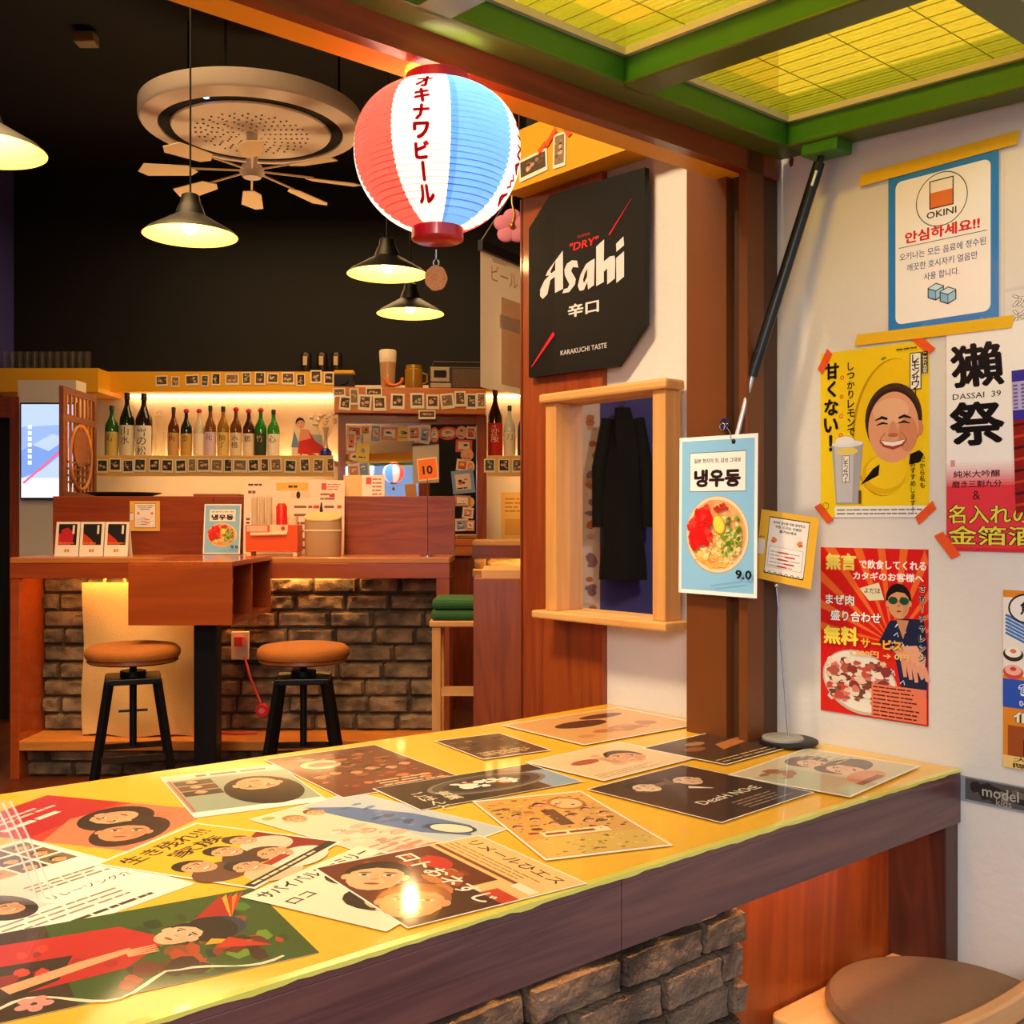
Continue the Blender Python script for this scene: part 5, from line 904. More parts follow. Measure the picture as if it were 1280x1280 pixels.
# cream bag, socket, puck
bag = MB(); vs = []; nu, nv = 26, 20; x0, x1 = -2.03, -1.482; z0, z1 = 0.186, 0.905
for side in (0, 1):
    for j in range(nv+1):
        for i in range(nu+1):
            fx, fz = i/nu, j/nv; sag = 0.03*(1-fz)**2; X = x0+(x1-x0)*fx+0.012*math.sin(fz*7+fx*3)*(1-fz)*(1 if fx > 0.5 else -1); q = 0.026*math.sin(fx*9+fz*4)*(1-fz*0.6)+0.01*math.sin(fz*13+fx*5)*(1-fz)
            bul = 0.030*math.sin(PI*min(1, max(0, fx)))**0.5*(1-0.6*fz); vs.append((X, 5.02+(bul if side else -bul)*0.9+q*0.5, z0+(z1-z0)*fz+(0.0 if j else 0.006*math.sin(fx*11))))
fs = []; m_ = (nu+1)*(nv+1)
for s_ in (0, 1):
    for j in range(nv):
        for i in range(nu): a = s_*m_+j*(nu+1)+i; f_ = (a, a+1, a+nu+2, a+nu+1); fs.append(f_ if not s_ else tuple(reversed(f_)))
for j in range(nv): a = j*(nu+1); fs += [(a, a+nu+1, a+m_+nu+1, a+m_), (a+nu, a+m_+nu, a+m_+2*nu+1, a+2*nu+1)]
for i in range(nu): fs += [(i, i+m_, i+1+m_, i+1)]
bag.add(vs, fs); CANVAS = mat('cream_canvas', '#d8b074', 0.85, bump=0.3, bscale=220)
tb_ = tag(obj('cotton_bag', bag, CANVAS, smooth=True), 'large cream cotton bag hanging under the bar counter', 'bag')
for q in (0.28, 0.72): obj('handle', MB().tube([(x0+(x1-x0)*q-0.05, 5.02, 0.90), (x0+(x1-x0)*q-0.04, 5.02, 0.945), (x0+(x1-x0)*q+0.04, 5.02, 0.945), (x0+(x1-x0)*q+0.05, 5.02, 0.90)], 0.008, 8), CANVAS, tb_)
sk = at(300, 807, 5.13); so_ = thing('wall_socket', 'white socket plate with a pink plug on the stone front', 'socket', (sk.x, 5.13, sk.z))
obj('plate', MB().box(-0.042, -0.006, -0.068, 0.042, 0.02, 0.068), mat('white_socket', '#f0e4d4', 0.4), so_, bevel=0.004); obj('plug', MB().box(-0.02, -0.035, 0.0, 0.022, -0.006, 0.045).prism([(-0.035, 0.0), (0.035, 0.0), (0, 0.03)], -0.012, -0.007), mat('pink_plastic', '#d8545c', 0.4), so_, bevel=0.002)
pk = at(329, 887, 5.10); k0 = Vector((sk.x+0.03, 5.10, sk.z-0.05))
cb = tag(obj('pink_cable', MB().tube([k0, k0+Vector((0.03, -0.01, -0.1)), Vector((pk.x-0.02, 5.09, pk.z+0.06)), pk], 0.006, 8).tube([(pk.x-0.02, 5.06, 0.187), (pk.x-0.12, 5.04, 0.187), (pk.x-0.2, 5.07, 0.187), (pk.x-0.28, 5.05, 0.187)], 0.006, 8), MATS['pink_plastic'], smooth=True), 'pink cable hanging down from the white socket', 'cable'); pu = thing('cable_puck', 'round red plastic puck at the end of the pink cable', 'cable winder', pk)
obj('body', MB().cyl((0, -0.03, 0), (0, 0.0, 0), 0.032, n=28), mat('red_plastic', '#d82c34', 0.35), pu, smooth=True, bevel=0.004); obj('cap', MB().cyl((0, -0.034, 0), (0, -0.03, 0), 0.014, n=20), mat('pink_cap', '#e88890', 0.4), pu, smooth=True)
# ---- on the bar counter
def sheet_thing(name, draw, wd, ht, loc, label, cat, tilt=0.0, yaw=0.0, lean=0.12, bg='#f4ece0', thick=0.001, m=None):
    c = Canvas(wd, ht, bg, step=0.00003, thick=thick); draw(c, wd, ht); o = c.build(name, m or PAPER, None, facing(loc, tilt, yaw, lean)); return tag(o, label, cat)
tm = thing('folded_menu', 'white three panel menu with dark pictures standing at the left of the bar', 'menu', (at(116, 690, 5.02).x, 5.02, ZB_))
for i in range(3):
    c = Canvas(0.112, 0.165, '#f2e8d8', step=0.00003, thick=0.0012); c.rect(-0.043, -0.028, 0.043, 0.072, '#1c1418'); c.poly([(-0.043, -0.028), (-0.043, 0.03), (-0.005, 0.0), (0.02, -0.028)], ['#d02c38', '#c8401c', '#c8381c'][i]); 
    if i == 0: c.poly([(-0.035, -0.01), (-0.03, 0.045), (0.0, 0.055), (0.03, 0.03), (0.025, -0.02)], '#c02430')
    c.rect(0.022, 0.025, 0.032, 0.066, '#f0e4d0'); c.lines(-0.04, -0.024, 0.04, -0.014, 1, '#e08030', 0.5, R_(i)); c.ell(-0.005, -0.055, 0.007, 0.008, '#c89a50'); c.rect(0.003, -0.062, 0.012, -0.047, '#c89a50')
    o = c.build('panel', PAPER, tm); o.matrix_local = Matrix.Translation((-0.116+0.116*i, -0.01, 0.083)) @ Matrix.Rotation(PI/2-0.16, 4, 'X')
obj('back_panel', MB().beam((-0.172, 0.036, 0.0), (0.172, 0.036, 0.0), 0.002, 0.002).add([(-0.172, 0.045, 0), (0.172, 0.045, 0), (0.172, 0.008, 0.164), (-0.172, 0.008, 0.164)], [(0, 1, 2, 3)]), mat('white_card', '#f0e4d0', 0.6), tm)
sheet_thing('notice_card', notice, 0.152, 0.152, at(181, 645, 5.352), 'square yellow notice card on the screen board behind the white three panel menu', 'notice card', lean=0.0, bg='#e8b45c')
sheet_thing('menu_card', noodle_card, 0.186, 0.252, Vector((at(276, 655, 5.3).x, 5.325, ZB_+0.128)), 'pale blue noodle bowl menu card leaning on the screen board', 'menu card', lean=0.13, bg='#f6f2ee', thick=0.0012)
def big_menu(c, w, h):
    rr = R_(3); c.lines(-w*0.46, h*0.42, -w*0.28, h*0.46, 1, '#5a3024', 0.6, rr); c.lines(-w*0.46, h*0.31, -w*0.36, h*0.37, 1, '#8a5040', 0.6, rr); c.rect(-w*0.18, h*0.36, w*0.14, h*0.47, '#f0bc58'); c.lines(-w*0.06, h*0.39, w*0.04, h*0.44, 1, '#5a3010', 0.6, rr); c.rect(-w*0.03, h*0.26, w*0.16, h*0.34, '#f4d0b0'); c.ell(w*0.04, h*0.30, w*0.02, h*0.05, '#3a1c14')
    c.rect(w*0.27, h*0.37, w*0.32, h*0.46, '#d8505c'); c.lines(w*0.33, h*0.36, w*0.46, h*0.46, 3, '#c86a68', 0.4, rr); c.lines(w*0.26, h*0.22, w*0.46, h*0.34, 2, '#a87070', 0.45, rr); c.rect(w*0.35, h*0.27, w*0.40, h*0.31, '#d8303c')
    for i in range(6): c.lines(w*0.0, h*(0.10-0.11*i), w*0.22, h*(0.18-0.11*i), 1, '#8a5a48', 0.4, rr); c.rect(w*0.19, h*(0.12-0.11*i), w*0.25, h*(0.16-0.11*i), '#d04838'); c.lines(w*0.30, h*(0.10-0.11*i), w*0.42, h*(0.18-0.11*i), 1, '#8a5a48', 0.4, rr); c.rect(w*0.43, h*(0.12-0.11*i), w*0.47, h*(0.16-0.11*i), '#d04838')
    c.poly([(w*0.255, 0), (w*0.285, 0), (w*0.285, h*0.1), (w*0.275, h*0.2), (w*0.265, h*0.2), (w*0.255, h*0.1)], '#2a1c20'); c.lines(-w*0.475, -h*0.45, -w*0.43, h*0.0, 9, '#7a4a3c', 0.5, rr); c.rect(-w*0.36, -h*0.05, -w*0.04, h*0.22, '#f6dcbc')
sheet_thing('drinks_menu', big_menu, 0.505, 0.372, Vector((at(366, 645, 5.3).x, 5.330, ZB_+0.187)), 'wide pinkish white drinks menu standing behind the orange box', 'menu', lean=0.06, bg='#f4dfc8', thick=0.002)
def card2(c, w, h): c.rect(w*0.05, h*0.1, w*0.18, h*0.4, '#d8505c'); c.lines(w*0.2, -h*0.4, w*0.46, h*0.4, 5, '#c86a68', 0.4, R_(9)); c.rect(-w*0.5, -h*0.5, -w*0.05, h*0.5, '#eec48c')
sheet_thing('drinks_card', card2, 0.21, 0.12, Vector((at(455, 610, 5.42).x, 5.42, 1.312+0.058)), 'small pink and tan drinks card peeking over the screen board', 'card', lean=0.1)
cbx = thing('condiment_box', 'orange counter box with a white handle bar and short feet', 'box', (at(343, 690, 5.12).x, 5.12, ZB_))
ORB = mat('orange_plastic', '#e0541c', 0.4); CRM = mat('cream_plastic', '#ecd0a8', 0.45)
obj('body', MB().box(-0.125, -0.06, 0.022, 0.125, 0.06, 0.032).box(-0.125, -0.06, 0.032, 0.125, -0.054, 0.15).box(-0.125, 0.054, 0.032, 0.125, 0.06, 0.15).box(-0.125, -0.054, 0.032, -0.119, 0.054, 0.15).box(0.119, -0.054, 0.032, 0.125, 0.054, 0.15), ORB, cbx, bevel=0.002)
for sx in (-1, 1): obj('foot', MB().box(sx*0.12, -0.055, 0, sx*0.10, 0.055, 0.022), CRM, cbx, bevel=0.002)
obj('handle_bar', MB().cyl((-0.075, -0.066, 0.105), (0.075, -0.066, 0.108), 0.008).cyl((-0.098, -0.064, 0.104), (-0.075, -0.066, 0.105), 0.009), CRM, cbx, smooth=True); obj('front_label', MB().box(-0.118, -0.062, 0.118, -0.02, -0.0595, 0.146), mat('pink_label', '#f0b8a0', 0.6), cbx); obj('front_label', MB().box(-0.008, -0.064, 0.115, 0.078, -0.0595, 0.15).cyl((0.055, -0.066, 0.133), (0.055, -0.064, 0.133), 0.010, mi=1), [CRM, MATS['red_plastic']], cbx, bevel=0.001)
bx0 = at(343, 690, 5.12).x
GLASSC = mat('pale_clear_plastic', '#f4dcb8', 0.15, alpha=0.5)
for i, x in enumerate((-0.095, -0.06, -0.025)):
    t = thing('straw_tube', f'{ORD[i]} from left of the pale straw tubes standing in the orange box', 'tube', (bx0+x, 5.12, ZB_+0.032), (0, 0, 0), 'straw tubes in the orange box'); obj('tube', MB().lathe([(0.015, 0), (0.015, 0.25), (0.0145, 0.25), (0.0145, 0.001), (0, 0.001)], 20), GLASSC, t, smooth=True); obj('straws', MB().cyl((-0.004, 0, 0.002), (-0.006, 0, 0.262), 0.004).cyl((0.005, 0.002, 0.002), (0.006, 0, 0.255), 0.004), CRM, t)
t = thing('sauce_bottle', 'red sauce bottle with a pale nozzle in the orange box', 'bottle', (bx0+0.035, 5.12, ZB_+0.032)); obj('body', MB().lathe([(0, 0), (0.026, 0), (0.026, 0.205), (0.018, 0.22), (0.014, 0.222), (0, 0.222)], 24), mat('red_sauce', '#d8281c', 0.35), t, smooth=True); obj('nozzle', MB().lathe([(0.014, 0.222), (0.010, 0.232), (0.003, 0.258), (0, 0.258)], 16), CRM, t, smooth=True)
t = thing('cream_pot', 'small cream pot at the right end of the orange box', 'pot', (bx0+0.088, 5.12, ZB_+0.032)); obj('body', MB().lathe([(0, 0), (0.024, 0), (0.026, 0.15), (0, 0.15)], 24), CRM, t, smooth=True); obj('lid', MB().lathe([(0, 0.15), (0.027, 0.15), (0.026, 0.158), (0, 0.16)], 24), CRM, t, smooth=True)
cn = thing('lidded_bin', 'rounded beige table bin with a slanted lid on the bar', 'bin', (at(404, 690, 5.1).x, 5.1, ZB_)); pr_ = []
BG = mat('beige_plastic_bin', '#b89470', 0.45); ov = lambda a, z, s=1.0: (0.088*s*math.copysign(abs(math.cos(a))**0.75, math.cos(a)), 0.062*s*math.copysign(abs(math.sin(a))**0.75, math.sin(a)), z)
def rings(zs, cap0=True, cap1=True):
    b = MB(); n = 40; vs = []
    for z, s in zs: vs += [ov(2*PI*i/n, z(ov(2*PI*i/n, 0)[1]) if callable(z) else z, s) for i in range(n)]
    fs = [(j*n+i, j*n+(i+1) % n, (j+1)*n+(i+1) % n, (j+1)*n+i) for j in range(len(zs)-1) for i in range(n)] + [tuple(range(n-1, -1, -1)), tuple(range((len(zs)-1)*n, len(zs)*n))]
    return b.add(vs, fs)
sl = lambda y: 0.168+0.30*(y+0.062); obj('body', rings([(0, 0.93), (0.004, 0.96), (0.118, 1.0)]), BG, cn, smooth=True); obj('rim', rings([(0.118, 1.0), (0.119, 1.04), (0.126, 1.04), (0.127, 1.0)]), CRM, cn, smooth=True); obj('hood', rings([(0.127, 1.0), (sl, 0.99)]), BG, cn, smooth=True); obj('lid', rings([(lambda y: sl(y)+0.0005, 1.02), (lambda y: sl(y)+0.007, 1.0)]), mat('tan_lid', '#e0b878', 0.4), cn, smooth=True)
ns = thing('number_stand', 'thin table number stand with an orange card on the bar', 'number stand', (at(535, 690, 5.05).x, 5.05, ZB_)); obj('base', MB().lathe([(0, 0), (0.042, 0), (0.042, 0.005), (0.005, 0.009), (0, 0.009)], 32), CHROME, ns, smooth=True); obj('rod', MB().cyl((0, 0, 0.005), (-0.003, 0, 0.37), 0.0018, n=8), CHROME, ns)
c = Canvas(0.10, 0.105, '#f2c08c', step=0.00003, thick=0.0012); c.rect(-0.046, -0.047, 0.046, 0.047, '#e8722c'); c.text('10', 0, -0.004, h=0.042, w=0.05, c='#241610', bold=0.03); o = c.build('card', PAPER, ns); o.matrix_local = Matrix.Translation((-0.002, 0, 0.415)) @ Matrix.Rotation(-0.25, 4, 'Z') @ Matrix.Rotation(PI/2, 4, 'X') @ Matrix.Rotation(0.10, 4, 'Z'); o['label'] = 'orange card with the number 10'
tr = at(152, 616, 5.55); t = thing('serving_tray', 'dark green oval serving tray above the screen board', 'tray', (tr.x, 5.58, 1.312)); obj('rim', MB().lathe([(0.10, 0.0), (0.19, 0.028), (0.192, 0.031), (0.185, 0.031), (0.10, 0.006)], 40), mat('dark_green_tray', '#20301c', 0.4), t, smooth=True); obj('bottom', MB().cyl((0, 0, 0), (0, 0, 0.006), 0.101, n=40), MATS['dark_green_tray'], t)
t = tag(obj('wooden_board', MB().box(-0.115, -0.07, 0, 0.115, 0.07, 0.022), TABLEWOOD, None, bevel=0.004, loc=(at(274, 618, 5.52).x, 5.52, 1.312)), 'small brown wooden board above the blue noodle menu card', 'board')
# lattice screen at the bar's left end
lt = thing('lattice_screen', 'carved wooden lattice screen standing at the left end of the bar', 'screen', (-2.305, 5.46, 1.312), (0, 0, 0.03))
LW = wood('lattice_wood', '#b0641c', '#c87c2c', 'Z', 1.0, 0.4); LWD = wood('lattice_dark_wood', '#6a3416', '#864620', 'Y', 1.0, 0.5)
y0, y1, hz = -0.03, 0.44-0.0, 0.575
for q in (y0, y1-0.03): obj('stile', MB().box(-0.012, q, 0, 0.012, q+0.03, hz), LWD, lt, bevel=0.002)
for z in (0.0, 0.40, hz-0.035): obj('rail', MB().box(-0.0115, y0+0.03, z, 0.0115, y1-0.03, z+0.035), LWD, lt, bevel=0.002)
for i in range(7): y = y0+0.06+i*0.0575; obj('slat', MB().box(-0.006, y, 0.435, 0.006, y+0.012, hz-0.035), LW, lt); obj('slat', MB().box(-0.006, y, 0.035, 0.006, y+0.016, 0.40), LW, lt)
md = MB().cyl((0.006, (y0+y1)/2, 0.27), (0.016, (y0+y1)/2, 0.27), 0.105, n=36); obj('medallion', md, LWD, lt, smooth=True); obj('medallion_ring', MB().tube([(0.014, (y0+y1)/2+0.15*math.cos(a), 0.22+0.17*math.sin(a)) for a in [2*PI*i/36 for i in range(37)]], 0.009, 8), LW, lt, smooth=True)
for i in range(4): obj('cross_slat', MB().box(0.006, y0+0.06, 0.08+i*0.035, 0.013, y1-0.06, 0.09+i*0.035), LWD, lt)
# screen on the left pillar, doorway
struct('wall_pillar', MB().box(-2.93, 6.30, 0, -2.585, 6.45, 2.03), CREAM, 'cream pillar that carries the lit screen', 'pillar')
sq = bpy.data.materials.new('lit_screen'); sq.use_nodes = True; nt = sq.node_tree; bq = nt.nodes['Principled BSDF']; aq = nt.nodes.new('ShaderNodeVertexColor'); aq.layer_name = 'ink'; nt.links.new(aq.outputs[0], bq.inputs['Emission Color']); bq.inputs['Emission Strength'].default_value = 0.85; bq.inputs['Base Color'].default_value = (0.01, 0.01, 0.01, 1)
tv = thing('wall_screen', 'tall glowing white and blue screen at the far left', 'screen', (-2.73, 6.29, 1.607)); obj('casing', MB().box(-0.17, -0.03, -0.285, 0.17, 0.009, 0.285), mat('dark_casing', '#101018', 0.4), tv, bevel=0.004)
c = Canvas(0.322, 0.55, '#b8ccf8', step=0.00003, thick=0.0005); c.rect(-0.161, -0.275, 0.161, -0.16, '#f4f4ff'); c.poly([(-0.161, -0.16), (-0.05, -0.12), (0.161, 0.05), (0.161, 0.1), (0, 0.0), (-0.161, 0.06)], '#7c9ce0'); c.poly([(-0.161, 0.0), (0.02, 0.1), (0.161, 0.06), (0.161, 0.16), (-0.161, 0.14)], '#96b0ec'); c.line([(-0.15, -0.19), (-0.02, -0.08), (0.1, 0.03)], 0.014, '#e86a90'); [c.rect(-0.122, 0.13-0.035*i, -0.100, 0.152-0.035*i, '#ffffff') for i in range(7)]
o = c.build('display', sq, tv); o.matrix_local = Matrix.Translation((0, -0.031, 0)) @ Matrix.Rotation(PI/2, 4, 'X')
dr = bpy.data.objects.new('door_1', None); COL.objects.link(dr); dr.location = (-3.1, 6.35, 0); tag(dr, 'dark doorway with a red brown wooden frame at the far left', 'doorway', kind='structure')
p1, p2 = at(17, 500, 6.35).x+3.1, at(29, 500, 6.35).x+3.1; zt = at(0, 497, 6.35).z; zb = at(0, 523, 6.35).z
obj('door_jamb', MB().box(p1, -0.05, 0, p2, 0.06, zt), REDWOOD, dr); obj('door_jamb', MB().box(-0.29, -0.05, 0, -0.24, 0.06, zt), REDWOOD, dr); obj('door_lintel', MB().box(-0.24, -0.045, zb, p1, 0.06, zt), REDWOOD_X, dr); obj('doorway_dark_panel', MB().box(-0.24, 0.03, 0, p1, 0.05, zb), BLACKWALL, dr)  # black panel stands in for the dark inside the open doorway
# pale bar chair at the left edge
chx = thing('bar_chair', 'pale pine chair just inside the left edge beside the bar', 'chair', (-2.64, 4.86, 0)); bc = lambda *a: MB().box(*a)
obj('seat', bc(-0.2, -0.2, 0.60, 0.2, 0.2, 0.635), PINE_X, chx, bevel=0.006); obj('back_rail', bc(-0.2, 0.17, 0.84, 0.2, 0.2, 0.90), PINE_X, chx, bevel=0.006); obj('back_rail', bc(-0.2, 0.17, 0.72, 0.2, 0.195, 0.76), PINE_X, chx, bevel=0.004)
for sx in (-1, 1): obj('leg', bc(sx*0.2, 0.165, 0, sx*0.165, 0.2, 0.84), PINE, chx); obj('leg', bc(sx*0.2, -0.2, 0, sx*0.165, -0.165, 0.60), PINE, chx); obj('stretcher', bc(sx*0.195, -0.165, 0.25, sx*0.175, 0.165, 0.29), PINE_X, chx)
# ---- right side beyond the panel
sb = thing('side_counter', 'dark red brown counter end with a pine ledge left of the plywood panel', 'counter', (0.19, 3.45, 0)); obj('end_panel', MB().box(-0.31, -0.15, 0, 0.30, -0.125, 1.018), REDWOOD, sb, bevel=0.002); obj('side_panel', MB().box(-0.31, -0.125, 0, -0.285, 0.15, 1.018), REDWOOD, sb); obj('ledge', MB().box(-0.285, -0.125, 0.985, 0.30, 0.17, 1.045), PINE_X, sb, bevel=0.003)
sr = thing('side_bar', 'lit stone bar section far behind the counter end', 'counter', (0.35, 5.75, 0)); obj('worktop', MB().box(-0.56, -0.15, 1.065, 0.9, 0.35, 1.09), PINE_X, sr, bevel=0.003); obj('apron', MB().box(-0.56, -0.148, 1.0, 0.9, -0.125, 1.065), REDWOOD_X, sr); obj('light_strip', MB().box(-0.5, -0.06, 1.025, 0.9, -0.045, 1.035), LED, sr, label='glowing warm strip'); b3 = bricks(-0.56, 0.9, 0.0, 1.064, 0.225, 0.083, 0.007, 15, 0.008, y=0.06, depth=0.028, nu=10, nv=5); obj('brick_panel', b3, [STONE2, MORTAR], sr, smooth=True); obj('ledge', MB().box(-0.56, -0.14, 0.90, 0.9, 0.03, 0.935), PINE_X, sr, bevel=0.003)
gs = thing('pine_stool', 'tall pine stool under two green cushions beside the bar end', 'stool', (-0.188, 4.35, 0)); obj('seat', MB().box(-0.14, -0.14, 0.775, 0.14, 0.14, 0.80), PINE_X, gs, bevel=0.005)
for sx in (-1, 1):
    for sy in (-1, 1): obj('leg', MB().box(sx*0.13, sy*0.13, 0, sx*0.095, sy*0.095, 0.775), PINE, gs, bevel=0.002)
for z in (0.25, 0.5): obj('stretcher', MB().box(-0.095, -0.125, z, 0.095, -0.10, z+0.035), PINE_X, gs)
GRC = mat('green_cushion_cloth', '#2c5a2c', 0.8, bump=0.2, bscale=200)
for i, n_ in enumerate(('lower', 'upper')): tag(obj('green_cushion', MB().box(-0.135, -0.135, 0, 0.135, 0.135, 0.042), GRC, None, bevel=0.016, loc=(-0.188+0.004*i, 4.35, 0.80+0.044*i)), f'{n_} one of two green cushions on the tall pine stool', 'cushion', 'green cushions on the tall pine stool')
# ================================================================ BACK WALL: SHELVES, BOTTLES, PHOTOS, MIRROR
struct('trim_7', MB().box(-2.70, 7.05, 2.052, -1.10, 7.25, 2.185), YELLOW, 'yellow band along the back wall above the bottles', 'band')
struct('trim_8', MB().box(-3.4, 6.84, 2.025, -2.665, 7.25, 2.178), YELLOW, 'nearer yellow block at the far left of the back wall', 'band')
struct('trim_9', MB().box(-0.25, 7.05, 2.052, 1.0, 7.25, 2.185), YELLOW, 'yellow band at the right of the back wall', 'band')
struct('trim_10', MB().box(-2.60, 7.205, 2.036, -1.14, 7.23, 2.050).box(-0.2, 7.205, 2.036, 0.9, 7.23, 2.050), mat('led_strip_dim', '#ffffff', 0.4, emit='#ffd698', strength=6), 'warm light strip under the yellow band', 'light strip')
def shelf(x0, x1, label):
    s = thing('bottle_shelf', label, 'shelf', ((x0+x1)/2, 7.25, 1.585), (0, 0, 0)); h = (x1-x0)/2
    obj('board', MB().box(-h, -0.44, -0.02, h, 0, 0.0), YELLOW, s); obj('front_lip', MB().box(-h, -0.455, -0.105, h, -0.44, 0.028), mat('cream_shelf_paint', '#e8b864', 0.5), s, bevel=0.002)
    obj('light_strip', MB().box(-h+0.05, -0.30, -0.034, h-0.05, -0.28, -0.022), LEDW, s, label='glowing warm strip under the board'); obj('wall_light_strip', MB().box(-h+0.03, -0.04, 0.001, h-0.03, -0.028, 0.008), LEDW, s, label='glowing warm strip behind the bottles'); return s
shelf(-2.665, -1.145, 'long cream fronted shelf of sake bottles on the back wall'); shelf(-0.158, 0.6, 'short cream fronted shelf of three bottles at the right of the back wall')
def glassy(name, col, rough=0.12, tr=0.35): return mat(name, col, rough, trans=tr, coat=0.3)
def bottle(px, ytop, Y, r, body, cap, label_col, ink, txt, label, capball=False, base=1.586):
    q = at(px, ytop, Y); h = q.z-base; t = thing('sake_bottle', label, 'bottle', (q.x, Y, base), (0, 0, 0), 'bottles along the back shelves'); sh, nk = 0.60*h, 0.78*h
    prof = [(0, 0), (r*0.92, 0), (r, 0.006), (r, sh), (r*0.93, sh+0.02), (r*0.45, nk), (r*0.33, nk+0.02), (r*0.30, h*0.94), (0, h*0.94)]
    obj('glass_body', MB().lathe(prof, 24), glassy('glass_'+body.strip('#'), body), t, smooth=True)
    obj('cap', (MB().ball((0, 0, h*0.955), r*0.50, r*0.50, h*0.05, 14, 8) if capball else MB().lathe([(r*0.36, h*0.90), (r*0.38, h*0.985), (r*0.3, h), (0, h)], 16)), mat('cap_'+cap.strip('#'), cap, 0.4), t, smooth=True)
    if label_col:
        lb_ = MB(); n = 18; z0, z1 = h*0.08, h*0.52
        for sgn_ in (0,):
            vs = []
            for i in range(n+1): a = -PI/2-1.35+2.7*i/n; vs += [((r+0.0012)*math.cos(a), (r+0.0012)*math.sin(a), z0), ((r+0.0012)*math.cos(a), (r+0.0012)*math.sin(a), z1)]
            lb_.add(vs, [(2*i, 2*i+2, 2*i+3, 2*i+1) for i in range(n)])
        p_ = obj('paper_label', lb_, mat('label_'+label_col.strip('#'), label_col, 0.6), t, smooth=True)
        if txt:
            im = MB(); zt = z1-0.012; sz = min(r*1.15, (z1-z0)/max(len(txt), 1)*0.9)
            for ch in txt:
                v_, f_, tw, th = glyphs(ch); k = sz/max(tw, th, 0.6); im.add([((r+0.002)*math.cos(-PI/2+x*k/r), (r+0.002)*math.sin(-PI/2+x*k/r), zt-sz/2+y*k) for x, y in v_], f_); zt -= sz*1.05
            obj('label_ink', im, mat('ink_'+ink.strip('#'), ink, 0.6), p_)
    return t
BT = [(140, 507, 0.044, '#2c6a24', '#1c3a18', '#c8b060', '#2a2a18', '寿', 'green tall bottle first from left on the long shelf', 0), (159, 491, 0.048, '#1a2418', '#141414', '#d8d0b8', '#2a2620', '山水', 'very tall dark bottle second from left on the long shelf', 0), (180, 492, 0.053, '#2a1a14', '#141414', '#ece4d4', '#241c18', '雪の松', 'very tall brown black bottle with a big white label', 0),
      (217, 509, 0.037, '#6a3414', '#1c3020', '#c89c60', '#3a2414', '梅', 'amber bottle with a dark cap left of the black and gold one', 0), (233, 511, 0.037, '#1e2a18', '#c8242c', '#c8a048', '#1c1c14', '金', 'dark bottle with a red cap and a black and gold label', 1), (249, 511, 0.036, '#e8dcc0', '#c8242c', '#f0e4cc', '#b09068', '', 'clear bottle with a red cap and a pale label', 1),
      (263, 507, 0.037, '#8a5420', '#1a2c22', '#d8c0d0', '#6a4ab0', '花', 'amber bottle with purple writing on its label', 0), (279, 508, 0.038, '#a87c1c', '#20241c', '#d8bc70', '#5a4014', '柚子', 'golden yellow bottle with a dark cap', 0), (295, 509, 0.038, '#7a4418', '#c8242c', '#e0d0b0', '#2a1c14', '本格', 'amber bottle with a red cap and bold dark lettering', 1),
      (311, 511, 0.038, '#4a2414', '#c8242c', '#e8d4b8', '#6a4a3a', '鶴', 'brown bottle with a red cap and a cream label', 1), (326, 510, 0.039, '#1c8a24', '#c8242c', '#2a3a1c', '#c8c090', '竹', 'bright green bottle with a red cap and dark label', 1), (342, 512, 0.040, '#3a9a34', '#14341c', '#ece8d8', '#2a2a24', '心', 'bright green bottle with a dark cap and white label', 0)]
for px, yt, r, body, cap, lc, ink, txt, lab, cbq in BT: bottle(px, yt, 6.97, r, body, cap, lc, ink, txt, lab, bool(cbq))
for px, yt, r, body, cap, lc, ink, txt, lab in ((619, 486, 0.048, '#3a160c', '#3a1410', '#c8201c', '#f4d8c0', '赤陵', 'very tall dark bottle with a red label at the right of the back wall'), (637, 507, 0.037, '#e4ecdc', '#1c4a2c', '#e8e0c8', '#8a8468', '月', 'clear bottle with a green cap next to the tall red labelled one'), (654, 508, 0.037, '#1c3cb0', '#1c3020', '#20306a', '#d8d0c0', '夜', 'deep blue bottle beside the clear green capped one')): bottle(px, yt, 6.97, r, body, cap, lc, ink, txt, lab)
q = at(199, 512, 6.98); t = thing('glass_decanter', 'pale clear decanter among the bottles on the long shelf', 'decanter', (q.x, 6.98, 1.586)); obj('body', MB().lathe([(0, 0), (0.038, 0), (0.04, 0.16), (0.028, 0.2), (0.025, 0.30), (0, 0.30)], 24), mat('frosted_glass', '#f4dca8', 0.2, alpha=0.35), t, smooth=True); obj('stopper', MB().ball((0, 0, 0.315), 0.02), MATS['frosted_glass'], t, smooth=True)
c = Canvas(0.24, 0.30, '#e8d8c0', step=0.00004, thick=0.003, poly=[(-0.10, -0.15), (0.12, -0.15), (0.12, -0.02), (0.08, 0.05), (0.0, 0.15), (-0.08, 0.14), (-0.09, 0.02)])
c.poly([(-0.10, -0.06), (-0.08, 0.05), (-0.04, -0.06)], '#6a94b8'); c.poly([(0.0, 0.03), (0.10, 0.02), (0.11, -0.06), (0.02, -0.04)], '#a8b8c0'); c.poly([(-0.06, -0.12), (-0.04, 0.05), (0.01, 0.06), (0.06, -0.02), (0.12, -0.06), (0.11, -0.13)], '#d0342c'); c.poly([(-0.05, -0.02), (-0.04, 0.06), (0.01, 0.06), (0.03, 0.0)], '#e89878'); c.face(-0.04, 0.095, 0.034, '#ecae88', '#140e0c', 0.2, 0.3); c.blotch(-0.09, -0.15, 0.11, -0.08, 10, ['#f0e0d0', '#e8c0b0', '#c84840'], 0.01, 0.03, R_(4))
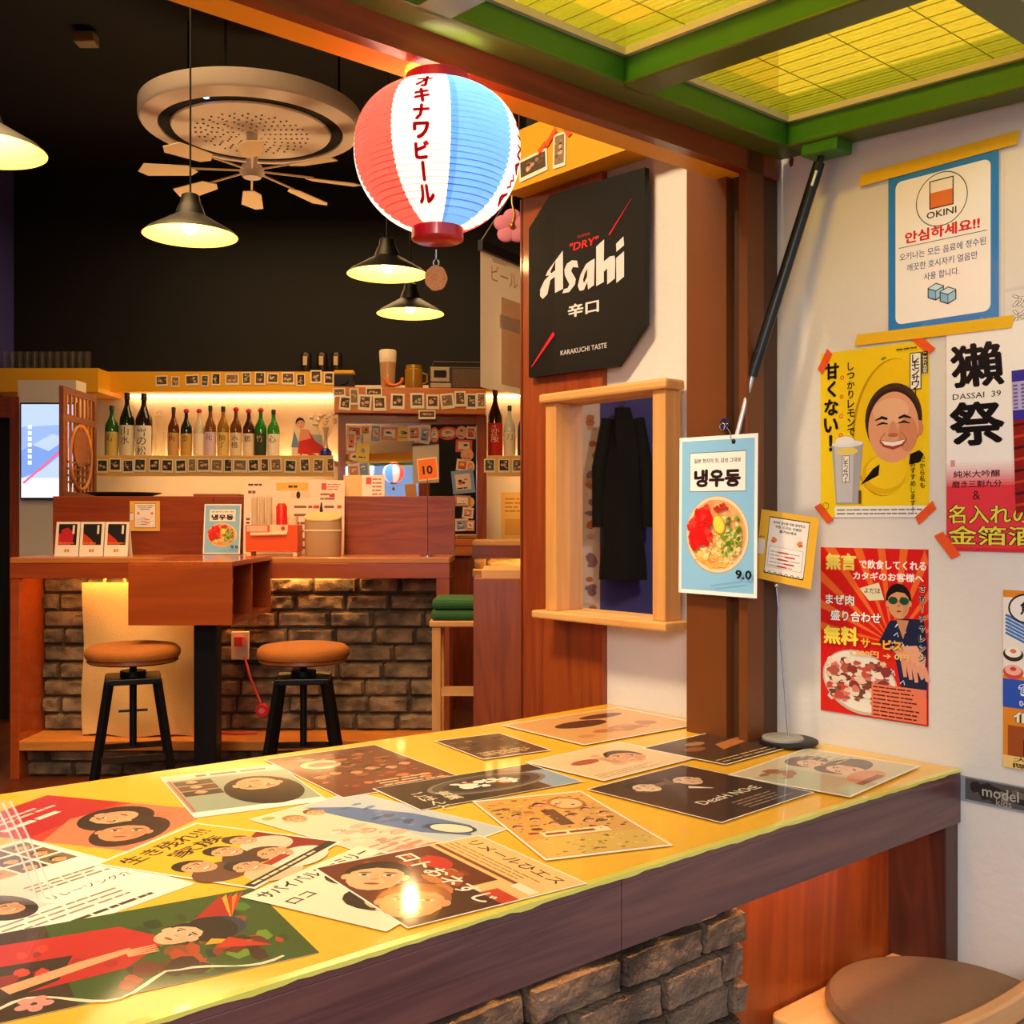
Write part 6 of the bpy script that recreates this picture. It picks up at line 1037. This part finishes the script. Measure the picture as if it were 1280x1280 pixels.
q = at(383, 541, 6.97); tag(c.build('picture_standee', PAPER, None, facing(Vector((q.x, 6.97, 1.586+0.150)), 0, 0, 0.05)), 'cut-out picture of a dark haired woman in red among the bottles', 'standee')
q = at(408, 560, 6.92); va = thing('flower_vase', 'small blue bottomed glass vase of pale dried flowers', 'vase', (q.x, 6.90, 1.586)); obj('base_glass', MB().lathe([(0, 0), (0.03, 0), (0.04, 0.025), (0.036, 0.06), (0.018, 0.08), (0, 0.08)], 24), glassy('cobalt_glass', '#1c30a0'), va, smooth=True); obj('neck', MB().lathe([(0.018, 0.08), (0.010, 0.12), (0.012, 0.18), (0.022, 0.215), (0.020, 0.214), (0.010, 0.18), (0.008, 0.12), (0.0, 0.08)], 20), mat('clear_vase_glass', '#f0e4d0', 0.1, trans=0.6), va, smooth=True)
fl_ = MB(); rr = R_(3)
for i in range(22): a, e = rr.uniform(0, 6.28), rr.uniform(0.02, 0.09); p = (e*math.cos(a)-0.02, e*math.sin(a)*0.5, 0.25+rr.uniform(-0.02, 0.05)); fl_.ball(p, 0.013, 0.011, 0.011, 8, 6); fl_.tube([(0, 0, 0.12), p], 0.001, 5)
obj('dried_flowers', fl_, mat('cream_petals', '#ecd8b0', 0.8), va, smooth=True)
# photo prints: on the yellow band, on the shelf fronts, on the cabinet head
SOFF = [(202, 15, 474, 12), (219, 10, 475, 12), (240, 17, 473, 12), (256, 9, 474, 13), (270, 11, 472, 14), (290, 17, 472, 13), (308, 11, 471, 14), (325, 13, 471, 15), (341, 14, 471, 12), (360, 16, 471, 14), (376, 11, 473, 14), (395, 14, 469, 15), (411, 12, 471, 14)]
for i, (px, wp, py, hp) in enumerate(SOFF): k = 7.05/F; snap('photo_print', wp*k, hp*k*1.1, 100+i, f'{ORD[i]} from left of the photo prints on the yellow band above the bottles', facing(at(px, py+2, 7.047), R_(i).uniform(-0.06, 0.06)), 'photo prints on the yellow band')
SH = [(128, 14), (144, 15), (160, 14), (175, 15), (193, 14), (209, 15), (226, 14), (240, 10), (254, 16), (271, 15), (285, 10), (300, 18), (317, 14), (331, 10), (345, 14), (363, 15), (381, 12), (398, 13), (413, 9)]
for i, (px, wp) in enumerate(SH): k = 6.795/F; snap('photo_print', wp*k, 17*k, 200+i, f'{ORD[i]} from left of the photo prints along the long bottle shelf front', facing(at(px, 582+R_(i).uniform(-1, 1), 6.792), R_(i+40).uniform(-0.05, 0.05)), 'photo prints along the long bottle shelf', dark='#2c3a30')
for i, px in enumerate((612, 630, 647, 663)): k = 6.795/F; snap('photo_print', 14*k, 17*k, 230+i, f'{ORD[i]} from left of the photo prints on the short shelf front', facing(at(px, 582, 6.792), 0), 'photo prints on the short bottle shelf')
# mirror cabinet
mc0 = at(515, 600, 6.86); yaw = 0.117; cb_ = thing('mirror_cabinet', 'wooden framed bar mirror with a thick head board', 'mirror', (mc0.x, 6.86, 0), (0, 0, yaw)); u = 6.86/F
X = lambda px: (px-515)*u; Z = lambda py: EYE+(HORIZON-py)*u
ORW = wood('orange_head_board', '#b45818', '#d07828', 'X', 0.7, 0.4)
obj('head_board', MB().box(X(420), -0.10, Z(519), X(606), 0.05, Z(487)), ORW, cb_, bevel=0.004); obj('lower_rail', MB().box(X(424), -0.03, Z(530), X(608), 0.03, Z(519)), REDWOOD_X, cb_)
obj('post', MB().box(X(424), -0.04, Z(676), X(433), 0.03, Z(519)), REDWOOD, cb_); obj('post', MB().box(X(596), -0.04, Z(676), X(608), 0.03, Z(519)), REDWOOD, cb_); obj('sill', MB().box(X(420), -0.05, Z(682), X(612), 0.03, Z(674)), ORW, cb_, bevel=0.003)
obj('mirror_glass', MB().box(X(432), 0.0, Z(675), X(597), 0.006, Z(529)), MATS['mirror_silver'], cb_); obj('backing', MB().box(X(424), 0.0065, Z(676), X(608), 0.02, Z(519)), REDWOOD_X, cb_)
stand_ = thing('cabinet_base', 'wooden cabinet under the bar mirror', 'cabinet', (mc0.x, 6.95, 0)); obj('body', MB().box(-0.52, -0.20, 0, 0.52, 0.1, Z(682)-0.003), REDWOOD, stand_); obj('counter_edge', MB().box(-0.54, -0.235, Z(682)-0.06, 0.54, -0.20, Z(682)-0.01), ORW, stand_)
def on_cab(px, py, dy, tilt=0.0): return Matrix.Translation((mc0.x, 6.86, 0)) @ Matrix.Rotation(yaw, 4, 'Z') @ Matrix.Translation((X(px), dy, Z(py))) @ Matrix.Rotation(PI/2, 4, 'X') @ Matrix.Rotation(tilt, 4, 'Z')
HD = [(426, 494, 15, 11, 0.05), (433, 507, 14, 17, -0.1), (444, 499, 11, 20, 0.02), (457, 506, 16, 19, -0.08), (468, 493, 20, 11, 0.02), (475, 507, 16, 18, 0.03), (497, 504, 17, 19, -0.03), (521, 503, 17, 19, 0.02), (540, 504, 16, 18, 0.0), (533, 520, 21, 11, 0.02), (558, 503, 17, 19, 0.12), (574, 500, 14, 19, 0.03), (588, 503, 13, 19, 0.0), (600, 502, 11, 19, 0.0)]
for i, (px, py, wp, hp, r) in enumerate(HD): snap('photo_print', wp*u, hp*u, 300+i, f'{ORD[i]} from left of the white photo prints on the mirror head board', on_cab(px, py, -0.102-0.001*(i % 3), r), 'photo prints on the mirror head board', border=0.14, dark='#6a4a30')
STK = [(441, 538, 17, 13), (457, 536, 11, 10), (470, 540, 9, 17), (487, 540, 18, 14), (505, 540, 16, 16), (518, 539, 14, 17), (531, 541, 11, 20), (543, 541, 10, 17), (560, 539, 22, 15), (577, 538, 13, 15), (589, 538, 10, 14), (437, 552, 9, 22), (448, 550, 11, 16), (440, 572, 12, 15), (454, 566, 14, 20), (440, 590, 13, 18), (455, 588, 14, 22), (446, 608, 20, 18), (580, 557, 18, 14), (584, 568, 14, 14), (578, 581, 13, 13), (588, 583, 9, 14), (579, 602, 24, 26), (578, 626, 18, 12), (588, 628, 9, 12), (585, 641, 12, 12), (577, 656, 15, 14), (588, 657, 9, 12)]
SC_ = ['#f0e0bc', '#f08c50', '#f0cc60', '#f4e8d8', '#e85c4c', '#f0e4d0', '#8aa0c8', '#f0b098', '#e8d0b8', '#e08878']
cnt = {'top edge': 0, 'left edge': 0, 'right edge': 0}
for i, (px, py, wp, hp) in enumerate(STK):
    rr = R_(400+i); sd = 'top edge' if i < 11 else ('left edge' if i < 18 else 'right edge'); n_ = cnt[sd]; cnt[sd] += 1
    w_, h_ = wp*u*1.16, hp*u*1.12; kind = rr.randint(0, 2); bgc = SC_[(i*3) % 10]; c = Canvas(w_, h_, bgc, step=0.00004, thick=0.0005, poly=[(w_/2*math.cos(a), h_/2*math.sin(a)) for a in [2*PI*k/16 for k in range(16)]] if kind == 2 else None)
    c.rect(-w_*0.34, -h_*0.34, w_*0.34, h_*0.34, SC_[(i*7+4) % 10]) if kind < 2 else c.ell(0, 0, w_*0.34, h_*0.34, SC_[(i*7+4) % 10], n=14); c.blotch(-w_*0.3, -h_*0.18, w_*0.3, h_*0.3, 4, [SC_[(i*3+5) % 10], '#4a342c', SC_[(i+2) % 10]], w_*0.10, w_*0.2, rr); c.lines(-w_*0.3, -h_*0.32, w_*0.3, -h_*0.22, 1, '#2a201c', 0.6, rr)
    where = 'counting from the left' if sd == 'top edge' else 'counting from the top'
    tag(c.build('sticker', PAPER, None, on_cab(px + (3 if px < 445 else 0), py + (2.2 if i < 11 else 0), -0.0030-0.0007*(i % 4), rr.uniform(-0.12, 0.12))), f'{ORD[n_]} sticker on the {sd} of the bar mirror, {where}', 'sticker', 'stickers round the bar mirror')
# on the cabinet head and on the bands
ztop = Z(487)+0.001; PC = lambda px, dy=-0.03: (Matrix.Translation((mc0.x, 6.86, 0)) @ Matrix.Rotation(yaw, 4, 'Z')) @ Vector((X(px), dy, ztop))
ra = thing('radio_cassette', 'old silver and black cassette radio on the mirror head board', 'radio', PC(572, 0.0), (0, 0, yaw)); SIL = mat('old_silver_plastic', '#a89474', 0.4, 0.3); h_ = 28*u; w2 = 36*u
obj('body', MB().box(-w2, -0.05, 0, w2, 0.05, h_), mat('dark_radio', '#38281c', 0.45), ra, bevel=0.006); obj('tape_deck', MB().box(-w2+0.01, -0.056, h_*0.32, -w2+0.13, -0.05, h_*0.96), SIL, ra, bevel=0.002); obj('tape_window', MB().box(-w2+0.03, -0.058, h_*0.50, -w2+0.11, -0.056, h_*0.82), mat('dark_window', '#1c1410', 0.2), ra); obj('key_row', MB().box(-w2+0.008, -0.058, h_*0.05, -w2+0.14, -0.05, h_*0.25), SIL, ra, bevel=0.002); obj('speaker_grille', MB().box(-w2+0.15, -0.054, h_*0.08, w2-0.02, -0.05, h_*0.9), mat('grille', '#5a4430', 0.5, bump=0.8, bscale=150), ra); obj('carry_handle', MB().tube([(-w2+0.02, 0, h_), (-w2+0.03, 0, h_+0.035), (w2-0.03, 0, h_+0.035), (w2-0.02, 0, h_)], 0.006, 8), MATS['dark_radio'], ra)
be = thing('beer_glass', 'tall glass of beer with white foam on the mirror head board', 'glass', PC(485)); obj('beer', MB().lathe([(0, 0.006), (0.042, 0.006), (0.052, 0.165), (0, 0.165)], 28), mat('amber_beer', '#d8901c', 0.2, trans=0.3), be, smooth=True); obj('foam', MB().lathe([(0, 0.165), (0.052, 0.165), (0.056, 0.235), (0.05, 0.245), (0, 0.247)], 28), mat('beer_foam', '#e8d4b0', 0.8), be, smooth=True); obj('glass_wall', MB().lathe([(0, 0), (0.045, 0), (0.0535, 0.165), (0.0575, 0.24), (0.0565, 0.24), (0.0525, 0.165)], 28), mat('thin_glass', '#ffffff', 0.05, alpha=0.12), be, smooth=True)
ja = thing('honey_jar', 'short wide jar of amber drink left of the radio', 'jar', PC(517, -0.04)); obj('jar_body', MB().lathe([(0, 0), (0.056, 0), (0.058, 0.01), (0.058, 0.12), (0.05, 0.128), (0, 0.128)], 28), mat('amber_jar', '#b88424', 0.2, trans=0.3), ja, smooth=True); obj('jar_lid', MB().lathe([(0, 0.128), (0.054, 0.128), (0.054, 0.148), (0, 0.15)], 28), mat('brass_lid', '#c89a40', 0.35, 0.7), ja, smooth=True); obj('handle', MB().tube([(0.056, 0, 0.10), (0.085, 0, 0.09), (0.085, 0, 0.04), (0.056, 0, 0.03)], 0.007, 8), MATS['amber_jar'], ja, smooth=True)
cr = thing('orange_bracelet', 'coiled orange bead string beside the beer glass', 'beads', PC(492, -0.092)); bd_ = MB()
for i in range(15): a = PI+PI*i/14; bd_.ball((0.055*math.cos(a), 0, 0.052+0.04*math.sin(a)), 0.011, n=8, k=6)
obj('beads', bd_, mat('orange_beads', '#e07020', 0.4), cr, smooth=True)
to = thing('toy_camera', 'black toy camera at the left corner of the mirror head board', 'toy camera', PC(432, -0.03)); obj('body', MB().box(-0.062, -0.035, 0, 0.062, 0.035, 0.085), mat('black_toy', '#14100e', 0.4), to, bevel=0.006); obj('lens', MB().cyl((0, -0.035, 0.045), (0, -0.065, 0.045), 0.030, n=24), MATS['black_toy'], to, smooth=True); obj('lens_glass', MB().cyl((0, -0.067, 0.045), (0, -0.064, 0.045), 0.02, n=20), mat('lens_glass', '#3a3440', 0.08), to, smooth=True); obj('top_plate', MB().box(-0.062, -0.036, 0.085, 0.062, 0.036, 0.108), YELLOW, to, bevel=0.004)
for i, px in enumerate((383, 403, 421)):
    q = at(px, 460, 7.15); t = thing('beer_tin', f'{ORD[i]} from left of the dark beer tins on the yellow band', 'can', (q.x, 7.14, 2.186), (0, 0, 0), 'beer tins on the yellow band'); obj('can_body', MB().lathe([(0, 0), (0.034, 0), (0.037, 0.008), (0.037, 0.125), (0.03, 0.138), (0, 0.138)], 24), mat('dark_tin', '#2c2620', 0.3, 0.5), t, smooth=True); obj('can_emblem', MB().box(-0.014, -0.0385, 0.05, 0.014, -0.036, 0.11), mat('pale_emblem', '#c8a878', 0.5), t)
for i in range(12):
    q = at(6+i*9.4, 460, 7.0); t = thing('stacked_glass', f'{ORD[i]} from left of the clear glasses standing on the left yellow block', 'glass', (q.x, 7.0, 2.179), (0, 0, 0), 'glasses on the left yellow block'); obj('glass_body', MB().lathe([(0.018, 0.003), (0.022, 0), (0.024, 0.13), (0.0225, 0.13), (0.020, 0.006), (0, 0.006)], 18), mat('smoky_glass', '#6a6258', 0.1, alpha=0.16), t, smooth=True)
c = Canvas(0.17, 0.32, '#f0c468', step=0.00004, thick=0.0006); c.lines(-0.06, 0.02, 0.06, 0.13, 4, '#c88a38', 0.4, R_(2)); c.rect(-0.06, -0.13, 0.06, -0.02, '#e0a84c'); q = at(642, 645, 7.247); tag(c.build('wall_notice', PAPER, None, facing(q)), 'yellow paper notice on the cream wall under the short shelf', 'notice')
# ================================================================ NEAR CORNER AND LEFT EDGE
SEATC = mat('grey_brown_cushion_cloth', '#8a6a4c', 0.85, bump=0.35, bscale=420, mottle=0.12, mscale=60)
ch_ = thing('pine_chair', 'pale pine chair with a grey brown cushion in the near right corner', 'chair', W(-0.21, -0.07, 0), (0, 0, ANG))
def rsq(hx, hy, r, n=6):
    p = []
    for cx, cy, a in ((hx-r, -hy+r, -PI/2), (hx-r, hy-r, 0), (-hx+r, hy-r, PI/2), (-hx+r, -hy+r, PI)): p += [(cx+r*math.cos(a+PI/2*i/n), cy+r*math.sin(a+PI/2*i/n)) for i in range(n+1)]
    return p
obj('seat', MB().prism([(x, y+0.02) for x, y in rsq(0.19, 0.145, 0.02)], 0.425, 0.45), PALEPINE, ch_, bevel=0.004)
for sx in (-1, 1):
    for sy in (-1, 1): obj('leg', MB().beam((sx*0.165, sy*0.115+0.02, 0.425), (sx*0.172, sy*0.12+0.02, 0), 0.032, 0.032), PALEPINE, ch_, bevel=0.003)
for sx in (-1, 1): obj('back_post', MB().beam((sx*0.185, -0.115, 0.425), (sx*0.19, -0.115, 0.50), 0.028, 0.024), PALEPINE, ch_, bevel=0.003)
br = MB(); n = 16; vs = []
for i in range(n+1):
    x = -0.20+0.40*i/n; y = -0.098-0.02*(1-(x/0.20)**2)
    for dy, z in ((-0.011, 0.484), (0.011, 0.484), (0.011, 0.522), (-0.011, 0.522)): vs.append((x, y+dy, z))
fs = [(4*i+k, 4*i+(k+1) % 4, 4*i+4+(k+1) % 4, 4*i+4+k) for i in range(n) for k in range(4)]+[(3, 2, 1, 0), (4*n, 4*n+1, 4*n+2, 4*n+3)]
obj('back_rail', br.add(vs, fs), wood('pine_back_rail', '#d8a068', '#c48850', 'X', 0.8, 0.5), ch_, smooth=True, bevel=0.004)
cu = tag(obj('seat_cushion', MB().lathe([(0, 0), (0.15, 0), (0.168, 0.006), (0.172, 0.014), (0.165, 0.024), (0.13, 0.030), (0, 0.032)], 64), SEATC, None, smooth=True, loc=W(-0.205, -0.083, 0.4505)), 'round grey brown cushion lying on the near pine chair', 'cushion')
# clear acrylic plates at the left
AC = mat('clear_acrylic', '#f4ece4', 0.08, alpha=0.06, coat=0.5)
ACE = mat('acrylic_edge', '#f8efe6', 0.1, alpha=0.75, coat=1.0)
pb = on_z(48, 1138, ZC); x0, y0 = W(pb[0], pb[1]).x, W(pb[0], pb[1]).y
for i, nm in enumerate(('nearest', 'middle', 'farthest')):
    b = MB(); vs = []; n = 10
    for j in range(n+1):
        f_ = j/n; ang = 0.28*f_; z = 0.004+0.105*f_; xx = -0.040*f_-0.012*f_*f_
        for dx, dy in ((0, 0), (0, 0.005), (-0.10, 0.010+0.005), (-0.10, 0.010)): vs.append((xx+dx, dy+0.010*f_, z))
    fs = [(4*j+k, 4*j+(k+1) % 4, 4*j+4+(k+1) % 4, 4*j+4+k) for j in range(n) for k in range(4)]+[(3, 2, 1, 0), (4*n, 4*n+1, 4*n+2, 4*n+3)]
    b.add(vs, fs); b.m = [1 if len(f) == 4 and k_ % 4 == 0 and k_ < 4*n else 0 for k_, f in enumerate(b.f)]
    tag(obj('acrylic_plate', b, [AC, ACE], None, smooth=True, bevel=0.001, loc=(x0+0.004*i, y0+0.0085*i, ZC+0.0012)), f'{nm} of three clear acrylic plates leaning at the left edge of the counter', 'plate', 'clear acrylic plates on the counter')
# dark coat and framed sheet on the left wall, seen in the pine mirror
co = MB(); vs = []; n = 18; k = 24
for j in range(k+1):
    f_ = j/k; hw_ = 0.05+0.06*min(1, f_*2.2)+0.015*f_
    for i in range(n): a = 2*PI*i/n; vs.append((0.10+0.085*math.cos(a)*(0.6+0.4*min(1, f_*3))+0.012*math.sin(5*a+f_*3), hw_*math.sin(a)+0.012*math.sin(3*a+f_*9), 1.68-0.95*f_))
co.add(vs, [(j*n+i, j*n+(i+1) % n, (j+1)*n+(i+1) % n, (j+1)*n+i) for j in range(k) for i in range(n)]+[tuple(range(n)), tuple(range((k+1)*n-1, k*n-1, -1))])
coat = thing('hanging_coat', 'long dark coat hanging on the left wall, seen in the pine mirror', 'coat', (-3.4, 2.56, 0.14)); obj('coat_body', co, mat('dark_coat_cloth', '#0c0d14', 0.9), coat, smooth=True)
for s_ in (-1, 1): obj('sleeve', MB().tube([(0.11, s_*0.085, 1.62), (0.13, s_*0.13, 1.35), (0.12, s_*0.135, 1.02)], [0.035, 0.04, 0.035], 12), MATS['dark_coat_cloth'], coat, smooth=True)
obj('coat_hook', MB().cyl((0, 0, 1.72), (0.10, 0, 1.70), 0.01), CHROME, coat)
pbd = tag(obj('pale_board', MB().box(0, -0.045, 0, 0.02, 0.045, 1.9), PALEPINE, None, loc=(-3.399, 2.86, 0.0)), 'tall pale board against the left wall, seen in the pine mirror', 'board')
c = Canvas(0.10, 1.3, '#d8c8d0', step=0.0001, thick=0.001); c.blotch(-0.045, -0.6, 0.045, 0.6, 30, ['#c8a088', '#b87050', '#8a6a80', '#e0d0d4'], 0.02, 0.045, R_(5))
o = c.build('long_poster', PAPER, None, frame3(Vector((-3.398, 2.745, 1.25)), (0, 1, 0), (0, 0, 1))); tag(o, 'tall pale poster on the left wall, seen in the pine mirror', 'poster')
